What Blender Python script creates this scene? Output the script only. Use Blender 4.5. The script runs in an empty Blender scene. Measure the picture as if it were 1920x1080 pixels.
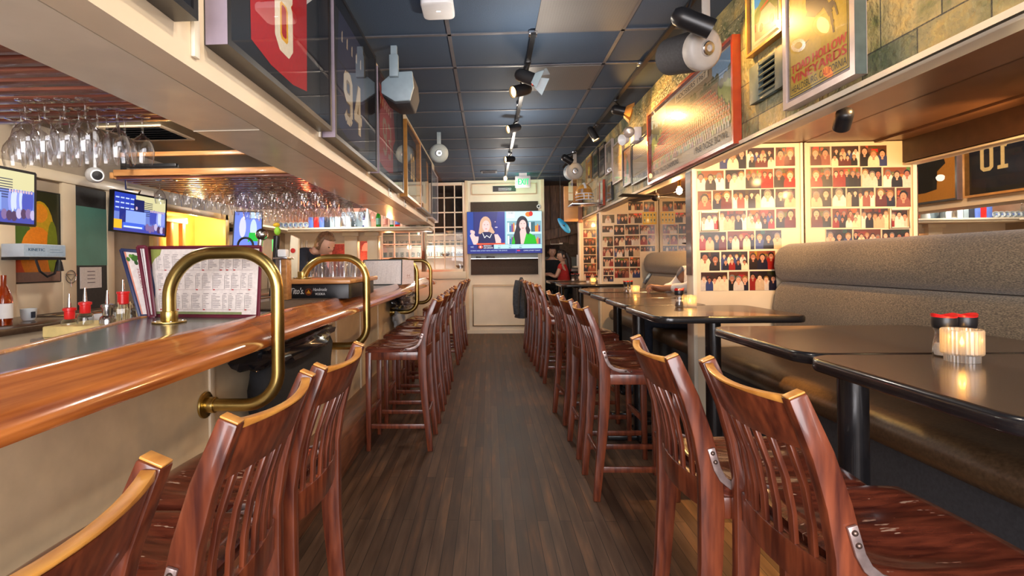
import bpy, bmesh, math, random
from mathutils import Vector, Matrix
random.seed(7)
SC = bpy.context.scene
COL = SC.collection
PI = math.pi
# ---------------------------------------------------------------- camera
cam_d = bpy.data.cameras.new('camera')
cam = bpy.data.objects.new('camera', cam_d); COL.objects.link(cam)
yaw, roll = math.radians(2.3), 0.012
F = Vector((-math.sin(yaw), math.cos(yaw), 0)); R0 = Vector((math.cos(yaw), math.sin(yaw), 0)); U0 = Vector((0, 0, 1))
R1 = math.cos(roll) * R0 - math.sin(roll) * U0; U1 = math.sin(roll) * R0 + math.cos(roll) * U0
mw = Matrix.Identity(4)
for i in range(3):
    mw[i][0] = R1[i]; mw[i][1] = U1[i]; mw[i][2] = -F[i]
mw[2][3] = 1.38
cam.matrix_world = mw
cam_d.sensor_width = 36; cam_d.lens = 961 / 1920 * 36
cam_d.shift_x = 0.0425; cam_d.shift_y = -0.0242; cam_d.clip_start = 0.03
SC.camera = cam
# ---------------------------------------------------------------- world and exposure
SC.view_settings.view_transform = 'Standard'; SC.view_settings.look = 'None'
SC.view_settings.gamma = 1; SC.view_settings.exposure = 0.75
SC.cycles.transparent_max_bounces = 40
SC.cycles.max_bounces = 8
w = bpy.data.worlds.new('world'); SC.world = w; w.use_nodes = True
w.node_tree.nodes['Background'].inputs[0].default_value = (0.80, 0.86, 1.0, 1)
w.node_tree.nodes['Background'].inputs[1].default_value = 1.2
# ---------------------------------------------------------------- lights
def area(name, loc, rot, sx, sy, e, c, spread=PI):
    d = bpy.data.lights.new(name, 'AREA'); d.shape = 'RECTANGLE'; d.size = sx; d.size_y = sy
    d.energy = e; d.color = c; d.spread = spread
    o = bpy.data.objects.new(name, d); COL.objects.link(o); o.location = loc; o.rotation_euler = rot
    return o
def point(name, loc, e, c, r=0.05):
    d = bpy.data.lights.new(name, 'POINT'); d.energy = e; d.color = c; d.shadow_soft_size = min(r, .05)
    o = bpy.data.objects.new(name, d); COL.objects.link(o); o.location = loc
    return o
def spot(name, loc, target, e, c, deg=60, blend=0.6, r=0.03):
    d = bpy.data.lights.new(name, 'SPOT'); d.energy = e; d.color = c; d.spot_size = math.radians(deg)
    d.spot_blend = blend; d.shadow_soft_size = r
    o = bpy.data.objects.new(name, d); COL.objects.link(o); o.location = loc
    o.rotation_euler = (Vector(target) - Vector(loc)).to_track_quat('-Z', 'Y').to_euler()
    return o
WARM = (1.0, 0.56, 0.22); AMBER = (1.0, 0.55, 0.16); NEUT = (1.0, 0.93, 0.84); COOL = (0.78, 0.86, 1.0)
# daylight through the shop window behind the photographer
area('daylight_window', (0.0, -1.9, 1.5), (math.radians(92), 0, 0), 3.2, 2.3, 140, (0.98, 0.93, 0.94))
# bar lamps
for y in (1.5, 3.2, 6.75, 7.6):
    point('bar_ceiling_lamp', (-2.35, y, 2.38), 20, (1.0, 0.93, 0.84), 0.12)
# fill points added along the corridor, with no fixtures of their own
for y in (1.2, 3.4, 5.6, 7.8, 9.2):
    point('aisle_fill_light', (0.32, y, 2.55), 14, (1.0, 0.88, 0.74), 0.2)
spot('track_wall_spot', (1.22, 3.15, 2.8), (1.52, 2.85, 2.6), 24, AMBER, 95)
spot('track_wall_spot', (1.15, 5.1, 2.8), (1.52, 4.35, 2.55), 34, AMBER, 95)
spot('track_wall_spot', (1.15, 6.0, 2.75), (1.52, 5.6, 2.5), 18, AMBER, 100)
spot('track_wall_spot', (1.15, 7.6, 2.75), (1.52, 7.6, 2.6), 22, AMBER, 110)
spot('track_wall_spot', (1.2, 1.6, 2.85), (1.52, 1.9, 2.5), 12, WARM, 110)
spot('track_left_spot', (0.3, 4.3, 2.75), (-0.9, 3.9, 2.1), 26, WARM, 90)
spot('track_left_spot', (0.3, 5.7, 2.75), (-0.9, 6.3, 2.0), 26, WARM, 90)
spot('track_left_spot', (0.3, 1.5, 2.8), (-0.9, 1.6, 2.0), 26, (1, .86, .7), 100)
# booth lamps
spot('booth_spot_light', (1.72, 2.60, 2.02), (2.05, 3.9, 1.95), 66, (1.0, 0.60, 0.25), 85, 1.0)
spot('booth_wash_light', (1.85, 2.3, 2.2), (1.85, 3.9, 1.3), 36, WARM, 110, 1.0)
point('booth_bulb_light', (1.90, 5.25, 2.07), 34, WARM, 0.03)
point('booth_bulb_light', (1.92, 8.0, 2.05), 16, WARM, 0.03)
point('booth_bulb_light', (1.90, 1.83, 2.08), 22, WARM, 0.03)
spot('booth_down_light', (1.66, 2.74, 2.2), (0.80, 2.76, 0.0), 220, AMBER, 46, 0.3, 0.015)
# red lamp over the bar end and amber nook lamps
spot('red_bar_spot', (-1.75, 4.9, 1.98), (-1.0, 4.15, 1.99), 5, (1.0, 0.10, 0.03), 110, 0.9)
point('nook_lamp', (-1.75, 9.0, 1.75), 9, (1.0, 0.5, 0.18), 0.05)
point('nook_red_lamp', (-2.6, 9.55, 1.45), 26, (1.0, 0.12, 0.05), 0.05)
point('pane_room_lamp', (-1.2, 10.5, 1.62), 9, (1.0, 0.86, 0.7), 0.1)
point('kitchen_lamp', (1.9, 11.2, 2.5), 14, (1.0, 0.72, 0.45), 0.1)
point('niche_lamp', (-3.50, 5.95, 1.90), 12, (1.0, 0.72, 0.30), 0.03)
# ---------------------------------------------------------------- materials
MATS = {}
def nt(name):
    m = bpy.data.materials.new(name); m.use_nodes = True
    t = m.node_tree; b = t.nodes['Principled BSDF']
    MATS[name] = m
    return m, t, b
def setp(b, rough=0.5, metal=0.0, coat=0.0, spec=0.5, trans=0.0):
    b.inputs['Roughness'].default_value = rough; b.inputs['Metallic'].default_value = metal
    b.inputs['Coat Weight'].default_value = coat; b.inputs['Coat Roughness'].default_value = 0.08
    b.inputs['Specular IOR Level'].default_value = spec; b.inputs['Transmission Weight'].default_value = trans
def tex(t, scale=(1, 1, 1), kind='ShaderNodeTexNoise', s=5, det=4, coord='Object'):
    tc = t.nodes.new('ShaderNodeTexCoord'); mp = t.nodes.new('ShaderNodeMapping'); n = t.nodes.new(kind)
    mp.inputs['Scale'].default_value = scale
    t.links.new(tc.outputs[coord], mp.inputs['Vector']); t.links.new(mp.outputs['Vector'], n.inputs['Vector'])
    if 'Scale' in n.inputs: n.inputs['Scale'].default_value = s
    if 'Detail' in n.inputs: n.inputs['Detail'].default_value = det
    return n
def ramp(t, src, stops):
    r = t.nodes.new('ShaderNodeValToRGB'); el = r.color_ramp.elements
    while len(el) < len(stops): el.new(0.5)
    for e, (p, c) in zip(el, stops): e.position = p; e.color = (*c, 1)
    t.links.new(src, r.inputs['Fac']); return r
def bump(t, b, src, strength=0.2, dist=0.01):
    n = t.nodes.new('ShaderNodeBump'); n.inputs['Strength'].default_value = strength; n.inputs['Distance'].default_value = dist
    t.links.new(src, n.inputs['Height']); t.links.new(n.outputs['Normal'], b.inputs['Normal'])
def plain(name, c, rough=0.5, metal=0.0, coat=0.0, var=0.12, s=18, bmp=0.0, spec=0.5):
    m, t, b = nt(name); setp(b, rough, metal, coat, spec)
    n = tex(t, s=s)
    lo = tuple(x * (1 - var) for x in c); hi = tuple(min(1, x * (1 + var)) for x in c)
    r = ramp(t, n.outputs['Fac'], [(0.3, lo), (0.7, hi)]); t.links.new(r.outputs['Color'], b.inputs['Base Color'])
    if bmp: bump(t, b, n.outputs['Fac'], bmp, 0.004)
    return m
def wood(name, c1, c2, sc=(1, 12, 12), rough=0.35, coat=0.3, s=4, bmp=0.05, scratch=None):
    m, t, b = nt(name); setp(b, rough, 0, coat)
    n = tex(t, sc, s=s, det=6)
    r = ramp(t, n.outputs['Fac'], [(0.32, c1), (0.5, tuple((a + d) / 2 for a, d in zip(c1, c2))), (0.68, c2)])
    out = r.outputs['Color']
    if scratch:
        n2 = tex(t, (1, 1, 1), s=23, det=3); n3 = tex(t, (5, 60, 5), s=2.2, det=2)
        mm = t.nodes.new('ShaderNodeMath'); mm.operation = 'MULTIPLY'
        t.links.new(n2.outputs['Fac'], mm.inputs[0]); t.links.new(n3.outputs['Fac'], mm.inputs[1])
        rr = ramp(t, mm.outputs[0], [(0.405, (0, 0, 0)), (0.43, (1, 1, 1))])
        mx = t.nodes.new('ShaderNodeMix'); mx.data_type = 'RGBA'
        t.links.new(rr.outputs['Color'], mx.inputs[0]); t.links.new(out, mx.inputs[6]); mx.inputs[7].default_value = (*scratch, 1)
        out = mx.outputs[2]
    t.links.new(out, b.inputs['Base Color'])
    if bmp: bump(t, b, n.outputs['Fac'], bmp, 0.003)
    return m
def emis(name, c, e, base=(0, 0, 0)):
    m, t, b = nt(name); b.inputs['Base Color'].default_value = (*base, 1)
    n = tex(t, s=3); r = ramp(t, n.outputs['Fac'], [(0.3, tuple(x * 0.94 for x in c)), (0.7, c)])
    t.links.new(r.outputs['Color'], b.inputs['Emission Color']); b.inputs['Emission Strength'].default_value = e
    return m
def vcol(name, rough=0.45, e=0.0, coat=0.0, noise=0.0):
    m, t, b = nt(name); setp(b, rough, 0, coat)
    a = t.nodes.new('ShaderNodeVertexColor'); a.layer_name = 'Col'
    n = tex(t, s=60, det=3); r = ramp(t, n.outputs['Fac'], [(0.3, (1 - noise,) * 3), (0.7, (1, 1, 1))])
    mx = t.nodes.new('ShaderNodeMix'); mx.data_type = 'RGBA'; mx.blend_type = 'MULTIPLY'; mx.inputs[0].default_value = 1
    t.links.new(a.outputs['Color'], mx.inputs[6]); t.links.new(r.outputs['Color'], mx.inputs[7])
    if e:
        b.inputs['Base Color'].default_value = (0.01, 0.01, 0.01, 1)
        t.links.new(mx.outputs[2], b.inputs['Emission Color']); b.inputs['Emission Strength'].default_value = e
    else: t.links.new(mx.outputs[2], b.inputs['Base Color'])
    return m
def glassy(name, tint=(0.97, 0.98, 1.0), lo=0.03, hi=0.85, p=3.0, rough=0.0):
    m = bpy.data.materials.new(name); m.use_nodes = True; t = m.node_tree; t.nodes.clear(); MATS[name] = m
    o = t.nodes.new('ShaderNodeOutputMaterial'); tr = t.nodes.new('ShaderNodeBsdfTransparent'); g = t.nodes.new('ShaderNodeBsdfGlossy')
    tr.inputs[0].default_value = (*tint, 1); g.inputs['Roughness'].default_value = rough
    lw = t.nodes.new('ShaderNodeLayerWeight'); lw.inputs[0].default_value = 0.5
    pw = t.nodes.new('ShaderNodeMath'); pw.operation = 'POWER'; pw.inputs[1].default_value = p
    mr = t.nodes.new('ShaderNodeMapRange'); mr.inputs[3].default_value = lo; mr.inputs[4].default_value = hi
    mx = t.nodes.new('ShaderNodeMixShader')
    t.links.new(lw.outputs['Facing'], pw.inputs[0]); t.links.new(pw.outputs[0], mr.inputs[0]); t.links.new(mr.outputs[0], mx.inputs[0])
    t.links.new(tr.outputs[0], mx.inputs[1]); t.links.new(g.outputs[0], mx.inputs[2]); t.links.new(mx.outputs[0], o.inputs[0])
    return m
plain('cream', (0.74, 0.60, 0.42), 0.42, var=0.05, s=4, coat=0.1)
plain('cream_pale', (0.78, 0.70, 0.56), 0.45, var=0.05, s=4)
plain('soffit_under', (0.80, 0.69, 0.53), 0.30, var=0.07, s=6, coat=0.15)
plain('bar_panel', (0.68, 0.53, 0.34), 0.4, var=0.08, s=10, bmp=0.15)
plain('taupe_wall', (0.36, 0.28, 0.20), 0.6, var=0.1, s=6)
plain('olive_ceiling', (0.11, 0.085, 0.045), 0.4, var=0.25, s=3)
plain('booth_inner', (0.05, 0.022, 0.012), 0.4, var=0.2)
plain('booth_ceiling', (0.15, 0.068, 0.032), 0.32, var=0.15, s=4)
plain('black_plastic', (0.012, 0.012, 0.014), 0.35, var=0.2)
plain('black_metal', (0.02, 0.02, 0.022), 0.3, 0.4, var=0.2)
plain('black_laminate', (0.075, 0.045, 0.028), 0.26, var=0.15, s=40, coat=0.2)
plain('bar_laminate', (0.06, 0.055, 0.06), 0.25, var=0.15, s=30, coat=0.2)
plain('table_edge', (0.012, 0.011, 0.012), 0.22, var=0.2, coat=0.3)
plain('speaker_grey', (0.24, 0.31, 0.36), 0.5, var=0.06)
plain('speaker_white', (0.42, 0.39, 0.36), 0.45, var=0.05)
plain('white_plastic', (0.82, 0.83, 0.85), 0.35, var=0.03)
plain('dark_speaker', (0.035, 0.035, 0.04), 0.8, var=0.2, s=80)
plain('brass', (0.50, 0.36, 0.12), 0.28, 1.0, var=0.15, s=9)
plain('steel', (0.62, 0.62, 0.64), 0.22, 1.0, var=0.06)
plain('dark_bronze', (0.16, 0.11, 0.09), 0.35, 0.85, var=0.15)
plain('worn_steel', (0.42, 0.32, 0.30), 0.32, 0.7, var=0.25, s=40)
plain('red_plastic', (0.75, 0.02, 0.02), 0.3, var=0.08)
plain('white_paper', (0.82, 0.80, 0.78), 0.6, var=0.03)
plain('white_cloth', (0.72, 0.74, 0.78), 0.9, var=0.08)
plain('maroon_binding', (0.13, 0.012, 0.03), 0.4, var=0.15)
plain('dark_binding', (0.02, 0.04, 0.05), 0.4, var=0.15)
plain('red_frame', (0.42, 0.05, 0.015), 0.25, var=0.1, coat=0.4)
plain('black_frame', (0.015, 0.013, 0.013), 0.3, var=0.2, coat=0.2)
plain('lilac_frame', (0.33, 0.27, 0.33), 0.35, var=0.08, coat=0.2)
plain('pewter_frame', (0.55, 0.46, 0.44), 0.3, 0.3, var=0.1)
plain('gold_frame', (0.50, 0.24, 0.06), 0.3, 0.3, var=0.15)
plain('skin', (0.62, 0.33, 0.22), 0.5, var=0.06)
plain('skin_dark', (0.40, 0.20, 0.12), 0.5, var=0.06)
plain('navy_cloth', (0.018, 0.025, 0.045), 0.85, var=0.2, s=40)
plain('black_cloth', (0.012, 0.012, 0.014), 0.9, var=0.2, s=40)
plain('red_cloth', (0.55, 0.025, 0.02), 0.85, var=0.15, s=30)
plain('grey_jacket', (0.05, 0.055, 0.065), 0.9, var=0.3, s=40, bmp=0.3)
plain('hair_blond', (0.17, 0.085, 0.04), 0.55, var=0.4, s=60)
plain('hair_dark', (0.03, 0.015, 0.012), 0.5, var=0.4, s=60)
plain('blue_board', (0.01, 0.27, 0.62), 0.3, var=0.1)
plain('pine', (0.62, 0.30, 0.10), 0.45, var=0.15, s=5)
plain('niche_wood', (0.80, 0.50, 0.16), 0.4, var=0.1, s=6)
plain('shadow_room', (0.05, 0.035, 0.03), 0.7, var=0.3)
plain('green_panel', (0.10, 0.25, 0.20), 0.35, var=0.1, s=5)
plain('dark_panel', (0.03, 0.028, 0.027), 0.6, var=0.2, s=40)
plain('acoustic_panel', (0.055, 0.04, 0.032), 0.85, var=0.3, s=120, bmp=0.2)
plain('rubber_mat', (0.09, 0.06, 0.04), 0.8, var=0.3, s=80, bmp=0.5)
plain('cup_white', (0.70, 0.76, 0.80), 0.3, var=0.03)
plain('wax', (0.85, 0.75, 0.55), 0.5, var=0.03)
plain('helmet_gold', (0.75, 0.36, 0.05), 0.2, var=0.08, coat=0.6)
plain('straw', (0.68, 0.50, 0.24), 0.6, var=0.2)
plain('cardboard_white', (0.62, 0.68, 0.74), 0.6, var=0.05)
plain('stone_photo', (0.10, 0.04, 0.03), 0.5, var=0.5, s=30)
plain('slate_shutter', (0.08, 0.105, 0.095), 0.55, var=0.25, s=12)
wood('stool_wood', (0.065, 0.013, 0.007), (0.215, 0.050, 0.019), (12, 12, 1.5), 0.30, 0.38, scratch=None)
wood('stool_worn_lit', (0.52, 0.20, 0.035), (0.78, 0.36, 0.07), (12, 3, 12), 0.4, 0.3)  # worn wood with warm lamp light put into its orange
wood('seat_wood', (0.06, 0.012, 0.008), (0.20, 0.045, 0.022), (2, 14, 14), 0.2, 0.6, scratch=(0.50, 0.33, 0.24))
wood('rail_wood', (0.24, 0.055, 0.012), (0.60, 0.19, 0.04), (14, 0.8, 14), 0.2, 0.7, s=3)
wood('rack_wood', (0.13, 0.035, 0.022), (0.28, 0.085, 0.05), (1, 12, 12), 0.3, 0.4)
wood('oak_trim', (0.42, 0.17, 0.05), (0.66, 0.32, 0.11), (1, 12, 12), 0.35, 0.3)
wood('base_wood', (0.10, 0.035, 0.018), (0.24, 0.09, 0.045), (10, 1, 10), 0.35, 0.3)
wood('barn_wood', (0.07, 0.035, 0.02), (0.24, 0.12, 0.06), (8, 8, 1), 0.6, 0.0)
vcol('print', 0.35, coat=0.3, noise=0.15)
vcol('cloth_print', 0.85, noise=0.12)
vcol('screen', 0.55, e=0.72, noise=0.0)
emis('exit_green', (0.10, 0.95, 0.45), 1.6)
emis('bulb', (1.0, 0.72, 0.36), 30)
emis('lamp_face', (1.0, 0.60, 0.22), 6)
emis('red_lamp', (1.0, 0.06, 0.03), 3)
emis('flame', (1.0, 0.52, 0.08), 14)
emis('window_day', (0.95, 0.95, 1.0), 2.2)
glassy('wine_glass', lo=0.09, hi=0.95, p=1.8)
glassy('pane_glass', lo=0.05, hi=0.9, p=3.5)
glassy('bottle_clear', (0.86, 0.90, 0.92), 0.06, 0.9, 2.0)
glassy('bottle_green', (0.05, 0.62, 0.12), 0.06, 0.8, 2.5)
glassy('bottle_amber', (0.75, 0.28, 0.06), 0.06, 0.8, 2.5)
glassy('bottle_blue', (0.10, 0.22, 0.80), 0.06, 0.8, 2.5)
glassy('bottle_red', (0.80, 0.06, 0.05), 0.06, 0.8, 2.5)
def frosted(name, tint, dcol, f):
    m = glassy(name, tint, 0.10, 0.9, 1.6, 0.05); t = m.node_tree
    o = [n for n in t.nodes if n.type == 'OUTPUT_MATERIAL'][0]; src = o.inputs[0].links[0].from_socket
    tl = t.nodes.new('ShaderNodeBsdfTranslucent'); tl.inputs[0].default_value = (*dcol, 1); df = t.nodes.new('ShaderNodeBsdfDiffuse'); df.inputs[0].default_value = (*dcol, 1)
    m1 = t.nodes.new('ShaderNodeMixShader'); m1.inputs[0].default_value = .5; t.links.new(tl.outputs[0], m1.inputs[1]); t.links.new(df.outputs[0], m1.inputs[2])
    m2 = t.nodes.new('ShaderNodeMixShader'); m2.inputs[0].default_value = f; t.links.new(src, m2.inputs[1]); t.links.new(m1.outputs[0], m2.inputs[2]); t.links.new(m2.outputs[0], o.inputs[0])
frosted('candle_glass', (0.97, 0.92, 0.85), (0.85, 0.80, 0.72), 0.28)
def mirror_mat():
    m, t, b = nt('mirror'); setp(b, 0.01, 1.0); b.inputs['Base Color'].default_value = (0.80, 0.76, 0.70, 1)
mirror_mat()
def floor_mat():
    m, t, b = nt('floor_planks'); setp(b, 0.5, 0, 0.0, 0.35)
    br = tex(t, (1, 1, 1), 'ShaderNodeTexBrick', 1)
    br.inputs['Mortar Size'].default_value = 0.0016; br.inputs['Brick Width'].default_value = 1.1; br.inputs['Row Height'].default_value = 0.06
    br.inputs['Color1'].default_value = (0.074, 0.042, 0.027, 1); br.inputs['Color2'].default_value = (0.135, 0.078, 0.048, 1); br.inputs['Mortar'].default_value = (0.022, 0.014, 0.010, 1)
    for l in list(t.links):
        if l.to_node == br and l.to_socket.name == 'Vector': mp = l.from_node
    mp.inputs['Rotation'].default_value = (0, 0, PI / 2)
    n = tex(t, (9, 0.9, 1), s=2.4, det=6)
    r = ramp(t, n.outputs['Fac'], [(0.3, (0.55, 0.5, 0.48)), (0.55, (1, 1, 1)), (0.75, (1.9, 1.6, 1.3))])
    mx = t.nodes.new('ShaderNodeMix'); mx.data_type = 'RGBA'; mx.blend_type = 'MULTIPLY'; mx.inputs[0].default_value = 1
    t.links.new(br.outputs['Color'], mx.inputs[6]); t.links.new(r.outputs['Color'], mx.inputs[7])
    t.links.new(mx.outputs[2], b.inputs['Base Color'])
    rr = t.nodes.new('ShaderNodeMapRange'); rr.inputs[3].default_value = 0.38; rr.inputs[4].default_value = 0.62
    t.links.new(n.outputs['Fac'], rr.inputs[0]); t.links.new(rr.outputs[0], b.inputs['Roughness'])
    bump(t, b, br.outputs['Fac'], -0.15, 0.003)
floor_mat()
def tile_mat():
    m, t, b = nt('ceiling_tile'); setp(b, 0.75)
    n = tex(t, s=260, det=2); n2 = tex(t, s=3, det=3)
    r = ramp(t, n.outputs['Fac'], [(0.35, (0.016, 0.033, 0.062)), (0.65, (0.054, 0.092, 0.158))])
    t.links.new(r.outputs['Color'], b.inputs['Base Color']); bump(t, b, n.outputs['Fac'], 0.3, 0.003)
tile_mat()
def slate_mat():
    m, t, b = nt('slate_tiles'); setp(b, 0.42, 0, 0.1)
    br = tex(t, (1, 1, 1), 'ShaderNodeTexBrick', 1)
    for l in list(t.links):
        if l.to_node == br and l.to_socket.name == 'Vector': mp = l.from_node
    mp.inputs['Rotation'].default_value = (PI / 2, 0, PI / 2)
    tc = mp.inputs['Vector'].links[0].from_node
    sx = t.nodes.new('ShaderNodeSeparateXYZ'); cx = t.nodes.new('ShaderNodeCombineXYZ')
    t.links.new(tc.outputs['Object'], sx.inputs[0]); t.links.new(sx.outputs['Y'], cx.inputs['X']); t.links.new(sx.outputs['Z'], cx.inputs['Y'])
    t.links.new(cx.outputs[0], br.inputs['Vector'])
    br.inputs['Mortar Size'].default_value = 0.003; br.inputs['Brick Width'].default_value = 0.27; br.inputs['Row Height'].default_value = 0.22; br.offset = 0.37
    br.inputs['Color1'].default_value = (0.13, 0.15, 0.09, 1); br.inputs['Color2'].default_value = (0.46, 0.37, 0.16, 1); br.inputs['Mortar'].default_value = (0.05, 0.05, 0.04, 1)
    n = tex(t, (1, 1, 1), s=7, det=8); n2 = tex(t, (1, 1, 1), s=34, det=6)
    r = ramp(t, n.outputs['Fac'], [(0.3, (0.35, 0.48, 0.38)), (0.5, (1, 1, 1)), (0.72, (1.7, 1.4, 0.9))])
    mx = t.nodes.new('ShaderNodeMix'); mx.data_type = 'RGBA'; mx.blend_type = 'MULTIPLY'; mx.inputs[0].default_value = 1
    t.links.new(br.outputs['Color'], mx.inputs[6]); t.links.new(r.outputs['Color'], mx.inputs[7]); t.links.new(mx.outputs[2], b.inputs['Base Color'])
    bump(t, b, n2.outputs['Fac'], 0.9, 0.02)
slate_mat()
def grille_mat():
    m, t, b = nt('mesh_grille'); setp(b, 0.4, 0.3)
    v = tex(t, (1, 1, 1), 'ShaderNodeTexVoronoi', 55); v.inputs['Randomness'].default_value = 0.0
    r = ramp(t, v.outputs['Distance'], [(0.26, (0.02, 0.02, 0.02)), (0.42, (0.17, 0.165, 0.165))])
    t.links.new(r.outputs['Color'], b.inputs['Base Color'])
grille_mat()
def fabric_mat():
    m, t, b = nt('bench_fabric'); setp(b, 0.8); b.inputs['Sheen Weight'].default_value = 0.3
    n = tex(t, (1, 1, 3.0), s=110, det=3)
    r = ramp(t, n.outputs['Fac'], [(0.35, (0.075, 0.054, 0.030)), (0.5, (0.155, 0.115, 0.066)), (0.66, (0.28, 0.215, 0.13))])
    t.links.new(r.outputs['Color'], b.inputs['Base Color']); bump(t, b, n.outputs['Fac'], 0.35, 0.002)
    m, t, b = nt('seat_vinyl'); setp(b, 0.36)
    n = tex(t, (1, 1, 1), s=80); r = ramp(t, n.outputs['Fac'], [(0.3, (0.05, 0.028, 0.014)), (0.7, (0.10, 0.058, 0.030))])
    t.links.new(r.outputs['Color'], b.inputs['Base Color']); bump(t, b, n.outputs['Fac'], 0.15, 0.002)
fabric_mat()
M = MATS
# ---------------------------------------------------------------- mesh helpers
ORG = {}
class MB:
    def __init__(s): s.v = []; s.f = []
    def add(s, vs, fs):
        o = len(s.v); s.v += [Vector(p) for p in vs]; s.f += [tuple(i + o for i in f) for f in fs]; return s
    def box(s, x0, y0, z0, x1, y1, z1):
        x0, x1 = sorted((x0, x1)); y0, y1 = sorted((y0, y1)); z0, z1 = sorted((z0, z1))
        return s.add([(x0, y0, z0), (x1, y0, z0), (x1, y1, z0), (x0, y1, z0), (x0, y0, z1), (x1, y0, z1), (x1, y1, z1), (x0, y1, z1)],
                     [(0, 3, 2, 1), (4, 5, 6, 7), (0, 1, 5, 4), (1, 2, 6, 5), (2, 3, 7, 6), (3, 0, 4, 7)])
    def obox(s, c, ax, ay, az):   # oriented box: centre and three half-extent vectors
        c, ax, ay, az = map(Vector, (c, ax, ay, az))
        vs = [c + i * ax + j * ay + k * az for k in (-1, 1) for i, j in ((-1, -1), (1, -1), (1, 1), (-1, 1))]
        return s.add(vs, [(0, 3, 2, 1), (4, 5, 6, 7), (0, 1, 5, 4), (1, 2, 6, 5), (2, 3, 7, 6), (3, 0, 4, 7)])
    def bar(s, p, q, w, h, up=(0, 0, 1)):
        p, q = Vector(p), Vector(q); d = q - p; L = d.length; d.normalize()
        side = d.cross(Vector(up));
        if side.length < 1e-4: side = d.cross(Vector((1, 0, 0)))
        side.normalize(); u = side.cross(d)
        return s.obox((p + q) / 2, d * L / 2, side * w / 2, u * h / 2)
    def tube(s, pts, r, n=12, closed=False, cap=True):
        pts = [Vector(p) for p in pts]; N = len(pts)
        rs = r if isinstance(r, (list, tuple)) else [r] * N
        t0 = (pts[1] - pts[0]).normalized(); a = t0.orthogonal().normalized(); vs = []; prev = t0
        for i, p in enumerate(pts):
            if closed: t = (pts[(i + 1) % N] - pts[i - 1])
            else: t = (pts[min(i + 1, N - 1)] - pts[max(i - 1, 0)])
            t.normalize(); q = prev.rotation_difference(t); a = q @ a; prev = t; bb = t.cross(a)
            vs += [p + rs[i] * (math.cos(2 * PI * k / n) * a + math.sin(2 * PI * k / n) * bb) for k in range(n)]
        fs = []
        M_ = N if closed else N - 1
        for i in range(M_):
            j = (i + 1) % N
            for k in range(n): fs.append((i * n + k, i * n + (k + 1) % n, j * n + (k + 1) % n, j * n + k))
        if cap and not closed: fs += [tuple(range(n))[::-1], tuple((N - 1) * n + k for k in range(n))]
        return s.add(vs, fs)
    def cyl(s, p, q, r, r2=None, n=20):
        return s.tube([p, q], [r, r if r2 is None else r2], n)
    def lathe(s, prof, c=(0, 0, 0), n=24, axis='z', cap=False, d=None):
        # prof: (radius, height); axis direction d
        d = Vector(d).normalized() if d else Vector({'z': (0, 0, 1), 'x': (1, 0, 0), 'y': (0, 1, 0)}[axis])
        a = d.orthogonal().normalized() if d.z < 0.999 else Vector((1, 0, 0)); b = d.cross(a); c = Vector(c)
        vs = [c + d * h + r * (math.cos(2 * PI * k / n) * a + math.sin(2 * PI * k / n) * b) for r, h in prof for k in range(n)]
        fs = [(i * n + k, i * n + (k + 1) % n, (i + 1) * n + (k + 1) % n, (i + 1) * n + k) for i in range(len(prof) - 1) for k in range(n)]
        if cap: fs += [tuple(range(n))[::-1], tuple((len(prof) - 1) * n + k for k in range(n))]
        return s.add(vs, fs)
    def ell(s, c, rx, ry, rz, n=16, m=10, mat=None):
        vs = []; fs = []
        for i in range(m + 1):
            th = PI * i / m
            for k in range(n):
                ph = 2 * PI * k / n
                p = Vector((rx * math.sin(th) * math.cos(ph), ry * math.sin(th) * math.sin(ph), rz * math.cos(th)))
                if mat: p = mat @ p
                vs.append(Vector(c) + p)
        for i in range(m):
            for k in range(n): fs.append((i * n + k, (i + 1) * n + k, (i + 1) * n + (k + 1) % n, i * n + (k + 1) % n))
        return s.add(vs, fs)
    def prism(s, poly, axis, a, b):   # poly in the two other axes
        def P(u, v, t): return {'x': (t, u, v), 'y': (u, t, v), 'z': (u, v, t)}[axis]
        n = len(poly)
        vs = [P(u, v, a) for u, v in poly] + [P(u, v, b) for u, v in poly]
        fs = [tuple(range(n))[::-1], tuple(range(n, 2 * n))] + [(i, (i + 1) % n, n + (i + 1) % n, n + i) for i in range(n)]
        return s.add(vs, fs)
    def strip(s, path, half, y0, y1):   # bent board: path in x,z; half thickness; from y0 to y1
        n = len(path); L = []; Rr = []
        hs = half if isinstance(half, (list, tuple)) else [half] * n
        for i, (x, z) in enumerate(path):
            a = Vector(path[max(i - 1, 0)]); b = Vector(path[min(i + 1, n - 1)]); t = (b - a).normalized(); nn = Vector((-t.y, t.x))
            L.append((x + nn.x * hs[i], z + nn.y * hs[i])); Rr.append((x - nn.x * hs[i], z - nn.y * hs[i]))
        vs = [];
        for yy in (y0, y1):
            vs += [(x, yy, z) for x, z in L] + [(x, yy, z) for x, z in Rr]
        fs = []
        for i in range(n - 1):
            fs += [(i, i + 1, n + i + 1, n + i), (2 * n + i, 3 * n + i, 3 * n + i + 1, 2 * n + i + 1),
                   (i, 2 * n + i, 2 * n + i + 1, i + 1), (n + i, n + i + 1, 3 * n + i + 1, 3 * n + i)]
        fs += [(0, n, 3 * n, 2 * n), (n - 1, 3 * n - 1, 4 * n - 1, 2 * n - 1)]
        return s.add(vs, fs)
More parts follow.
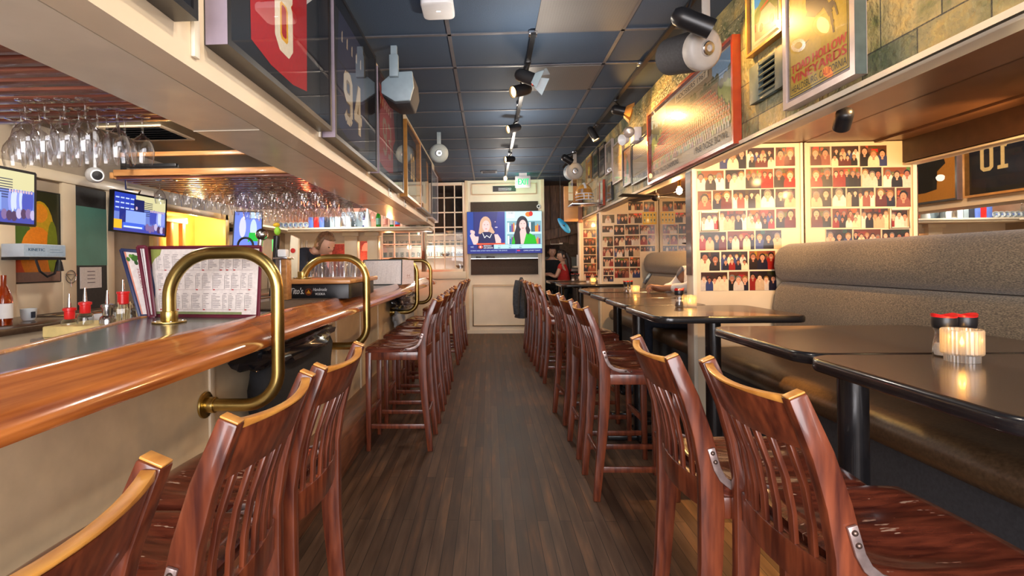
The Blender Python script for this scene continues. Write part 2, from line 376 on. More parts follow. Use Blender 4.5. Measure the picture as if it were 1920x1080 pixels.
    def build(s, name, m, parent=None, smooth=None, bevel=0.0, seg=2, loc=None):
        if parent is not None:
            org = ORG[parent.name]
        else:
            if loc is None:
                xs = [p.x for p in s.v]; ys = [p.y for p in s.v]; zs = [p.z for p in s.v]
                loc = ((min(xs) + max(xs)) / 2, (min(ys) + max(ys)) / 2, min(zs))
            org = Vector(loc)
        me = bpy.data.meshes.new(name)
        me.from_pydata([p - org for p in s.v], [], s.f)
        bm = bmesh.new(); bm.from_mesh(me)
        bmesh.ops.remove_doubles(bm, verts=bm.verts, dist=1e-5)
        bmesh.ops.recalc_face_normals(bm, faces=bm.faces)
        if bevel:
            es = [e for e in bm.edges if len(e.link_faces) == 2 and e.calc_face_angle(0) > 0.5]
            bmesh.ops.bevel(bm, geom=es, offset=bevel, segments=seg, affect='EDGES', profile=0.5, clamp_overlap=True)
        for f in bm.faces: f.smooth = True
        bm.to_mesh(me); bm.free()
        me.set_sharp_from_angle(angle=math.radians(38 if smooth is None else smooth))
        me.materials.append(m)
        o = bpy.data.objects.new(name, me); COL.objects.link(o)
        if parent is not None: o.parent = parent
        else: o.location = org
        ORG[o.name] = org
        return o
def thing(name, label, cat, loc, group=None):
    o = bpy.data.objects.new(name, None); COL.objects.link(o); o.location = loc; o.empty_display_size = 0.1
    o['label'] = label; o['category'] = cat
    if group: o['group'] = group
    ORG[o.name] = Vector(loc); return o
def tag(o, label, cat, group=None):
    o['label'] = label; o['category'] = cat
    if group: o['group'] = group
    return o
def struct(o): o['kind'] = 'structure'; return o
KIDS = {}
def dup(o, parent=None):
    c = o.copy(); COL.objects.link(c)
    if parent is not None: c.parent = parent
    ORG[c.name] = ORG[o.name].copy()
    for ch in [x for x in o.children if not x.get('nodup')]: dup(ch, c)
    return c
def copy_to(o, loc, rz, label=None, group=None):
    kids = list(o.children)
    c = dup(o); c.location = loc; c.rotation_euler = (0, 0, rz)
    if label: c['label'] = label
    if group: c['group'] = group
    return c
# ---------------------------------------------------------------- flat printed art
TXT = {}
def text_mesh(st):
    if st in TXT: return TXT[st]
    cu = bpy.data.curves.new('t', 'FONT'); cu.body = st; cu.size = 1; cu.resolution_u = 3
    ob = bpy.data.objects.new('t', cu); me = ob.to_mesh()
    vs = [(v.co.x, v.co.y) for v in me.vertices]; fs = [tuple(p.vertices) for p in me.polygons]
    ob.to_mesh_clear(); bpy.data.objects.remove(ob); bpy.data.curves.remove(cu)
    if vs:
        x0 = min(v[0] for v in vs); x1 = max(v[0] for v in vs)
    else: x0, x1 = 0, 1
    TXT[st] = (vs, fs, x0, x1 - x0); return TXT[st]
class Art:
    def __init__(s, w, h): s.w = w; s.h = h; s.v = []; s.f = []; s.c = []
    def poly(s, pts, c, l=1):
        pts = [(min(max(x, 0), s.w), min(max(y, 0), s.h)) for x, y in pts]
        a = sum(pts[i][0] * pts[(i + 1) % len(pts)][1] - pts[(i + 1) % len(pts)][0] * pts[i][1] for i in range(len(pts)))
        if abs(a) < 1e-9: return s
        if a < 0: pts = pts[::-1]
        o = len(s.v); s.v += [(x, y, l) for x, y in pts]; s.f.append(tuple(range(o, o + len(pts)))); s.c.append(c); return s
    def rect(s, x0, y0, x1, y1, c, l=1): return s.poly([(x0, y0), (x1, y0), (x1, y1), (x0, y1)], c, l)
    def ell(s, cx, cy, rx, ry, c, l=1, n=12, a0=0, a1=360):
        if a1 - a0 >= 360: pts = [(cx + rx * math.cos(2 * PI * i / n), cy + ry * math.sin(2 * PI * i / n)) for i in range(n)]
        else: pts = [(cx + rx * math.cos(math.radians(a0 + (a1 - a0) * i / n)), cy + ry * math.sin(math.radians(a0 + (a1 - a0) * i / n))) for i in range(n + 1)]
        return s.poly(pts, c, l)
    def line(s, x0, y0, x1, y1, w, c, l=1):
        dx, dy = x1 - x0, y1 - y0; L = math.hypot(dx, dy) or 1; nx, ny = -dy / L * w / 2, dx / L * w / 2
        return s.poly([(x0 + nx, y0 + ny), (x1 + nx, y1 + ny), (x1 - nx, y1 - ny), (x0 - nx, y0 - ny)], c, l)
    def text(s, st, x, y, h, c, l=2, width=None, shear=0.0, wave=0.0, align='l', bold=0.0):
        vs, fs, x0, tw = text_mesh(st); k = h / 0.70; sx = k if width is None else width / tw
        if align == 'c': x -= tw * sx / 2
        for bx in ((0,) if not bold else (-bold, 0, bold)):
            o = len(s.v)
            for vx, vy in vs:
                px = x + (vx - x0) * sx + vy * k * shear + bx; py = y + vy * k
                if wave: py += wave * math.sin((vx - x0) / tw * PI)
                s.v.append((px, py, l + (0.2 if bx else 0)))
            for f in fs: s.f.append(tuple(i + o for i in f)); s.c.append(c)
        return s
    def build(s, name, m, quad, parent=None, off=0.0, lay=0.0005, back=True, bow=0.0, loc=None):
        BL, BR, TR, TL = [Vector(q) for q in quad]
        n = (BR - BL).cross(TL - BL).normalized()
        if parent is not None: org = ORG[parent.name]
        else: org = Vector(loc) if loc else (BL + BR) / 2
        vs = []
        for x, y, l in s.v:
            u, v = x / s.w, y / s.h
            p = BL * (1 - u) * (1 - v) + BR * u * (1 - v) + TR * u * v + TL * (1 - u) * v
            vs.append(p + n * (off + l * lay + bow * math.sin(u * PI)) - org)
        me = bpy.data.meshes.new(name); fs = s.f; cs = list(s.c)
        me.from_pydata(vs, [], fs)
        ca = me.color_attributes.new('Col', 'BYTE_COLOR', 'CORNER')
        for p, c in zip(me.polygons, cs):
            for li in p.loop_indices: ca.data[li].color_srgb = (*c, 1)
        me.materials.append(m)
        o = bpy.data.objects.new(name, me); COL.objects.link(o)
        if parent is not None: o.parent = parent
        else: o.location = org
        ORG[o.name] = org; return o
def quadR(x, y0, y1, z0, z1): return [(x, y1, z0), (x, y0, z0), (x, y0, z1), (x, y1, z1)]    # faces -X, y0<y1
def quadL(x, y0, y1, z0, z1): return [(x, y0, z0), (x, y1, z0), (x, y1, z1), (x, y0, z1)]    # faces +X
def quadB(y, x0, x1, z0, z1): return [(x0, y, z0), (x1, y, z0), (x1, y, z1), (x0, y, z1)]    # faces -Y
SKIN = [(0.86, 0.62, 0.50), (0.80, 0.54, 0.42), (0.92, 0.70, 0.58), (0.66, 0.42, 0.32)]
HAIR = [(0.10, 0.06, 0.05), (0.25, 0.15, 0.08), (0.55, 0.40, 0.20), (0.05, 0.04, 0.04), (0.45, 0.42, 0.40)]
CLO = [(0.88, 0.84, 0.80), (0.55, 0.10, 0.08), (0.10, 0.09, 0.16), (0.09, 0.06, 0.06), (0.35, 0.10, 0.09), (0.90, 0.82, 0.68), (0.20, 0.24, 0.42), (0.55, 0.30, 0.24), (0.78, 0.66, 0.52), (0.14, 0.09, 0.08), (0.82, 0.76, 0.70)]
BGS = [(0.22, 0.09, 0.05), (0.38, 0.16, 0.08), (0.12, 0.07, 0.07), (0.34, 0.20, 0.10), (0.50, 0.26, 0.12), (0.16, 0.11, 0.12)]
def draw_person(a, cx, base, hh, rng, l):
    sk = rng.choice(SKIN); hr = rng.choice(HAIR); cl = rng.choice(CLO); r = hh * 0.5
    a.ell(cx, base - hh * 1.05, r * 1.5, hh * 1.1, cl, l, 14, 0, 180)
    a.rect(cx - r * 1.5, 0, cx + r * 1.5, max(base - hh * 1.05, 0), cl, l)
    a.ell(cx, base + r * 0.18, r * 0.86, r * 1.02, hr, l + .3, 12)
    a.rect(cx - r * .25, base - r * 1.5, cx + r * .25, base - r * .4, sk, l + .35)
    a.ell(cx, base - r * 0.12, r * 0.66, r * 0.84, sk, l + .6, 12)
    a.ell(cx - r * .25, base + r * .05, r * .09, r * .07, (0.1, 0.06, 0.05), l + .8, 6)
    a.ell(cx + r * .25, base + r * .05, r * .09, r * .07, (0.1, 0.06, 0.05), l + .8, 6)
    a.ell(cx, base - r * .5, r * .26, r * .09, (0.85, 0.75, 0.7) if rng.random() < .5 else (0.5, 0.15, 0.12), l + .8, 8)
    return cl
def snapshot(w, h, rng, n=None):
    a = Art(w, h); bg = rng.choice(BGS); a.rect(0, 0, w, h, (0.75, 0.70, 0.62), 0); e = 0.02 * h
    a.rect(e, e, w - e, h - e, bg, 1)
    for i in range(7):
        x = rng.uniform(e, w * .8); y = rng.uniform(h * .45, h * .85); c = tuple(min(1, q * rng.uniform(.5, 2.4)) for q in bg)
        a.rect(x, y, min(x + rng.uniform(.05, .3) * w, w - e), min(y + rng.uniform(.05, .25) * h, h - e), c, 2 + i * .1)
    if n is None: n = rng.choice([2, 3, 3, 4, 5])
    if n > 6:
        k = n // 2
        for r_ in range(2):
            for i in range(k): draw_person(a, w * (i + .5 + (.25 if r_ else 0)) / (k + .3), h * (.72 - .30 * r_) + rng.uniform(-.03, .03) * h, h * .22, rng, 4 + r_ * 3 + (i % 2))
    else:
        hh = h * {1: .5, 2: .42, 3: .36, 4: .30, 5: .26, 6: .24}[n]
        for i in range(n): draw_person(a, w * (i + .5) / n + rng.uniform(-.02, .02) * w, h * rng.uniform(.55, .72), hh, rng, 4 + (i % 2) * 2)
    return a, n
def framed(name, label, cat, side, pos, a0, a1, z0, z1, depth, fw, fmat, art, mat_w=0.0, matmat=None, glass=True, group=None, pmat='print', hint=0.02, sidem=None):
    # side 'R' faces -X at x=pos, 'L' faces +X, 'B' faces -Y
    if side == 'R': P = lambda u, v, n: (pos - n, a1 - u, z0 + v); c = (pos, (a0 + a1) / 2, z0)
    elif side == 'L': P = lambda u, v, n: (pos + n, a0 + u, z0 + v); c = (pos, (a0 + a1) / 2, z0)
    else: P = lambda u, v, n: (a0 + u, pos - n, z0 + v); c = ((a0 + a1) / 2, pos, z0)
    W, H = a1 - a0, z1 - z0
    t = thing(name, label, cat, c, group)
    fr = MB()
    for (u0, v0, u1, v1) in ((0, 0, fw, H), (W - fw, 0, W, H), (fw, 0, W - fw, fw), (fw, H - fw, W - fw, H)):
        p, q = P(u0, v0, 0), P(u1, v1, depth); fr.box(*p, *q)
    fr.build('frame', fmat, t)
    if sidem:
        sd = MB(); sd.box(*P(-.0025, 0, .004), *P(-.0005, H, depth - .001)) if side == 'L' else sd.box(*P(W + .0005, 0, .004), *P(W + .0025, H, depth - .001)); sd.build('side_band', sidem, t)
    b = MB(); b.box(*P(fw * .6, fw * .6, 0.001), *P(W - fw * .6, H - fw * .6, hint * .5)); b.build('backing', matmat or M['black_frame'], t)
    m_ = fw + mat_w
    q = [P(m_, m_, hint), P(W - m_, m_, hint), P(W - m_, H - m_, hint), P(m_, H - m_, hint)]
    if mat_w:
        mm = MB(); mm.box(*P(fw * .8, fw * .8, hint * .5), *P(W - fw * .8, H - fw * .8, hint - .001)); mm.build('mat_board', matmat or M['white_paper'], t)
    if art: art.build('picture', M[pmat], q, t)
    if glass:
        g = MB(); g.add([P(fw, fw, depth - .004), P(W - fw, fw, depth - .004), P(W - fw, H - fw, depth - .004), P(fw, H - fw, depth - .004)], [(0, 1, 2, 3)])
        g.build('glass', M['pane_glass'], t)
    return t
# ---------------------------------------------------------------- the room
def S(name, mb, m, **k):
    o = mb.build(name, m, loc=(0, 0, 0), **k); return struct(o)
BX = MB
S('floor', BX().box(-3.6, -2.3, -.05, 3.2, 12.8, 0), M['floor_planks'])
S('ceiling', BX().box(-.9, -2.3, 3.0, 1.6, 10.3, 3.06), M['ceiling_tile'])
g = MB()
for x in (-.262, .952): g.box(x - .013, -2.3, 2.993, x + .013, 10.04, 3.004)
for k in range(-9, 11):
    y = 3.617 + .6085 * k
    if y < 10.04: g.box(-.885, y - .012, 2.993, 1.545, y + .012, 3.004)
S('ceiling_grid_trim', g, plain('grid_bar', (0.10, 0.10, 0.115), 0.45))
S('ceiling_bar', BX().box(-3.4, -2.3, 2.45, -1.28, 8.45, 2.55), M['olive_ceiling'])
S('ceiling_booth', BX().box(1.57, -2.3, 2.25, 2.6, 8.95, 2.32), M['booth_ceiling'])
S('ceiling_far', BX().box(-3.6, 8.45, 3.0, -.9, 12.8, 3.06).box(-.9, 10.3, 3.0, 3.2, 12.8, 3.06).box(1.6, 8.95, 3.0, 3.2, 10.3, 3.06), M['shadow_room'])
S('wall_soffit_left', BX().box(-.99, -2.3, 1.975, -.885, 8.42, 3.0), M['cream'])
S('soffit_wall_underside', BX().box(-1.30, -2.3, 1.98, -1.003, 8.42, 3.0), M['soffit_under'])
g = MB()
for y in (2.22, 5.1, 7.9): g.box(-1.30, y - .002, 1.977, -1.003, y + .002, 1.9795)
S('soffit_seam_trim', g, M['cream_pale'])
g = MB()
g.box(-.885, 1.50, 2.01, -.872, 1.53, 3.0)
for y in (2.66, 3.76, 4.95): g.box(-.885, y - .012, 2.05, -.874, y + .012, 3.0)
S('soffit_batten_trim', g, M['cream_pale'], bevel=.003)
S('wall_soffit_right', BX().box(1.535, -2.3, 2.10, 1.60, 8.95, 3.0), M['slate_tiles'])
S('soffit_edge_trim', BX().box(1.515, -2.3, 2.065, 1.545, 8.95, 2.10).box(1.515, -2.3, 2.065, 1.62, 8.95, 2.078), M['cream_pale'], bevel=.003)
S('booth_ceiling_trim', BX().box(1.60, -2.3, 2.085, 1.62, 8.95, 2.25), M['booth_inner'])
S('booth_ceiling_batten_trim', BX().box(1.78, -2.3, 2.235, 1.82, 8.95, 2.25), M['booth_ceiling'])
S('wall_left', BX().box(-3.6, -2.3, 0, -3.35, 4.935, 2.5).box(-3.6, 6.415, 0, -3.35, 8.5, 2.5).box(-3.6, 4.935, 0, -3.35, 6.415, 1.405).box(-3.6, 4.935, 2.025, -3.35, 6.415, 2.5)
  .box(-3.6, 8.5, 0, -3.4, 12.8, 3.0), M['taupe_wall'])
S('wall_right', BX().box(2.36, -2.3, 0, 2.6, 8.95, 2.3).box(2.8, 8.95, 0, 3.2, 12.8, 3.0).box(2.3, 8.9, 0, 2.85, 9.0, 3.0), M['cream'])
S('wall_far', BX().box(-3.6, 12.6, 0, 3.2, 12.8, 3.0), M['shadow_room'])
S('wall_front', BX().box(-3.6, -2.4, 0, 3.2, -2.3, .75).box(-3.6, -2.4, 2.85, 3.2, -2.3, 3.1).box(-3.6, -2.4, .75, -1.9, -2.3, 2.85).box(1.9, -2.4, .75, 3.2, -2.3, 2.85), M['cream'])
# back wall with its panels
g = MB(); g.box(-.46, 10.07, 0, 1.09, 10.2, 3.0)
S('wall_back', g, M['cream_pale'])
def ring(g, x0, x1, z0, z1, y0, y1, w):
    g.box(x0, y0, z0, x0 + w, y1, z1); g.box(x1 - w, y0, z0, x1, y1, z1); g.box(x0 + w, y0, z0, x1 - w, y1, z0 + w); g.box(x0 + w, y0, z1 - w, x1 - w, y1, z1); return g
g = MB(); ring(g, -.335, .955, 2.715, 2.935, 10.045, 10.07, .022); ring(g, -.345, .98, .14, .95, 10.045, 10.07, .03)
g.box(-.46, 10.04, 0, -.40, 10.07, 3.0); g.box(1.03, 10.04, 0, 1.09, 10.07, 3.0)
S('wall_panel_trim', g, M['cream'], bevel=.004)
S('baseboard_back', BX().box(-.46, 10.035, 0, 1.09, 10.07, .07), M['cream_pale'])
# glazed partition left of the back wall
g = MB(); g.box(-3.4, 10.06, 0, -.46, 10.16, 1.10)
g.box(-3.4, 10.06, 1.10, -2.16, 10.16, 3.0)
S('wall_partition', g, M['cream_pale'])
g = MB()
def mull(g, x0, x1, z0, z1, nx, nz, w=.022, f=.05):
    ring(g, x0, x1, z0, z1, 10.06, 10.15, f)
    for i in range(1, nx): x = x0 + (x1 - x0) * i / nx; g.box(x - w / 2, 10.085, z0, x + w / 2, 10.125, z1)
    for i in range(1, nz): z = z0 + (z1 - z0) * i / nz; g.box(x0, 10.085, z - w / 2, x1, 10.125, z + w / 2)
mull(g, -1.28, -.46, 1.22, 2.97, 4, 6)
mull(g, -2.16, -1.28, 1.22, 2.05, 3, 3)
g.box(-2.16, 10.06, 2.05, -1.28, 10.16, 3.0)
g.box(-2.2, 10.02, 1.08, -.46, 10.16, 1.22)
S('window_1', g, M['cream_pale'], bevel=.003)
g = MB(); g.add([(-1.24, 10.105, 1.25), (-.50, 10.105, 1.25), (-.50, 10.105, 2.93), (-1.24, 10.105, 2.93)], [(0, 1, 2, 3)])
g.add([(-2.12, 10.105, 1.25), (-1.30, 10.105, 1.25), (-1.30, 10.105, 2.02), (-2.12, 10.105, 2.02)], [(0, 1, 2, 3)])
S('window_1_glass', g, M['pane_glass'])
# right far corner : barn wood boards
g = MB()
for i in range(9):
    z0 = 1.85 + (i % 3) * .02; x = 1.12 + i * .19
    g.box(x, 10.9 - (i % 2) * .012, z0 - .1, x + .18, 10.95, 3.0)
S('wall_boards', g, M['barn_wood'], bevel=.004)
S('wall_boards_beam', BX().obox((1.75, 10.8, 2.06), (.75, 0, .16), (0, .06, 0), (-.02, 0, .10)), M['barn_wood'], bevel=.01)
# bar end wall
g = MB(); g.box(-3.35, 8.3, 0, -2.78, 8.42, 1.93)
S('wall_bar_end', g, M['cream'])
g = MB()
for x0, x1 in ((-2.34, -2.13), (-1.97, -1.80)):
    g.box(x0, 8.22, 0, x1, 8.42, 1.93); g.box(x0 - .03, 8.19, 1.84, x1 + .03, 8.42, 1.90); g.box(x0 - .02, 8.20, 0, x1 + .02, 8.42, .14)
g.box(-2.78, 8.3, 1.72, -2.34, 8.42, 1.93); g.box(-2.13, 8.3, 1.76, -1.97, 8.42, 1.93)
S('wall_bar_columns', g, M['cream'], bevel=.006)
for k, (x0, x1, z0, z1) in enumerate(((-2.78, -2.34, .9, 1.5),)):
    pass
# left wall trim
g = MB()
g.box(-3.35, 1.0, 2.05, -3.31, 4.95, 2.13)
for y0, y1 in ((3.30, 3.47), (3.87, 4.0), (4.34, 4.42), (4.95, 5.03)): g.box(-3.35, y0, 1.0, -3.32, y1, 2.05)
g.box(-3.35, 3.47, 1.0, -3.325, 3.87, 1.27)
S('trim_1', g, M['cream'], bevel=.004)
# yellow lit niche
g = MB()
g.box(-3.75, 4.95, 1.40, -3.37, 6.4, 1.42).box(-3.75, 4.95, 2.01, -3.37, 6.4, 2.03).box(-3.77, 4.95, 1.40, -3.75, 6.4, 2.03).box(-3.75, 4.93, 1.40, -3.37, 4.95, 2.03).box(-3.75, 6.4, 1.40, -3.37, 6.42, 2.03)
S('window_2_reveal', g, M['niche_wood'])
g = MB()
for y0, y1, z0, z1 in ((4.95, 6.4, 1.96, 2.03), (4.95, 6.4, 1.38, 1.44), (6.33, 6.42, 1.38, 2.03), (4.93, 5.0, 1.38, 2.03)): g.box(-3.36, y0, z0, -3.31, y1, z1)
for y in (5.15, 5.38, 5.61, 5.84): g.box(-3.60, y - .03, 1.44, -3.55, y + .03, 1.95)
g.box(-3.60, 5.0, 1.88, -3.54, 5.9, 1.95)
S('window_2', g, M['niche_wood'], bevel=.004)
# ---------------------------------------------------------------- bar counter
t = thing('bar_counter', 'long cream bar counter with dark laminate top and varnished oak arm rail', 'bar counter', (-1.2, 4.4, 0))
g = MB(); g.prism([(-1.06, .3), (-1.06, 8.55), (-1.62, 8.55), (-1.62, 2.3), (-1.366, 1.376), (-1.25, .3)], 'z', 1.10, 1.145); g.build('counter_top', M['bar_laminate'], t)
g = MB()
pts = [(-1.25, .3), (-1.366, 1.376), (-1.62, 2.3), (-1.62, 8.55)]
for p, q in zip(pts, pts[1:]): g.bar((p[0], p[1], 1.126), (q[0], q[1], 1.126), .026, .05)
g.build('back_edge', M['oak_trim'], t, bevel=.004)
prof = [(-1.075, 1.135), (-1.068, 1.150), (-1.050, 1.157), (-1.028, 1.150), (-1.005, 1.134), (-.985, 1.122), (-.962, 1.112), (-.940, 1.098), (-.922, 1.078), (-.913, 1.058), (-.918, 1.044), (-.935, 1.038), (-.99, 1.050), (-1.03, 1.07), (-1.075, 1.08)]
ys = [.3, 2.12, 4.3, 6.2, 8.35]
g = MB()
for a, b in zip(ys, ys[1:]): g.prism(prof, 'y', a + .0015, b - .0015)
g.prism([(x + (.03 if x > -1.04 else 0), z) for x, z in prof], 'y', 8.35, 8.57)
g.build('arm_rail', M['rail_wood'], t, smooth=50)
g = MB(); g.box(-1.25, .3, .0, -1.20, 8.5, 1.085); g.box(-1.22, .3, 1.04, -1.0, 8.5, 1.06); g.build('front_panel', M['bar_panel'], t)
for y in (.9, 2.15, 3.2, 3.95, 4.7, 5.45, 6.9, 7.7): MB().box(-1.20, y - .02, .24, -1.188, y + .02, 1.04).build('batten', M['cream'], t, bevel=.003)
g = MB(); g.box(-1.20, .3, 0, -.965, 8.5, .24); g.build('foot_box', M['base_wood'], t, bevel=.006)
g = MB(); g.box(-1.60, 2.0, 0, -1.25, 8.5, 1.10); g.build('inner_case', M['black_plastic'], t)
# brass rails
def brass_rail(y, x_out, zt, label, zb=1.145, group='brass loops on the bar'):
    t = thing('brass_bar_rail', label, 'brass rail', (x_out - .2, y, zb), group)
    x_in = x_out - .462; r = .2
    pts = [(x_in, y, zb + .004), (x_in, y, zt - .19)]
    for k in range(1, 13):
        a = PI - PI / 2 * k / 12; pts.append((x_in + .19 + .19 * math.cos(a), y, zt - .19 + .19 * math.sin(a)))
    for k in range(0, 13):
        a = PI / 2 - PI / 2 * k / 12; pts.append((x_out - .16 + .16 * math.cos(a), y, zt - .16 + .16 * math.sin(a)))
    zl = .80
    for k in range(0, 11):
        a = -PI / 2 * k / 10; pts.append((x_out - .14 + .14 * math.cos(a), y, zl + .14 + .14 * math.sin(a)))
    pts.append((-1.20, y, zl))
    MB().tube(pts, .0265, 18).build('tube', M['brass'], t)
    f = MB(); f.cyl((x_in, y, zb), (x_in, y, zb + .008), .065, n=28); f.cyl((x_in, y, zb + .008), (x_in, y, zb + .05), .033, n=24); fl = f.build('flange', M['brass'], t, bevel=.002)
    for a in (0.6, 2.2, 3.8, 5.4): MB().ell((x_in + .05 * math.cos(a), y + .05 * math.sin(a), zb + .009), .006, .006, .003, 8, 5).build('screw', M['steel'], fl)
    f = MB(); f.cyl((-1.198, y, zl), (-1.188, y, zl), .055, n=28); f.cyl((-1.188, y, zl), (-1.15, y, zl), .033, n=24); f.build('flange', M['brass'], t, bevel=.002)

brass_rail(2.1, -.882, 1.436, 'large arched brass bar rail in front of the open menus')
brass_rail(3.62, -.875, 1.43, 'arched brass bar rail beside the black vodka service box', 1.285)
brass_rail(6.15, -.872, 1.43, 'thin brass bar rail in front of the white folded menu board')
brass_rail(7.6, -.872, 1.43, 'last brass bar rail toward the far end of the bar')
# ---------------------------------------------------------------- menus
def menu_page(a, w, h, tilt=0):
    a.rect(0, 0, w, h, (0.94, 0.90, 0.88), 0)
    rng = random.Random(3)
    for r_ in range(3):
        y1 = h * (.92 - r_ * .30); y0 = y1 - h * .24
        a.rect(w * .05, y0 - .012 * h, w * .95, y0 - .008 * h, (0.7, 0.6, 0.6), 1)
        x = w * .05
        while x < w * .93:
            cw = rng.uniform(.045, .10) * w
            a.line(x, y0, x - tilt * 0, y1 - .01, .0014, (0.35, 0.28, 0.30), 1)
            for k in range(9):
                yy = y1 - (k + .5) * (y1 - y0) / 9.5
                a.rect(x + .004, yy, min(x + cw * rng.uniform(.35, .9), w * .95), yy + .0022, (0.55, 0.50, 0.52), 1)
            if rng.random() < .5: a.rect(x, y0 - .006, x + .012, y0 - .001, (0.75, 0.12, 0.15), 1)
            x += cw + .006
    a.poly([(0, h), (w * .10, h), (0, h * .93)], (0.45, 0.55, 0.25), 1.5)
def menu(name, label, bl, br, tr, tl, art, edge=M['maroon_binding'], th=.006, group=None, bw=.012):
    bl, br, tr, tl = map(Vector, (bl, br, tr, tl)); n = (br - bl).cross(tl - bl).normalized()
    t = thing(name, label, 'menu', tuple((bl + br) / 2), group)
    g = MB(); q = [bl, br, tr, tl]; g.add([p - n * th for p in q] + q, [(3, 2, 1, 0), (4, 5, 6, 7), (0, 1, 5, 4), (1, 2, 6, 5), (2, 3, 7, 6), (3, 0, 4, 7)]); g.build('cover', edge, t)
    g = MB()
    u = (br - bl).normalized(); v = (tl - bl).normalized()
    for p, q2 in ((bl, br), (br, tr), (tl, tr), (bl, tl)): g.bar(p + n * .001, q2 + n * .001, bw, .009, up=n)
    g.build('binding', edge, t, bevel=.002)
    ins = lambda p, a, b: p + (a * u + b * v) * bw * .9
    art.build('page', M['print'], [ins(bl, 1, 1), ins(br, -1, 1), ins(tr, -1, -1), ins(tl, 1, -1)], t, off=.0012)
    return t
a = Art(.58, .33); menu_page(a, .58, .33)
a.poly([(0, .33), (.06, .33), (.05, .30), (.02, .28), (0, .25)], (0.62, 0.66, 0.35), 2)
a.rect(0, 0, .5, .012, (0.55, 0.6, 0.4), 2)
menu('menu', 'wide open menu with text columns standing behind the first brass rail', (-1.585, 2.36, 1.148), (-1.045, 2.28, 1.148), (-1.065, 2.36, 1.470), (-1.66, 2.44, 1.476), a)
def cover_art(w, h):
    a = Art(w, h); a.rect(0, 0, w, h, (0.92, 0.88, 0.86), 0); a.rect(0, 0, w * .09, h, (0.85, 0.55, 0.45), 1)
    rng = random.Random(5)
    for i in range(9): a.ell(w * .3 + rng.uniform(-.2, .3) * w, h * .88 + rng.uniform(-.06, .07) * h, .02, .012, rng.choice([(0.25, 0.45, 0.12), (0.4, 0.6, 0.2), (0.15, 0.3, 0.1)]), 1 + i * .1)
    for i in range(6): a.ell(w * .7 + rng.uniform(-.2, .2) * w, h * .07 + rng.uniform(-.04, .04) * h, .02, .012, rng.choice([(0.5, 0.5, 0.15), (0.65, 0.55, 0.25)]), 1 + i * .1)
    return a
def vtext(a, st, x, y0, y1, hgt, c, l=3):
    vs, fs, x0, tw = text_mesh(st); k = hgt / .7; L = y1 - y0; o = len(a.v)
    for vx, vy in vs: a.v.append((x + vy * k, y1 - (vx - x0) / tw * L, l))
    for f in fs: a.f.append(tuple(i + o for i in f)); a.c.append(c)
a = cover_art(.2, .33); vtext(a, 'MALIBU GRILL', .085, .05, .24, .022, (0.55, 0.06, 0.10)); vtext(a, 'BY THE', .13, .12, .18, .010, (0.75, 0.4, 0.4))
menu('menu', 'upright Malibu Grill menu cover turned toward the sink end', (-1.640, 2.34, 1.148), (-1.560, 2.37, 1.148), (-1.66, 2.42, 1.455), (-1.765, 2.39, 1.465), a, M['dark_binding'] if False else plain('navy_binding', (0.02, 0.03, 0.10), 0.4))
a = Art(.1, .33); a.rect(0, 0, .1, .33, (0.9, 0.88, 0.88), 0); a.rect(.03, 0, .045, .33, (0.25, 0.03, 0.08), 1)
menu('menu', 'maroon bound menu seen edge on between the two others', (-1.585, 2.325, 1.148), (-1.558, 2.33, 1.148), (-1.635, 2.385, 1.478), (-1.675, 2.38, 1.478), a)
# folded white menu board far down the bar
a = Art(.46, .28); a.rect(0, 0, .46, .28, (1.0, 0.98, 0.98), 0)
for i in range(7): a.line(.03 + .06 * i, .02, .05 + .06 * i, .26, .004, (0.93, 0.90, 0.91), 1)
t = menu('menu_board', 'plain white folded menu board with dark edges by the thin brass rail', (-1.43, 5.75, 1.148), (-.99, 5.75, 1.148), (-.99, 5.80, 1.43), (-1.43, 5.80, 1.43), a, M['dark_binding'], bw=.008)
a = Art(.12, .28); a.rect(0, 0, .12, .28, (0.86, 0.82, 0.84), 0); a.text('M', .05, .08, .03, (0.65, 0.5, 0.5), 1); a.line(.04, .07, .09, .07, .004, (0.65, 0.5, 0.5), 1)
a.build('second_page', M['print'], [(-.985, 5.75, 1.148), (-.86, 5.84, 1.158), (-.87, 5.88, 1.42), (-.985, 5.80, 1.43)], t, off=.001)
g = MB(); g.add([(-.985, 5.752, 1.148), (-.86, 5.842, 1.158), (-.87, 5.882, 1.42), (-.985, 5.802, 1.43), (-.985, 5.757, 1.148), (-.86, 5.847, 1.158), (-.87, 5.887, 1.42), (-.985, 5.807, 1.43)],
  [(0, 1, 2, 3), (7, 6, 5, 4), (0, 4, 5, 1), (1, 5, 6, 2), (2, 6, 7, 3), (3, 7, 4, 0)]); g.build('second_cover', M['dark_binding'], t)
# ---------------------------------------------------------------- service box with vodka lettering
t = thing('service_box', "black Tito's Handmade Vodka service box with wooden lid standing on the bar", 'box', (-1.17, 3.8, 1.145))
g = MB(); g.box(-1.385, 3.45, 1.147, -.955, 4.2, 1.250); g.build('case', M['black_plastic'], t, bevel=.006)
g = MB(); g.box(-1.47, 3.40, 1.252, -.93, 4.25, 1.283); g.build('lid', M['oak_trim'], t, bevel=.008)
a = Art(.40, .09)
for i, (st, x, h_) in enumerate((("Tito's.", .01, .040),)): a.text(st, x, .032, h_, (0.95, 0.95, 0.93), 1, width=.13, shear=.25, bold=.0015)
a.ell(.185, .045, .032, .022, (0.50, 0.20, 0.06), 1, 20); a.ell(.185, .045, .026, .017, (0.18, 0.05, 0.03), 2, 20); a.ell(.185, .045, .007, .013, (0.90, 0.60, 0.10), 3, 10); a.ell(.172, .04, .004, .008, (0.90, 0.60, 0.10), 3, 8); a.ell(.198, .04, .004, .008, (0.90, 0.60, 0.10), 3, 8)
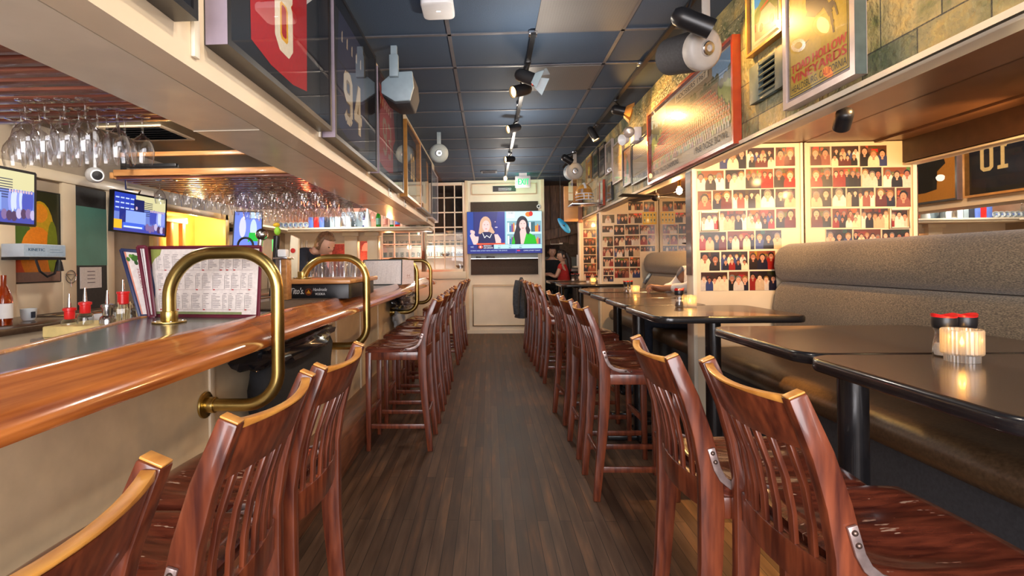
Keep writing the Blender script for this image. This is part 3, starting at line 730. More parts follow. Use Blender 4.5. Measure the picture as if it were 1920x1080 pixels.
a.text('Handmade', .225, .050, .021, (0.93, 0.93, 0.92), 1, width=.125, shear=.25); a.text('VODKA', .245, .024, .015, (0.93, 0.93, 0.92), 1, width=.09, bold=.0008)
a.build('lettering', M['print'], quadB(3.449, -1.372, -1.07, 1.150, 1.245), t, lay=.0002)
g = MB().box(-1.40, 2.62, 1.146, -1.075, 3.44, 1.156)
tag(g.build('rubber_mat', M['rubber_mat'], bevel=.003), 'dark brown rubber drip mat on the bar before the vodka box', 'mat')
# draught tower
t = thing('beer_tower', 'square steel and wood tap tower topped with a white lamp block', 'beer tap', (-1.345, 3.3, 1.156))
MB().box(-1.378, 3.26, 1.157, -1.344, 3.34, 1.42).build('steel_side', M['steel'], t, bevel=.003)
MB().box(-1.342, 3.26, 1.157, -1.306, 3.34, 1.42).build('wood_side', M['oak_trim'], t, bevel=.003)
MB().box(-1.388, 3.24, 1.42, -1.296, 3.36, 1.435).build('plate', M['steel'], t, bevel=.003)
MB().box(-1.372, 3.27, 1.436, -1.315, 3.33, 1.485).build('lamp_block', M['white_plastic'], t, bevel=.008)
# ---------------------------------------------------------------- pint glasses on the service box
pg = tag(MB().lathe([(.028, 0), (.029, .004), (.041, .125), (.0395, .125), (.027, .008), (.002, .006)], n=16).build('pint_glass', M['wine_glass'], loc=(0, 0, 0)),
         'upturned pint glass in the rows on the wooden lid behind the second brass rail', 'glass', 'pint glasses on the service box')
ps = [(-1.40 + .088 * i, 3.98 + .09 * j) for j in range(3) for i in range(5)]
for i, (x, y) in enumerate(ps):
    o = pg if i == 0 else dup(pg); o['label'] = 'upturned pint glass on the service box, %s from its bar-well end, %s row' % (['first', 'second', 'third', 'fourth', 'fifth'][i % 5], ['front', 'middle', 'back'][i // 5])
    o.location = (x + (.03 if (i // 5) % 2 else 0), y, 1.284 + .1255); o.rotation_euler = (PI, 0, 0)
# ---------------------------------------------------------------- things hanging under the bar
def lump(name, label, c, rx, ry, rz, m, cat, amp=.25, seed=1):
    rng = random.Random(seed); g = MB(); n, mm = 28, 18; vs = []; fs = []
    ph = [rng.uniform(0, 6.28) for _ in range(12)]
    for i in range(mm + 1):
        th = PI * i / mm
        for k in range(n):
            a = 2 * PI * k / n; st, ct = math.sin(th), math.cos(th)
            sq = lambda v: math.copysign(abs(v) ** .6, v)
            d = 1 + amp * (.5 * math.sin(3 * a + ph[0] + 2 * th) + .4 * math.sin(7 * a + ph[1] - 5 * th) * st + .35 * math.sin(11 * th + ph[2] + 3 * a) * st + .25 * math.sin(17 * a + ph[3] + 9 * th) * st)
            vs.append((c[0] + rx * sq(st * math.cos(a)) * d, c[1] + ry * sq(st * math.sin(a)) * (1 + (d - 1) * .4), c[2] + rz * sq(ct) * (1 + (d - 1) * .3)))
    for i in range(mm):
        for k in range(n): fs.append((i * n + k, (i + 1) * n + k, (i + 1) * n + (k + 1) % n, i * n + (k + 1) % n))
    g.add(vs, fs); return g
plain('bin_bag', (0.012, 0.012, 0.015), 0.16, var=0.2, coat=0.5)
t = thing('black_bag', 'big black plastic bag hanging under the arm rail beside the first brass rail', 'bag', (-1.08, 2.85, .5))
lump('b', '', (-1.10, 2.85, .78), .085, .50, .25, M['navy_cloth'], 'bag', .14, 4).build('bag_body', M['black_cloth'], t, smooth=60)
lump('b', '', (-1.09, 2.75, .955), .10, .50, .07, M['bin_bag'], 'bag', .38, 9).build('plastic_top', M['bin_bag'], t, smooth=60)
MB().tube([(-1.195, 2.7, 1.00), (-1.09, 2.7, 1.0), (-1.075, 2.7, 1.03)], .006, 8).build('hook', M['brass'], t)
t = thing('black_bag', 'small shiny black bag hooked under the bar near the white menu board', 'bag', (-1.08, 6.5, .85))
lump('b', '', (-1.09, 6.45, .935), .09, .55, .10, M['bin_bag'], 'bag', .34, 12).build('bag_body', M['bin_bag'], t, smooth=60)
MB().tube([(-1.195, 6.4, 1.01), (-1.10, 6.4, 1.0)], .006, 8).build('hook', M['brass'], t)
tag(lump('b', '', (-1.10, 6.6, .70), .07, .55, .14, M['white_cloth'], 'cloth', .2, 15).build('grey_cloth', plain('pale_cloth', (0.34, 0.35, 0.37), 0.9), smooth=60), 'pale grey cloth hanging under the small black bag', 'cloth')
# ---------------------------------------------------------------- bar stools
def make_stool():
    t = thing('bar_stool', 'x', 'bar stool', (0, 0, 0))
    hw = .185; LEGS = {}
    ctr = [(-.052, 0), (-.038, .15), (-.018, .34), (-.002, .55), (.002, .70), (-.002, .80), (-.022, .90), (-.052, 1.0), (-.100, 1.115)]
    hs = [.020, .023, .026, .030, .033, .030, .026, .023, .019]
    for s in (-1, 1):
        MB().strip(ctr, hs, s * hw - .016, s * hw + .016).build('rear_leg', M['stool_wood'], t, bevel=.005); RL = [o for o in t.children if o.name.startswith('rear_leg')][-1]; LEGS[s] = RL
        g = MB().strip([(.405, 0), (.40, .73)], [.016, .021], s * hw - .019, s * hw + .019); g.build('front_leg', M['stool_wood'], t, bevel=.004)
    # seat
    n = 16; vs = []; fs = []
    def sp(i, j):
        u = i / n * 2 - 1; v = j / n * 2 - 1
        e = .16
        x = u * (1 - e * v * v * abs(u) ** 3 * .55); y = v * (1 - e * u * u * abs(v) ** 3 * .55)
        X = .015 + (x + 1) / 2 * .425; Y = y * (.222 - .012 * (1 - (x + 1) / 2))
        z = .772 - .016 * math.exp(-((v - .45) / .34) ** 2) * math.exp(-((u + .1) / .62) ** 4) - .016 * math.exp(-((v + .45) / .34) ** 2) * math.exp(-((u + .1) / .62) ** 4) - .010 * math.exp(-((u + .35) / .4) ** 2) * (1 - v * v)
        z -= .012 * max(0, (abs(u) - .86) / .14) ** 2 + .010 * max(0, (abs(v) - .88) / .12) ** 2 + .012 * max(0, u - .5) ** 2
        return X, Y, z
    for i in range(n + 1):
        for j in range(n + 1): vs.append(sp(i, j))
    b0 = len(vs)
    for i in range(n + 1):
        for j in range(n + 1):
            X, Y, z = sp(i, j); vs.append((X * .985 + .003, Y * .98, .732))
    for i in range(n):
        for j in range(n):
            a = i * (n + 1) + j; fs.append((a, a + n + 1, a + n + 2, a + 1)); fs.append((b0 + a, b0 + a + 1, b0 + a + n + 2, b0 + a + n + 1))
    for k in range(n):
        for a, b in ((k, k + 1), (n * (n + 1) + k + 1, n * (n + 1) + k)): fs.append((a, b, b0 + b, b0 + a))
        for a, b in (((k + 1) * (n + 1), k * (n + 1)), (k * (n + 1) + n, (k + 1) * (n + 1) + n)): fs.append((a, b, b0 + b, b0 + a))
    MB().add(vs, fs).build('seat', M['seat_wood'], t, smooth=50)
    g = MB()
    g.box(.03, -hw - .012, .672, .385, -hw + .010, .731).box(.03, hw - .010, .672, .385, hw + .012, .731).box(.392, -hw + .02, .672, .412, hw - .02, .731)
    g.build('apron', M['stool_wood'], t, bevel=.003)
    for s in (-1, 1): MB().box(-.015, s * hw - .009, .165, .385, s * hw + .009, .198).build('stretcher', M['stool_wood'], t, bevel=.003)
    MB().box(.388, -hw + .02, .255, .414, hw - .02, .290).build('stretcher', M['stool_wood'], t, bevel=.003)
    MB().box(-.036, -hw + .017, .24, -.018, hw - .017, .272).build('stretcher', M['stool_wood'], t, bevel=.003)
    # curved back rails (bowed away from the seat)
    def rail(z0, z1, x0, x1, bow, th, name, m, top=None, par=None):
        n = 12; vs = []; fs = []
        for i in range(n + 1):
            y = -hw + .017 + (2 * hw - .034) * i / n; c = 1 - (y / hw) ** 2
            zz = z1 + (top(y) if top else 0)
            for (x, z) in ((x0, z0), (x1, zz)): vs += [(x - bow * c - th, y, z), (x - bow * c + th, y, z)]
        for i in range(n):
            a, b = i * 4, i * 4 + 4
            fs += [(a, b, b + 2, a + 2), (a + 1, a + 3, b + 3, b + 1), (a, a + 1, b + 1, b), (a + 2, b + 2, b + 3, a + 3)]
        fs += [(0, 2, 3, 1), (n * 4, n * 4 + 1, n * 4 + 3, n * 4 + 2)]
        return MB().add(vs, fs).build(name, m, par or t, bevel=.003)
    tp = lambda y: .012 * (y / hw) ** 2
    tr = rail(1.000, 1.092, -.054, -.092, .038, .011, 'top_rail', M['stool_wood'], tp)
    rail(1.093, 1.100, -.092, -.095, .038, .0115, 'worn_lit_top_edge', M['stool_worn_lit'], tp, tr)  # bright strip: lamp light on the rail top painted as colour
    rail(.690, .768, -.004, -.006, .030, .010, 'lower_rail', M['stool_wood'])
    for k in range(6):
        y = -.125 + .05 * k; c = 1 - (y / hw) ** 2
        MB().strip([(-.008 - .030 * c, .762), (-.011 - .031 * c, .83), (-.024 - .033 * c, .91), (-.055 - .037 * c, 1.008)], .0055, y - .010, y + .010).build('slat', M['stool_wood'], t, bevel=.002)
    for s in (-1, 1):
        path = [(-.004, .868), (.004, .840), (.012, .812), (.026, .786), (.050, .766), (.085, .754), (.165, .750)]
        y0 = s * (hw + .016)
        MB().strip(path, .010, y0, y0 + s * .007).build('bracket', M['worn_steel'], t, bevel=.002); bk = [o for o in t.children if o.name.startswith('bracket')][-1]
        for (x, z) in ((-.001, .856), (.006, .832), (.118, .752), (.150, .7505)): MB().ell((x, y0 + s * .008, z), .006, .005, .006, 10, 6).build('bolt', M['dark_bronze'], bk)
        MB().obox((-.1008, s * hw, 1.1165), (.0160, 0, .0067), (0, .0125, 0), (-.0008, 0, .0019)).build('worn_lit_post_top', M['stool_worn_lit'], LEGS[s], bevel=.0015)
    return t
st0 = make_stool()
RS = [(.685, 1.215, 2, 'scratched bar stool beside the candle table, closest on the table side'),
      (.605, 1.625, -1, 'bar stool with shiny amber-lit seat next to the scratched one'),
      (.655, 3.17, 0, 'bar stool with metal bracket on its post beside the big rounded table corner'),
      (.660, 3.80, 1, 'bar stool directly behind the one with the bracket on the table side'),
      (.655, 4.55, 6, 'bar stool with dark broad back halfway along the table side'),
      (.665, 6.05, 0, 'bar stool two places before the one wearing the jacket, light worn post'),
      (.640, 6.70, 0, 'bar stool three places from the end of the table side'),
      (.620, 7.35, 0, 'bar stool just before the jacket stool on the table side'),
      (.600, 8.05, 0, 'bar stool with a grey jacket hung on its back')]
LS = [(-.560, .50, 0, 'bar stool with only its broad back in view at the bar, picture corner'),
      (-.548, 1.055, 0, 'bar stool below the first brass rail with worn, painted-lit orange top edge'),
      (-.540, 1.51, -1, 'bar stool whose pale post stands before the hanging black plastic bag'),
      (-.500, 3.95, 0, 'bar stool with its glossy seat and side bracket in full view at the bar'),
      (-.500, 4.60, 0, 'second bar stool of the tight row of four at the bar'),
      (-.500, 5.20, 0, 'third bar stool of the tight row of four at the bar'),
      (-.500, 5.80, 0, 'fourth bar stool of the tight row of four at the bar'),
      (-.490, 7.15, 0, 'bar stool after the gap near the window partition, first of the last three'),
      (-.475, 7.75, 0, 'bar stool near the window partition, middle of the last three'),
      (-.445, 8.40, -3, 'last bar stool at the end of the bar beside the cream back wall')]
for i, (x, y, r, lab) in enumerate(RS):
    o = st0 if i == 0 else copy_to(st0, (0, 0, 0), 0)
    o.location = (x, y, 0); o.rotation_euler = (0, 0, math.radians(r)); o['label'] = 'mahogany ' + lab; o['group'] = 'bar stools along the tables'
for i, (x, y, r, lab) in enumerate(LS):
    o = copy_to(st0, (x, y, 0), PI + math.radians(r)); o['label'] = 'mahogany ' + lab; o['group'] = 'bar stools along the bar'
# jacket
t = thing('jacket', 'dark grey jacket hanging over the back of the last table-side stool', 'jacket', (.50, 8.05, .5))
g = MB(); n, m = 22, 14; vs = []; fs = []
for i in range(m + 1):
    for k in range(n):
        a = 2 * PI * k / n; z = 1.15 - .62 * i / m; f = min(1, .35 + i * .3)
        rx = (.05 + .045 * i / m + .012 * math.sin(4 * a + i * .5)) * (f if i < 3 else 1); ry = (.20 + .04 * i / m + .014 * math.sin(7 * a + i * .3)) * (f if i < 2 else 1)
        vs.append((.50 - .01 * i / m + rx * math.cos(a), 8.03 + ry * math.sin(a), z))
for i in range(m):
    for k in range(n): fs.append((i * n + k, i * n + (k + 1) % n, (i + 1) * n + (k + 1) % n, (i + 1) * n + k))
fs += [tuple(range(n))[::-1]]
g.add(vs, fs).build('jacket_body', M['grey_jacket'], t, smooth=60)
MB().tube([(.44, 7.84, 1.10), (.41, 7.80, .95), (.40, 7.79, .75), (.41, 7.80, .60)], [.05, .055, .05, .045], 12).build('sleeve', M['grey_jacket'], t, smooth=60)
# ---------------------------------------------------------------- tables
def rrect(x0, y0, x1, y1, r, n=7):
    pts = []
    for cx_, cy_, a in ((x1 - r, y1 - r, 0), (x0 + r, y1 - r, 90), (x0 + r, y0 + r, 180), (x1 - r, y0 + r, 270)):
        for k in range(n + 1):
            b = math.radians(a + 90 * k / n); pts.append((cx_ + r * math.cos(b), cy_ + r * math.sin(b)))
    return pts
def table(x0, y0, x1, y1, label, poles, r=.085, z=1.07):
    t = thing('bar_table', label, 'table', ((x0 + x1) / 2, (y0 + y1) / 2, 0), 'laminate bar tables')
    MB().prism(rrect(x0 + .012, y0 + .012, x1 - .012, y1 - .012, r - .01), 'z', z - .03, z).build('tabletop', M['black_laminate'], t); tt_ = [o for o in t.children if o.name.startswith('tabletop')][0]
    o = rrect(x0 + .008, y0 + .008, x1 - .008, y1 - .008, r - .005)
    g = MB(); pts = [(x, y, z - .020) for x, y in o]; n = len(pts)
    vs = []; pr = [(-.004, .0205), (.006, .018), (.010, .008), (.010, -.010), (.006, -.018), (-.004, -.020)]
    for i, (x, y) in enumerate(o):
        a = Vector(o[i - 1]); b = Vector(o[(i + 1) % n]); tt = (b - a).normalized(); nn = Vector((tt.y, -tt.x))
        for d, h in pr: vs.append((x + nn.x * d, y + nn.y * d, z - .0205 + h))
    k = len(pr); fs = [(i * k + j, ((i + 1) % n) * k + j, ((i + 1) % n) * k + (j + 1) % k, i * k + (j + 1) % k) for i in range(n) for j in range(k)]
    g.add(vs, fs).build('edge_band', M['table_edge'], tt_, smooth=60)
    for (px, py) in poles:
        g = MB().cyl((px, py, .03), (px, py, z - .05), .045, n=24); g.cyl((px, py, z - .06), (px, py, z - .031), .11, n=24); g.build('pole', M['table_edge'], t)
        g = MB()
        for a in (0, PI / 2): g.bar((px - .25 * math.cos(a), py - .25 * math.sin(a), .02), (px + .25 * math.cos(a), py + .25 * math.sin(a), .02), .07, .035)
        g.build('base', M['table_edge'], t, bevel=.006)
    return t
table(1.01, .985, 1.98, 1.712, 'dark laminate bar table carrying the big ribbed candle glass', [(1.62, 1.28)])
table(1.03, 1.722, 1.98, 2.462, 'empty dark laminate bar table between the candle table and the long bench', [(1.235, 1.80)])
table(.930, 2.88, 1.765, 3.615, 'glossy bar table with rounded corners, salt and pepper and a candle, before the photo partition', [(1.375, 3.22)])
table(.965, 3.625, 1.53, 4.375, 'narrow dark bar table joined behind the rounded-corner table', [(1.15, 4.02)])
table(.985, 4.385, 1.80, 5.12, 'dark bar table where the person with the phone is sitting', [(1.32, 4.62)])
table(1.02, 5.25, 1.80, 5.98, 'cream-lit bar table beyond the person with the phone', [(1.38, 5.60)])
table(1.0, 7.10, 1.95, 7.85, 'dark bar table in the last booth, two shakers and a candle on it', [(1.30, 7.4)])
table(.98, 8.25, 1.90, 8.95, 'dark table farthest along, standing before the kitchen opening', [(1.2, 8.6)])
# ---------------------------------------------------------------- benches
def bench(y0, y1, label):
    t = thing('booth_bench', label, 'bench', (2.0, (y0 + y1) / 2, 0), 'booth benches along the mirror')
    MB().box(1.68, y0 + .02, 0, 2.33, y1 - .02, .585).build('base', M['dark_speaker'], t)
    def roll(poly, nm, m):
        g = MB(); n = len(poly); cx_ = sum(p[0] for p in poly) / n; cz = sum(p[1] for p in poly) / n
        vs = []; Ys = [(y0, .72), (y0 + .012, .88), (y0 + .035, .97), (y0 + .07, 1), (y1 - .07, 1), (y1 - .035, .97), (y1 - .012, .88), (y1, .72)]
        for yy, s in Ys: vs += [(cx_ + (x - cx_) * s, yy, cz + (z - cz) * (.5 + .5 * s)) for x, z in poly]
        fs = [(i * n + k, i * n + (k + 1) % n, (i + 1) * n + (k + 1) % n, (i + 1) * n + k) for i in range(len(Ys) - 1) for k in range(n)]
        fs += [tuple(range(n))[::-1], tuple((len(Ys) - 1) * n + k for k in range(n))]
        return g.add(vs, fs).build(nm, m, t, smooth=60)
    roll([(1.66, .59), (1.62, .61), (1.60, .65), (1.605, .69), (1.63, .725), (1.68, .742), (1.80, .748), (2.14, .742), (2.16, .70), (2.16, .59)], 'seat_cushion', M['seat_vinyl'])
    roll([(2.17, .70), (2.10, .76), (2.075, .90), (2.07, 1.05), (2.09, 1.17), (2.13, 1.218), (2.20, 1.225), (2.315, 1.225), (2.315, .70)], 'lower_back', M['bench_fabric'])
    roll([(2.13, 1.225), (2.09, 1.26), (2.075, 1.33), (2.085, 1.41), (2.12, 1.465), (2.18, 1.492), (2.25, 1.492), (2.30, 1.47), (2.315, 1.41), (2.315, 1.228)], 'upper_back', M['bench_fabric'])
    return t
bench(-.6, 3.86, 'long tan upholstered bench with two padded rolls under the mirror beside the candle table')
bench(4.10, 7.02, 'tan upholstered bench in the middle booth where the person with the phone sits')
# ---------------------------------------------------------------- partitions and mirrors
def part(y, label, x0=1.525, x1=2.335, th=.12, cat='partition', ztop=2.245):
    t = thing('photo_board', label, 'photo board', ((x0 + x1) / 2, y, 0), 'cream boards between the booths')
    MB().box(x0 + .02, y + .012, 0, x1, y + th, ztop).build('panel', M['cream'], t)
    g = MB().box(x0, y, 0, x0 + .03, y + th + .005, ztop); g.box(x1 - .018, y - .004, 1.4, x1, y + .012, ztop); g.build('edge_post', M['cream_pale'], t, bevel=.004)
    return t
part(3.90, 'cream partition covered with snapshots beside the long bench')
part(7.15, 'cream partition covered with snapshots behind the middle booth')
part(8.74, 'narrow strip of cream partition with snapshots by the helmet case', x1=2.30)
for y0, y1, lab in ((-2.2, 3.895, 'long wall mirror above the tan bench reflecting framed jerseys'), (4.03, 7.145, 'wall mirror above the middle booth bench'), (7.28, 8.73, 'wall mirror in the last booth')):
    tag(MB().box(2.34, y0, .7, 2.358, y1, 2.248).build('wall_mirror', M['mirror']), lab, 'mirror', 'mirrors on the booth wall')
def px1(x, y): return 1.557 + (1300 + x / 3.725 - 1305) * .0039, 2.243 - (270 + y / 3.725 - 272) * .00399
def px2(x, y): return 1.54 + (1080 + x / 4.909 - 1124) * .00735, 2.045 - (340 + y / 4.909 - 400) * .00735
ROWN = ['top', 'second', 'third', 'fourth', 'fifth', 'sixth', 'seventh', 'lowest']
NUMN = ['first', 'second', 'third', 'fourth', 'fifth', 'sixth', 'seventh', 'eighth']
def CN(c):
    return {0: 'white', 1: 'red', 2: 'navy', 3: 'black', 4: 'dark red', 5: 'cream', 6: 'blue', 7: 'rose', 8: 'beige'}[c]
def collage(rows, conv, y, where, side_word, seed):
    rng = random.Random(seed)
    for ri, row in enumerate(rows):
        for ci, r in enumerate(row):
            x0, y0, x1, y1 = r[:4]; X0, Z1 = conv(x0, y0); X1, Z0 = conv(x1, y1); X1 = min(X1, 2.315)
            n = r[4] if len(r) > 4 else None; w_, h_ = X1 - X0, Z1 - Z0
            a, n = snapshot(w_, h_, rng, n)
            g = MB().box(X0, y - .002, Z0, X1, y, Z1) if False else MB().box(X0 + .002, y + .006, Z0 + .002, X1 - .002, y + .0115, Z1 - .002)
            lab = 'snapshot of %d, %s from the post, %s row, on %s' % (n, NUMN[ci], ROWN[ri], where)
            o = g.build('snapshot', M['white_paper'], loc=(X0, y, Z0)); tag(o, lab, 'photo', 'snapshots on ' + side_word)
            a.build('print', M['print'], quadB(y + .006, X0 + .002, X1 - .002, Z0 + .002, Z1 - .002), o, lay=.00006, off=.0002)
C1 = [[(185, 30, 375, 178, 3), (378, 30, 572, 172, 8), (575, 30, 715, 165, 2)],
      [(22, 183, 218, 325, 3), (222, 180, 362, 318, 3), (365, 178, 562, 318, 5), (562, 175, 715, 315, 2)],
      [(25, 325, 130, 462, 1), (132, 322, 272, 458, 2), (275, 320, 468, 455, 5), (470, 318, 568, 452, 1), (570, 318, 715, 452, 2)],
      [(48, 480, 170, 600, 3), (180, 465, 370, 605, 5), (372, 462, 570, 600, 8), (573, 458, 715, 595, 2)],
      [(36, 612, 230, 745, 4), (232, 608, 425, 742, 5), (428, 605, 615, 740, 3)],
      [(40, 752, 182, 888, 2), (186, 750, 378, 885, 8), (382, 748, 570, 883, 3)],
      [(42, 893, 235, 1028, 5), (238, 890, 380, 1028, 3), (384, 888, 575, 1028, 4)]]
collage(C1, px1, 3.902, 'the board beside the long bench', 'the board beside the long bench', 11)
X0, Z1 = px1(40, 474); X1, Z0 = px1(178, 606)
g = MB(); ring_ = lambda g, x0, x1, z0, z1, y0, y1, w: (g.box(x0, y0, z0, x0 + w, y1, z1), g.box(x1 - w, y0, z0, x1, y1, z1), g.box(x0 + w, y0, z0, x1 - w, y1, z0 + w), g.box(x0 + w, y0, z1 - w, x1 - w, y1, z1))
ring_(g, X0 - .002, X1 + .002, Z0 - .004, Z1 + .004, 3.895, 3.913, .012); FS = [o for o in bpy.data.objects if o.get('label', '').find('first from the post, fourth row, on the board beside') >= 0][0]; FS['label'] = 'cream-framed snapshot, first in the fourth row on the board beside the long bench'; g.build('frame', M['cream_pale'], FS, bevel=.002)
C2 = [[(475, 190, 610, 270, 5), (615, 190, 716, 285, 2)],
      [(235, 305, 350, 385, 1), (370, 300, 470, 395, 3), (475, 295, 600, 390, 5)],
      [(235, 408, 335, 470, 3), (342, 400, 440, 495, 2), (442, 400, 572, 492, 4), (575, 405, 716, 490, 8)],
      [(237, 505, 335, 600, 2), (340, 502, 440, 595, 2), (442, 500, 575, 592, 5), (578, 498, 648, 590, 1), (650, 498, 716, 590, 2)],
      [(237, 603, 335, 690, 3), (342, 598, 440, 697, 3), (442, 598, 578, 695, 4), (582, 598, 716, 650, 5)],
      [(237, 695, 335, 785, 4), (342, 700, 480, 790, 5), (482, 700, 578, 790, 3)],
      [(240, 800, 335, 865, 5), (342, 798, 478, 892, 4), (482, 798, 578, 892, 3)],
      [(240, 870, 335, 925, 2)]]
collage(C2, px2, 7.152, 'the board behind the middle booth', 'the board behind the middle booth', 23)
rng = random.Random(41)
for r_ in range(7):
    for c_ in range(3):
        X0 = 1.60 + c_ * .22; Z0 = 1.94 - r_ * .145
        a, n = snapshot(.21, .135, rng); o = MB().box(X0, 8.746, Z0, X0 + .21, 8.7515, Z0 + .135).build('snapshot', M['white_paper'], loc=(X0, 8.75, Z0))
        tag(o, 'snapshot %s from the post, %s row, narrow board by the helmet case' % (NUMN[c_], ROWN[r_]), 'photo', 'snapshots on the narrow board')
        a.build('print', M['print'], quadB(8.746, X0, X0 + .21, Z0, Z0 + .135), o, lay=.00006, off=.0002)
# yellow trading-card poster on the middle board
a = Art(.17, .16); a.rect(0, 0, .17, .16, (0.95, 0.75, 0.12), 0)
for i in range(4):
    for j in range(2): a.rect(.012 + i * .04, .02 + j * .07, .04 + i * .04, .08 + j * .07, (0.85, 0.82, 0.6), 1); a.ell(.026 + i * .04, .055 + j * .07, .009, .014, (0.3, 0.25, 0.12), 2, 8)
X0, Z1 = px2(605, 290); X1, Z0 = px2(716, 400)
o = MB().box(X0, 7.158, Z0, 2.31, 7.1635, Z1).build('card_poster', M['white_paper'], loc=(X0, 7.15, Z0)); tag(o, 'yellow poster with small cards on the board behind the middle booth', 'poster')
a.build('print', M['print'], quadB(7.157, X0, 2.31, Z0, Z1), o, lay=.0001, off=.0004)
# dark photo strip on the partition end
a = Art(.10, .86); rng = random.Random(8)
a.rect(0, 0, .10, .86, (0.10, 0.05, 0.05), 0)
for k in range(6):
    z = .015 + k * .14
    a.rect(.006, z, .094, z + .13, rng.choice([(0.25, 0.14, 0.12), (0.18, 0.10, 0.14), (0.3, 0.18, 0.1)]), 1)
    for j in range(3): draw = (a.ell(.022 + .028 * j, z + .07, .010, .014, (0.45, 0.3, 0.25), 2, 8), a.ell(.022 + .028 * j, z + .02, .014, .035, (0.12, 0.08, 0.09), 2, 8))
for y0, lab in ((3.905, 'dark strip of small photos on the end post beside the long bench'), (7.16, 'dark strip of small photos on the end post of the middle booth board')):
    o = MB().box(1.517, y0, 1.27, 1.5245, y0 + .105, 2.05).build('photo_strip', M['stone_photo']); tag(o, lab, 'photo strip', 'photo strips')
    a.build('print', M['print'], quadR(1.517, y0, y0 + .105, 1.27, 2.05), o, lay=.0001, off=.0004)
# ---------------------------------------------------------------- shakers and candles
def make_shaker():
    t = thing('shaker', 'x', 'shaker', (0, 0, 0))
    MB().lathe([(.002, .001), (.024, .001), (.027, .006), (.0275, .018), (.0245, .04), (.0205, .058), (.0205, .068), (.0265, .082)], n=20).build('glass_body', M['wine_glass'], t, smooth=60)
    MB().lathe([(.002, .004), (.022, .004), (.0245, .018), (.021, .036), (.002, .037)], n=16).build('filling', M['filling_a'], t)
    MB().lathe([(.002, .080), (.026, .080), (.0285, .090), (.0290, .112), (.002, .112)], n=24).build('cap', M['black_plastic'], t, bevel=.001)
    vs = []; n = 24
    for k in range(n):
        a = 2 * PI * k / n; z = .1185 + .0045 * math.cos(2 * a)
        vs += [(.0285 * math.cos(a), .0285 * math.sin(a), .1105), (.0300 * math.cos(a), .0300 * math.sin(a), z), (.020 * math.cos(a), .020 * math.sin(a), .1125)]
    fs = []
    for k in range(n):
        j = (k + 1) % n; fs += [(k * 3, j * 3, j * 3 + 1, k * 3 + 1), (k * 3 + 1, j * 3 + 1, j * 3 + 2, k * 3 + 2)]
    vs.append((0, 0, .1125)); fs += [(k * 3 + 2, ((k + 1) % n) * 3 + 2, len(vs) - 1) for k in range(n)]
    MB().add(vs, fs).build('red_top', M['red_plastic'], t)
    return t
plain('filling_a', (0.75, 0.72, 0.66), 0.8, var=0.1, s=200); plain('filling_b', (0.10, 0.07, 0.05), 0.8, var=0.4, s=200)
sh0 = make_shaker(); first = [True]
def shaker(x, y, label, pepper=False, s=1.0):
    if first[0]: o = sh0; first[0] = False
    else: o = copy_to(sh0, (0, 0, 0), 0)
    o.location = (x, y, 1.0705); o['label'] = label; o['group'] = 'red-topped shakers on the tables'; o.scale = (s, s, s)
    if pepper:
        for ch in o.children:
            if ch.name.startswith('filling'): ch.data = ch.data.copy(); ch.data.materials[0] = M['filling_b']
def candle(x, y, label, big=False):
    t = thing('candle_holder', label, 'candle', (x, y, 1.0705), 'lit glass candle holders')
    z = 1.0705
    if big:
        vs = []; fs = []; n = 96; pr = [(.040, 0), (.0405, .020), (.046, .022), (.0485, .026), (.0485, .092), (.0465, .096), (.045, .092), (.045, .028), (.002, .026)]
        for r, h in pr:
            for k in range(n): rr = r + (.0011 if k % 3 == 0 else -.0006 if k % 3 == 1 else 0) * (1 if r > .03 else 0); vs.append((x + rr * math.cos(2 * PI * k / n), y + rr * math.sin(2 * PI * k / n), z + h))
        for i in range(len(pr) - 1):
            for k in range(n): fs.append((i * n + k, i * n + (k + 1) % n, (i + 1) * n + (k + 1) % n, (i + 1) * n + k))
        MB().add(vs, fs).build('ribbed_glass', M['candle_glass'], t, smooth=20); rw, h0 = .022, .030
    else:
        g = MB()
        for s_, (r0, r1) in enumerate(((.033, .033), (.029, .029))):
            q = [(x + sx * r0, y + sy * r0) for sx, sy in ((-1, -1), (1, -1), (1, 1), (-1, 1))]
            zb = z + (.012 if s_ else 0)
            for i in range(4): a_, b_ = q[i], q[(i + 1) % 4]; g.add([(*a_, zb), (*b_, zb), (*b_, z + .078), (*a_, z + .078)], [(0, 1, 2, 3)])
            g.add([(*p, zb) for p in q], [(3, 2, 1, 0)])
        g.build('glass_cube', M['candle_glass'], t); rw, h0 = .018, .014
    MB().cyl((x, y, z + h0), (x, y, z + h0 + .016), rw, n=20).build('tealight', M['black_plastic'] if big else M['wax'], t, bevel=.001)
    MB().lathe([(.001, 0), (.0045, .004), (.0055, .010), (.003, .019), (.0005, .027)], (x, y, z + h0 + .017), n=12).build('flame', M['flame'], t, smooth=60)
    point('candle_light', (x, y, z + h0 + .035), .35, (1.0, 0.50, 0.10), .008)
candle(1.405, 1.585, 'large ribbed glass holder with glowing candle on the candle table', True)
shaker(1.425, 1.668, 'red-topped black shaker half hidden behind the ribbed candle glass, beside the clear glass edge', s=1.1)
shaker(1.492, 1.675, 'red-topped black shaker directly behind the ribbed candle glass', True, s=1.1)
candle(1.345, 3.50, 'square glass candle holder on the rounded-corner table')
shaker(1.262, 3.47, 'shaker in front with clear waisted glass on the rounded-corner table', True)
shaker(1.315, 3.60, 'shaker behind the square candle on the rounded-corner table')
candle(1.40, 4.98, 'square glass candle holder on the table of the person with the phone')
shaker(1.325, 5.02, 'shaker left of the candle on the table of the person with the phone', True)
shaker(1.375, 5.08, 'shaker behind the candle on the table of the person with the phone')
candle(1.50, 7.5, 'small glowing candle holder in the last booth')
shaker(1.42, 7.45, 'white salt shaker beside the candle in the last booth')
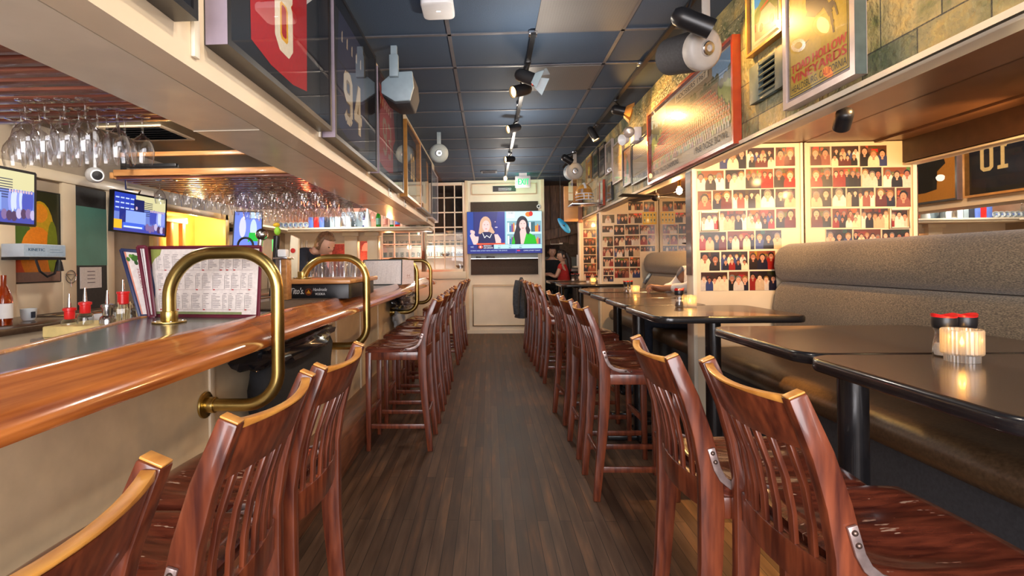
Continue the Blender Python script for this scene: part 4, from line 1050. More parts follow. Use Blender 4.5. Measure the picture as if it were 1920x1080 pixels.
shaker(1.56, 7.5, 'dark pepper shaker beside the candle in the last booth', True)
shaker(1.36, 8.40, 'shaker on the farthest table, first of a pair')
shaker(1.44, 8.42, 'shaker on the farthest table, second of a pair', True)
# paper napkin caddy at the side of the last booth table omitted details: small metal holder
t = thing('paper_towel_holder', 'white paper roll holder on a small shelf by the kitchen opening', 'paper holder', (1.80, 10.2, 1.3))
MB().cyl((1.80, 10.2, 1.30), (1.80, 10.2, 1.52), .07, n=20).build('paper_roll', M['white_paper'], t)
MB().box(1.66, 10.08, 1.27, 1.94, 10.32, 1.298).build('shelf', M['cream'], t, bevel=.003)
def digit(a, ch, x, y, w, h, t, c, l):
    o = t / 2; X0, X1, Y0, Y1 = x + o, x + w - o, y + o, y + h - o; ym = (Y0 + Y1) / 2; q = min(w, h) * .16; j = [0]
    def ln(*p): a.line(*p, t, c, l + j[0] * .01); j[0] += 1
    def ring(y0, y1):
        pts = [(X0 + q, y0), (X1 - q, y0), (X1, y0 + q), (X1, y1 - q), (X1 - q, y1), (X0 + q, y1), (X0, y1 - q), (X0, y0 + q)]
        for p, r in zip(pts, pts[1:] + pts[:1]):
            e = t * .18; dx, dy = r[0] - p[0], r[1] - p[1]; L = math.hypot(dx, dy); ln(p[0] - dx / L * e, p[1] - dy / L * e, r[0] + dx / L * e, r[1] + dy / L * e)
    if ch == '0': ring(Y0, Y1)
    elif ch == '8': ring(Y0, ym); ring(ym, Y1)
    elif ch == '9': ring(ym, Y1); ln(X1, Y0 + q, X1, Y1 - q); ln(X0 + q, Y0, X1 - q, Y0); ln(X1 - q, Y0, X1, Y0 + q); ln(X0, Y0 + q, X0 + q, Y0)
    elif ch == '3': ln(X0, Y0, X1 - q, Y0); ln(X0 + q, ym, X1 - q, ym); ln(X0, Y1, X1 - q, Y1); ln(X1 - q, Y0, X1, Y0 + q); ln(X1, Y0 + q, X1, ym - q * .5); ln(X1, ym + q * .5, X1, Y1 - q); ln(X1 - q, Y1, X1, Y1 - q)
    elif ch == '4': ln(X1 - q, y, X1 - q, y + h); ln(x, y + h * .32, x + w, y + h * .32); ln(X0, y + h * .32, X1 - q, y + h * .95)
    elif ch == '1': xc = x + w / 2; ln(xc, y, xc, y + h); ln(x + w * .12, Y0, x + w * .88, Y0); ln(x + w * .18, Y1 - q, xc, Y1)
# ---------------------------------------------------------------- framed jerseys over the bar
def jersey_art(w, h, bg, body, u0, u1, v0, v1, sleeve=None, num=None, numc=(1, 1, 1), edge=None, nu=None, nv=None, nh=.3, nw=.3, stripes=None, marks=0, seed=1):
    a = Art(w, h); a.rect(0, 0, w, h, bg, 0); s = (u1 - u0); top = min(v1, h)
    sl = sleeve or body
    a.poly([(u0 - s * .22, v1 - s * .55), (u0 - s * .02, v1 - s * .70), (u0 + s * .10, v1), (u0 - s * .05, v1)], sl, 1)
    a.poly([(u1 + s * .22, v1 - s * .55), (u1 + s * .02, v1 - s * .70), (u1 - s * .10, v1), (u1 + s * .05, v1)], sl, 1)
    if stripes:
        for k, c in enumerate(stripes):
            for sg, ue in ((1, u1), (-1, u0)):
                d = .52 + k * .085
                a.poly([(ue + sg * s * .015, v1 - s * (d + .10)), (ue + sg * s * .225, v1 - s * (d - .06)), (ue + sg * s * .225, v1 - s * (d - .145)), (ue + sg * s * .015, v1 - s * (d + .015))], c, 2 + k * .1)
    a.poly([(u0, v0 + s * .05), (u0 + s * .3, v0), (u1 - s * .3, v0), (u1, v0 + s * .05), (u1 + s * .02, v1 - s * .6), (u1 - s * .05, v1), (u0 + s * .05, v1), (u0 - s * .02, v1 - s * .6)], body, 3)
    if num:
        c = edge or numc
        cu = nu if nu is not None else (u0 + u1) / 2; k = len(num); dw = nw / (k + .18 * (k - 1))
        for i, ch in enumerate(num):
            x = cu - nw / 2 + i * dw * 1.18
            if edge: digit(a, ch, x, nv, dw, nh, min(dw, nh) * .30 + .014, c, 4)
            digit(a, ch, x, nv, dw, nh, min(dw, nh) * .28, numc, 4.6)
    rng = random.Random(seed)
    for k in range(marks):
        x = u0 + s * (.15 + .7 * k / max(1, marks - 1)); a.line(x, v1 - s * .30, x + .004, v1 - s * .19, .016, (0.72, 0.68, 0.62), 5)
        a.line(x - .015, v1 - s * .30, x - .010, v1 - s * .21, .008, (0.72, 0.68, 0.62), 5.1)
    return a
JF = dict(mat_w=0.0)
a = Art(.9, .9); a.rect(0, 0, .9, .9, (0.04, 0.06, 0.12), 0); a.rect(.1, .05, .85, .9, (0.05, 0.09, 0.20), 1)
framed('framed_jersey', 'dark blue framed jersey cut off above the bar glasses at the picture top', 'framed jersey', 'L', -.884, .52, 1.42, 2.075, 2.93, .07, .022, M['black_frame'], a, pmat='cloth_print', sidem=M['lilac_frame'])
a = jersey_art(1.06, .86, (0.05, 0.06, 0.08), (0.72, 0.03, 0.06), .26, .86, .09, .98, sleeve=(0.30, 0.02, 0.06), num='8', numc=(0.95, 0.90, 0.80), edge=(0.95, 0.70, 0.05), nu=.58, nv=.19, nh=.50, nw=.20, stripes=[(0.95, 0.70, 0.05), (0.92, 0.92, 0.92)])
framed('framed_jersey', 'framed red jersey number 8 with gold and white sleeve stripes', 'framed jersey', 'L', -.884, 1.575, 2.64, 2.075, 2.95, .075, .022, M['black_frame'], a, pmat='cloth_print', sidem=M['lilac_frame'])
a = jersey_art(1.0, .82, (0.025, 0.03, 0.05), (0.05, 0.09, 0.26), .22, .86, .08, .84, sleeve=(0.02, 0.02, 0.05), num='94', numc=(0.74, 0.70, 0.62), edge=(0.45, 0.36, 0.20), nu=.56, nv=.17, nh=.34, nw=.44, marks=5)
a.ell(.14, .55, .035, .07, (0.7, 0.68, 0.6), 6, 14); a.ell(.145, .55, .02, .045, (0.05, 0.05, 0.1), 7, 12); a.line(.12, .30, .15, .46, .014, (0.75, 0.72, 0.66), 6)
a.rect(.22, .50, .42, .512, (0.02, 0.04, 0.14), 6)
framed('framed_jersey', 'framed navy jersey number 94 between the red jerseys', 'framed jersey', 'L', -.884, 2.70, 3.73, 2.06, 2.90, .075, .022, M['black_frame'], a, pmat='cloth_print', sidem=M['lilac_frame'])
a = jersey_art(1.06, .78, (0.05, 0.05, 0.05), (0.50, 0.04, 0.06), .22, .82, .10, .80, num='93', numc=(0.48, 0.42, 0.38), nu=.56, nv=.22, nh=.32, nw=.36, marks=6)
framed('framed_jersey', 'framed dark red jersey number 93', 'framed jersey', 'L', -.884, 3.79, 4.90, 2.06, 2.86, .075, .022, M['black_frame'], a, pmat='cloth_print', sidem=M['lilac_frame'])
a = jersey_art(1.0, .76, (0.05, 0.05, 0.06), (0.035, 0.05, 0.14), .22, .97, .06, .82, num='10', numc=(0.88, 0.80, 0.58), nu=.70, nv=.26, nh=.30, nw=.33)
framed('framed_jersey', 'framed navy jersey number 10 in a warm brown frame', 'framed jersey', 'L', -.884, 5.12, 6.16, 2.06, 2.84, .075, .025, M['gold_frame'], a, pmat='cloth_print')
a = jersey_art(1.1, .76, (0.80, 0.55, 0.20), (0.12, 0.10, 0.05), .30, .85, .12, .76)
framed('framed_jersey', 'framed dark jersey on a golden backing near the corner of the ledge', 'framed jersey', 'L', -.884, 6.24, 7.40, 2.06, 2.84, .07, .022, M['black_frame'], a, pmat='cloth_print', sidem=M['lilac_frame'])
a = Art(.8, .7); a.rect(0, 0, .8, .7, (0.55, 0.58, 0.62), 0); a.rect(.1, .1, .7, .6, (0.42, 0.44, 0.50), 1)
framed('framed_poster', 'pale framed poster at the end of the jersey row', 'framed picture', 'L', -.884, 7.5, 8.40, 2.05, 2.80, .06, .02, M['pewter_frame'], a)
# small black and white labels under the jerseys
for y, lab in ((3.63, 'black and white plaque under the number 93 jersey, first of the pair'), (4.45, 'black and white plaque between the jerseys 93 and 10'), (6.35, 'black and white plaque under the golden backed jersey')):
    y += .9
    a = Art(.12, .13); a.rect(0, 0, .12, .13, (0.9, 0.88, 0.8), 0); a.rect(.02, .07, .10, .12, (0.05, 0.05, 0.05), 1); a.rect(.045, .082, .075, .108, (0.7, 0.65, 0.5), 2); a.rect(.02, .01, .10, .045, (0.1, 0.1, 0.1), 1)
    o = MB().box(-.884, y, 1.985, -.879, y + .12, 2.055).build('plaque', M['white_paper']); tag(o, lab, 'plaque', 'plaques under the jerseys')
    a.build('print', M['print'], quadL(-.879, y, y + .12, 1.985, 2.055), o, lay=.0001, off=.0004)
# ---------------------------------------------------------------- pictures on the slate wall
XR = 1.534
a = Art(.449, .789); a.rect(0, 0, .449, .789, (0.62, 0.56, 0.54), 0); a.rect(.012, .014, .437, .789, (0.10, 0.08, 0.05), 1); a.rect(.016, .018, .433, .789, (0.80, 0.68, 0.12), 2)
a.rect(.022, .024, .427, .789, (0.14, 0.11, 0.05), 2.4); a.rect(.026, .028, .423, .789, (0.80, 0.66, 0.10), 3)
br = (0.22, 0.11, 0.09)
a.ell(.235, .42, .085, .09, br, 4, 20); a.poly([(.147, .362), (.216, .326), (.29, .36), (.29, .44), (.20, .42)], br, 4.2); a.line(.28, .37, .325, .29, .030, br, 4.3); a.line(.325, .29, .335, .24, .017, br, 4.4); a.line(.335, .24, .344, .20, .011, br, 4.5); a.line(.325, .255, .345, .25, .009, br, 4.55)
a.line(.28, .345, .35, .325, .016, br, 4.6); a.line(.35, .325, .368, .265, .011, br, 4.7); a.line(.33, .345, .335, .31, .02, br, 4.75); a.line(.20, .46, .21, .56, .07, br, 4.3)
og = (0.86, 0.24, 0.06)
a.text('TOAD HOLLOW', .035, .130, .040, og, 5, width=.385, bold=.003); a.text('VINEYARDS', .035, .080, .042, og, 5, width=.385, bold=.003)
a.text('HEALDSBURG, CALIFORNIA', .035, .037, .032, (0.13, 0.12, 0.07), 5, width=.385)
for k in range(5): a.line(.10 + .012 * k, .215 + .006 * k, .115 + .014 * k, .228 + .004 * k, .002, (0.25, 0.22, 0.06), 4)
framed('framed_poster', 'yellow Toad Hollow Vineyards poster with a leaping brown animal in a pale frame', 'framed poster', 'R', XR, 2.13, 2.635, 2.125, 2.97, .05, .028, M['pewter_frame'], a, hint=.04, sidem=M['slate_shutter'])
a = Art(.30, .28); a.rect(0, 0, .3, .28, (0.75, 0.72, 0.66), 0); a.rect(.015, .015, .285, .265, (0.45, 0.48, 0.35), 1); a.rect(.015, .18, .285, .265, (0.12, 0.42, 0.78), 2)
a.poly([(.015, .15), (.10, .20), (.20, .17), (.285, .23), (.285, .10), (.015, .10)], (0.30, 0.38, 0.18), 3); a.rect(.015, .015, .285, .10, (0.5, 0.45, 0.36), 3)
a.poly([(.06, .08), (.10, .14), (.20, .15), (.26, .10), (.26, .06), (.06, .05)], (0.55, 0.55, 0.55), 4); a.line(.09, .15, .2, .17, .012, (0.6, 0.2, 0.1), 5); a.ell(.10, .06, .022, .022, (0.08, 0.07, 0.07), 5); a.ell(.22, .065, .022, .022, (0.08, 0.07, 0.07), 5); a.rect(.02, .06, .035, .1, (0.75, 0.1, 0.08), 5)
plain('sage_mat', (0.22, 0.26, 0.20), 0.7)
framed('framed_picture', 'small framed vintage car picture with a grey-green mat beside the yellow poster', 'framed picture', 'R', XR, 2.66, 3.02, 2.54, 2.95, .04, .016, M['gold_frame'], a, mat_w=.035, matmat=M['sage_mat'])
# louvre plaque
t = thing('slate_louvre', 'slate-coloured louvred vent plaque under the car picture', 'vent', (XR, 2.82, 2.24))
g = MB(); g.box(XR - .03, 2.655, 2.265, XR, 2.745, 2.475).box(XR - .03, 2.905, 2.265, XR, 3.005, 2.475).box(XR - .028, 2.745, 2.265, XR, 2.905, 2.285).box(XR - .028, 2.745, 2.455, XR, 2.905, 2.475); g.build('frame', M['slate_shutter'], t, bevel=.003)
g = MB()
for k in range(5): g.bar((XR - .018, 2.745, 2.302 + k * .034), (XR - .018, 2.905, 2.302 + k * .034), .008, .036, up=(1, 0, 1.0))
g.build('slats', M['slate_shutter'], t); MB().box(XR - .004, 2.745, 2.285, XR - .001, 2.905, 2.455).build('backing', M['black_plastic'], t)
# rose bowl team picture
W_, H_ = 1.60, .58; a = Art(W_, H_); a.rect(0, 0, W_, H_, (0.78, 0.72, 0.62), 0); a.rect(.02, .12, W_ - .02, H_ - .01, (0.55, 0.62, 0.30), 1)
a.rect(.02, .40, W_ - .02, H_ - .01, (0.45, 0.62, 0.78), 2); a.rect(W_ * .25, .40, W_ * .8, .56, (0.52, 0.46, 0.36), 2.3); a.rect(W_ * .20, .27, W_ * .85, .42, (0.50, 0.42, 0.30), 2.6)
for k in range(26): x = .03 + k * .06; a.ell(x, .41 + .02 * math.sin(k * 2.1), .035, .05 + .02 * math.sin(k), (0.16, 0.24, 0.10), 2.5, 8)
rng = random.Random(2)
for r_ in range(9):
    y = .40 - r_ * .032; n = int(40 - abs(4 - r_) * 0)
    inset = max(0, .26 - r_ * .05)
    for k in range(n):
        x = .06 + inset + (W_ - .12 - 2 * inset) * (k + .5 * (r_ % 2)) / n
        c = (0.72, 0.22, 0.10) if r_ < 7 else (0.85, 0.82, 0.76)
        a.rect(x - .014, y - .040, x + .014, y - .004, tuple(q * rng.uniform(.85, 1.1) for q in c), 3 + r_ * .3); a.ell(x, y + .004, .0085, .011, (0.80, 0.58, 0.42), 3.1 + r_ * .3, 7); a.ell(x, y + .010, .0085, .008, (0.12, 0.08, 0.06), 3.12 + r_ * .3, 6)
        if r_ < 7: a.rect(x - .006, y - .026, x + .006, y - .016, (0.92, 0.85, 0.75), 3.2 + r_ * .3)
a.text('1967 BIG TEN CO-CHAMPIONS', .05, .045, .038, (0.10, 0.09, 0.08), 8, width=.62, bold=.001); a.text('1968 ROSE BOWL', .98, .045, .044, (0.10, 0.09, 0.08), 8, width=.52, bold=.001)
a.rect(.62, .50, 1.22, .56, (0.80, 0.75, 0.65), 8); a.text('HOOSIERS 1967', .65, .512, .036, (0.10, 0.09, 0.08), 9, width=.54, bold=.001)
framed('framed_picture', 'long red-framed team picture lettered 1968 Rose Bowl on the slate wall', 'framed picture', 'R', XR, 3.16, 4.84, 2.085, 2.745, .05, .022, M['red_frame'], a)
# smaller pictures beyond it
def pic(kind, w, h, seed):
    rng = random.Random(seed); a = Art(w, h)
    if kind == 'stadium':
        a.rect(0, 0, w, h, (0.30, 0.16, 0.16), 0)
        for i in range(8): a.rect(0, h * (.62 + i * .045), w, h * (.635 + i * .045), (0.62, 0.55, 0.50), 1)
        a.poly([(0, h * .18), (w, h * .1), (w, h * .5), (0, h * .62)], (0.55, 0.45, 0.20), 2); a.rect(0, 0, w, h * .16, (0.10, 0.09, 0.10), 2)
        for i in range(30): a.ell(rng.uniform(.02, w - .02), h * rng.uniform(.05, .15), .008, .012, (0.8, 0.75, 0.7), 3, 6)
        for i in range(60): a.ell(rng.uniform(.02, w - .02), h * rng.uniform(.62, .98), .005, .006, rng.choice([(0.6, 0.15, 0.12), (0.8, 0.7, 0.6)]), 2 + rng.random() * .1, 5)
    elif kind == 'figure':
        a.rect(0, 0, w, h, (0.60, 0.40, 0.22), 0); a.ell(w * .5, h * .45, w * .16, h * .22, (0.12, 0.42, 0.35), 1, 14); a.ell(w * .55, h * .75, w * .08, h * .06, (0.45, 0.25, 0.15), 2); a.line(w * .4, h * .3, w * .3, h * .08, .03, (0.15, 0.45, 0.38), 2); a.line(w * .5, h * .6, w * .25, h * .85, .02, (0.15, 0.45, 0.38), 3); a.ell(w * .2, h * .25, w * .1, h * .07, (0.7, 0.2, 0.1), 1.5)
    elif kind == 'drawing':
        a.rect(0, 0, w, h, (0.86, 0.74, 0.50), 0)
        for i in range(14):
            x = w * rng.uniform(.2, .7); y = h * rng.uniform(.15, .8); a.line(x, y, x + w * rng.uniform(-.15, .15), y + h * rng.uniform(-.1, .2), .004, (0.5, 0.36, 0.2), 1 + i * .05)
        a.ell(w * .5, h * .82, .02, .03, (0.7, 0.5, 0.3), 2)
    else:
        c = {'grey': (0.45, 0.42, 0.36), 'dark': (0.12, 0.13, 0.10), 'green': (0.22, 0.30, 0.16), 'gold': (0.85, 0.62, 0.16)}[kind]
        a.rect(0, 0, w, h, (0.70, 0.64, 0.52), 0); a.rect(w * .14, h * .12, w * .86, h * .88, c, 1); a.ell(w * .5, h * .5, w * .15, h * .2, tuple(q * 1.5 for q in c), 2); a.rect(w * .3, h * .15, w * .7, h * .3, tuple(q * .5 for q in c), 2)
    return a
PL = [(4.86, 5.45, 2.175, 2.60, 'stadium', 'black_frame', 'black framed stadium picture next to the red-framed team picture'),
      (5.47, 5.79, 2.205, 2.62, 'figure', 'black_frame', 'slim black framed picture of a figure in green'),
      (5.83, 6.27, 2.305, 2.77, 'drawing', 'pewter_frame', 'cream framed line drawing on the slate wall'),
      (6.30, 6.66, 2.485, 2.88, 'grey', 'pewter_frame', 'small grey matted picture just past the cream drawing'),
      (6.70, 7.06, 2.52, 2.93, 'dark', 'black_frame', 'small dark picture two past the cream drawing'),
      (7.09, 7.50, 2.58, 2.95, 'green', 'black_frame', 'small green picture high near the ceiling before the golden one'),
      (7.56, 7.95, 2.56, 2.93, 'gold', 'gold_frame', 'glowing golden picture high on the slate wall by the speaker'),
      (6.34, 6.62, 2.14, 2.36, 'dark', 'black_frame', 'little dark picture hung low under the grey matted one'),
      (6.80, 7.02, 2.12, 2.46, 'grey', 'red_frame', 'narrow upright picture beside the helmet case')]
for i, (y0, y1, z0, z1, k, fm, lab) in enumerate(PL):
    framed('framed_picture', lab, 'framed picture', 'R', XR, y0, y1, z0, z1, .03, .014, M[fm], pic(k, y1 - y0 - .028, z1 - z0 - .028, 60 + i), group='pictures on the slate wall')
# ---------------------------------------------------------------- helmet in a clear case
t = thing('helmet_case', 'clear display case holding a football helmet, mounted under the far speaker', 'display case', (1.33, 7.1, 2.1))
g = MB(); x0, x1, y0, y1, z0, z1 = 1.13, 1.53, 6.90, 7.28, 2.17, 2.49
for q in ([(x0, y0, z0), (x1, y0, z0), (x1, y0, z1), (x0, y0, z1)], [(x0, y1, z0), (x0, y0, z0), (x0, y0, z1), (x0, y1, z1)], [(x0, y0, z1), (x1, y0, z1), (x1, y1, z1), (x0, y1, z1)], [(x1, y0, z0), (x1, y1, z0), (x1, y1, z1), (x1, y0, z1)]): g.add(q, [(0, 1, 2, 3)])
g.build('clear_cover', M['pane_glass'], t)
MB().box(x0 - .01, y0 - .01, z0 - .02, x1, y1, z0).build('base_plate', M['steel'], t, bevel=.003)
t = thing('football_helmet', 'white and gold striped football helmet inside the clear case', 'helmet', (1.31, 7.08, 2.172))
c = Vector((1.31, 7.09, 2.32)); g = MB(); n, m = 28, 16; vs = []; fs = []
for i in range(m + 1):
    th = .02 + 2.05 * i / m
    for k in range(n):
        ph = 2 * PI * k / n; fr = math.sin(ph) < -.55 and th > 1.15
        vs.append(c + Vector((.115 * math.sin(th) * math.cos(ph), .14 * math.sin(th) * math.sin(ph) * (.93 if fr else 1), .125 * math.cos(th) - .01 * (th > 1.6))))
for i in range(m):
    for k in range(n):
        ph = 2 * PI * (k + .5) / n
        if math.sin(ph) < -.60 and i > m * .56: continue
        fs.append((i * n + k, (i + 1) * n + k, (i + 1) * n + (k + 1) % n, i * n + (k + 1) % n))
g.add(vs, fs).build('shell', M['helmet_gold'], t, smooth=60)
g = MB(); pts = [c + Vector((0, .143 * math.sin(a_), .128 * math.cos(a_))) for a_ in [-1.1 + 2.4 * k / 14 for k in range(15)]]
g.tube(pts, .018, 8).build('stripe', M['white_plastic'], t, smooth=60)
g = MB()
for z, r in ((-.02, .118), (-.06, .125), (-.10, .118)):
    g.tube([c + Vector((r * math.cos(a_), -.02 + (r + .045) * math.sin(a_), z)) for a_ in [PI + .15 + (PI - .3) * k / 12 for k in range(13)]], .006, 8)
for dx in (-.03, .03): g.tube([c + Vector((dx, -.178, -.02)), c + Vector((dx, -.182, -.06)), c + Vector((dx, -.172, -.10))], .006, 8)
g.build('face_guard', M['white_plastic'], t)
# pine boards and blue surf sign
tag(MB().box(1.22, 8.30, 2.03, 1.44, 8.36, 2.60).build('pine_box', M['pine'], bevel=.006), 'light pine box column hanging by the helmet case', 'box')
tag(MB().box(1.46, 8.40, 2.02, 1.53, 8.46, 2.50).build('red_board', wood('red_pine', (0.28, 0.10, 0.05), (0.42, 0.18, 0.09), (8, 8, 1), .5, 0), bevel=.004), 'reddish board hanging beside the light pine box', 'board')
t = thing('surfboard_sign', 'small blue surfboard-shaped sign hanging tilted below the pine box', 'sign', (1.255, 8.6, 1.85))
g = MB(); R_ = Matrix.Rotation(math.radians(-38), 3, 'Y'); pts = []
for k in range(28):
    a_ = 2 * PI * k / 28; p = R_ @ Vector((.055 * math.cos(a_) * (1 - .15 * math.sin(a_)), 0, .155 * math.sin(a_))); pts.append(p)
vs = [Vector((1.255, 8.6, 1.99)) + p for p in pts] + [Vector((1.255, 8.622, 1.99)) + p for p in pts]; n = 28
vs[:n] = [v for v in vs[:n]]
fs = [tuple(range(n)), tuple(range(n, 2 * n))[::-1]] + [(i, (i + 1) % n, n + (i + 1) % n, n + i) for i in range(n)]
MB().add(vs, fs).build('board', M['blue_board'], t, bevel=.004)
MB().cyl((1.20, 8.611, 2.10), (1.20, 8.611, 2.999), .003, n=6).build('cord', M['black_plastic'], t)
g = MB(); g.ell((1.255, 8.597, 1.99), .018, .004, .014).bar((1.225, 8.597, 2.01), (1.285, 8.597, 1.965), .004, .010, up=(0, 1, 0)).build('emblem', M['black_plastic'], t)
# ---------------------------------------------------------------- exit sign, vents, ceiling panels
t = thing('exit_sign', 'white exit sign with glowing green letters under the ceiling', 'exit sign', (.63, 9.3, 2.72))
MB().box(.49, 9.28, 2.735, .765, 9.33, 2.945).build('housing', M['white_plastic'], t, bevel=.012)
MB().box(.56, 9.29, 2.945, .70, 9.32, 2.999).build('mount', M['white_plastic'], t)
a = Art(.26, .18); a.text('EXIT', .045, .035, .11, (0.15, 1.0, 0.5), 1, width=.195, bold=.004); a.text('<', .008, .06, .055, (0.15, 1.0, 0.5), 1, width=.025)
m_, t_, b_ = nt('exit_letters'); b_.inputs['Base Color'].default_value = (.02, .3, .12, 1); n_ = tex(t_, s=2); r_ = ramp(t_, n_.outputs['Fac'], [(.3, (.01, .50, .16)), (.7, (.02, .58, .19))]); t_.links.new(r_.outputs['Color'], b_.inputs['Emission Color']); b_.inputs['Emission Strength'].default_value = 1.0
a.build('letters', M['exit_letters'], quadB(9.279, .497, .757, 2.75, 2.93), t)
point('exit_glow', (.63, 9.36, 2.96), 2.2, (0.10, 1.0, 0.40), .05)
def vent(name, label, x0, x1, y0, y1, z, fm, sm, n=6, cat='vent'):
    t = thing(name, label, cat, ((x0 + x1) / 2, (y0 + y1) / 2, z))
    g = MB(); w = .03; g.box(x0, y0, z - .012, x0 + w, y1, z).box(x1 - w, y0, z - .012, x1, y1, z).box(x0 + w, y0, z - .012, x1 - w, y0 + w, z).box(x0 + w, y1 - w, z - .012, x1 - w, y1, z); g.build('frame', fm, t)
    g = MB()
    for k in range(n): yy = y0 + w + (y1 - y0 - 2 * w) * (k + .5) / n; g.bar((x0 + w, yy, z - .008), (x1 - w, yy, z - .008), .004, .024, up=(0, 1, 1))
    g.build('slats', sm, t); MB().box(x0 + w, y0 + w, z - .002, x1 - w, y1 - w, z - .0005).build('duct', M['black_plastic'], t)
vent('ceiling_vent', 'small black ceiling vent near the exit sign', -.12, .16, 8.95, 9.18, 2.993, M['grid_bar'], M['grid_bar'])
vent('ceiling_vent', 'cream-edged square vent in the low ceiling over the bar', -2.95, -2.45, 3.75, 4.2, 2.449, M['cream'], M['black_metal'])
for (y, lab) in ((3.617 - .6085, 'grey mesh ceiling grille panel above the photographer side of the aisle'), (4.226, 'grey mesh ceiling grille panel beside the paired spotlights')):
    x0 = .34
    tag(MB().box(x0, y + .014, 2.988, .938, y + .594, 2.999).build('ceiling_grille', M['mesh_grille']), lab, 'ceiling grille', 'mesh ceiling grilles')
t = thing('access_point', 'white rounded wireless access point on the dark ceiling', 'wireless router', (-.30, 3.2, 2.99))
MB().prism(rrect(-.40, 3.08, -.20, 3.31, .04), 'z', 2.955, 2.999).build('housing', M['white_plastic'], t, bevel=.010)
MB().box(-.31, 3.19, 2.9538, -.285, 3.195, 2.9552).build('status_light', emis('status', (0.9, 0.95, 1), 3), t)
# ---------------------------------------------------------------- speakers
t = thing('ceiling_speaker', 'grey angular loudspeaker on a bracket beside the number 94 jersey', 'loudspeaker', (-.66, 3.9, 2.55))
g = MB(); poly = [(-.79, 2.66), (-.69, 2.595), (-.575, 2.60), (-.545, 2.70), (-.555, 2.82), (-.70, 2.815), (-.79, 2.74)]
g.prism(poly, 'y', 3.80, 3.83).build('front', M['speaker_grey'], t, bevel=.008)
g = MB(); g.prism([(x, z - .01) for x, z in poly], 'y', 3.83, 4.12).build('body', M['dark_speaker'], t, bevel=.01)
MB().box(-.72, 3.76, 2.77, -.655, 3.80, 2.93).build('bracket', M['speaker_grey'], t, bevel=.003)
MB().box(-.71, 3.77, 2.92, -.665, 3.80, 2.999).build('hanger', M['speaker_grey'], t)
def round_speaker(name, label, c, r, back_m, front_m, d=(0, -1, 0), L=.22):
    t = thing(name, label, 'loudspeaker', tuple(c)); c = Vector(c); d = Vector(d).normalized()
    MB().lathe([(.002, .03), (r * .35, .03), (r * .38, .02), (r * .8, .018), (r, 0), (r * 1.02, -.02), (r * .98, -.05)], c, n=32, d=d).build('front_disc', front_m, t, smooth=50)
    MB().lathe([(r * .96, -.045), (r * 1.0, -.10), (r * .95, -L), (.002, -L)], c, n=32, d=d).build('body', back_m, t, smooth=50)
    MB().lathe([(r * .34, .031), (r * .30, .036), (r * .16, .037), (r * .14, .025), (.002, .025)], c, n=24, d=d).build('swivel_cap', M['steel'], t, smooth=40)
    g = MB().bar(c + Vector((0, 0, r * .2)) + d * .01, Vector((c.x, c.y, 2.999)) + d * .01, .05, .012, up=d); g.build('bracket', front_m, t, bevel=.002)
    return t
round_speaker('ceiling_speaker', 'small round pale grey speaker on the ceiling at the end of the jerseys', (-.60, 6.3, 2.74), .115, M['speaker_grey'], M['speaker_grey'], (.15, -1, -.15), .16)
round_speaker('ceiling_speaker', 'large pod speaker with white front and dark body over the red-framed picture', (1.235, 2.95, 2.575), .115, M['dark_speaker'], M['speaker_white'], (.35, -1, -.25), .30)
round_speaker('ceiling_speaker', 'white round speaker hanging above the helmet case', (1.26, 7.5, 2.70), .125, M['speaker_grey'], M['speaker_white'], (.1, -1, -.1), .2)
# emergency light
t = thing('emergency_light', 'white emergency light with clear round lens on the slate wall', 'emergency light', (1.45, 5.3, 2.6))
MB().box(1.46, 5.16, 2.58, 1.534, 5.32, 2.72).build('housing', M['white_plastic'], t, bevel=.01)
MB().lathe([(.004, -.04), (.045, -.035), (.055, 0), (.052, .012)], (1.40, 5.14, 2.66), n=24, d=(-.3, -1, 0)).build('lamp_bowl', M['steel'], t)
MB().lathe([(.054, .010), (.045, .028), (.02, .038), (.001, .040)], (1.40, 5.14, 2.66), n=24, d=(-.3, -1, 0)).build('lens', M['candle_glass'], t, smooth=60)
MB().lathe([(.004, -.05), (.040, -.045), (.055, .02), (.05, .022), (.002, -.03)], (1.36, 5.2, 2.60), n=20, d=(-1, -.6, -.3)).build('lamp_shell', M['white_plastic'], t)
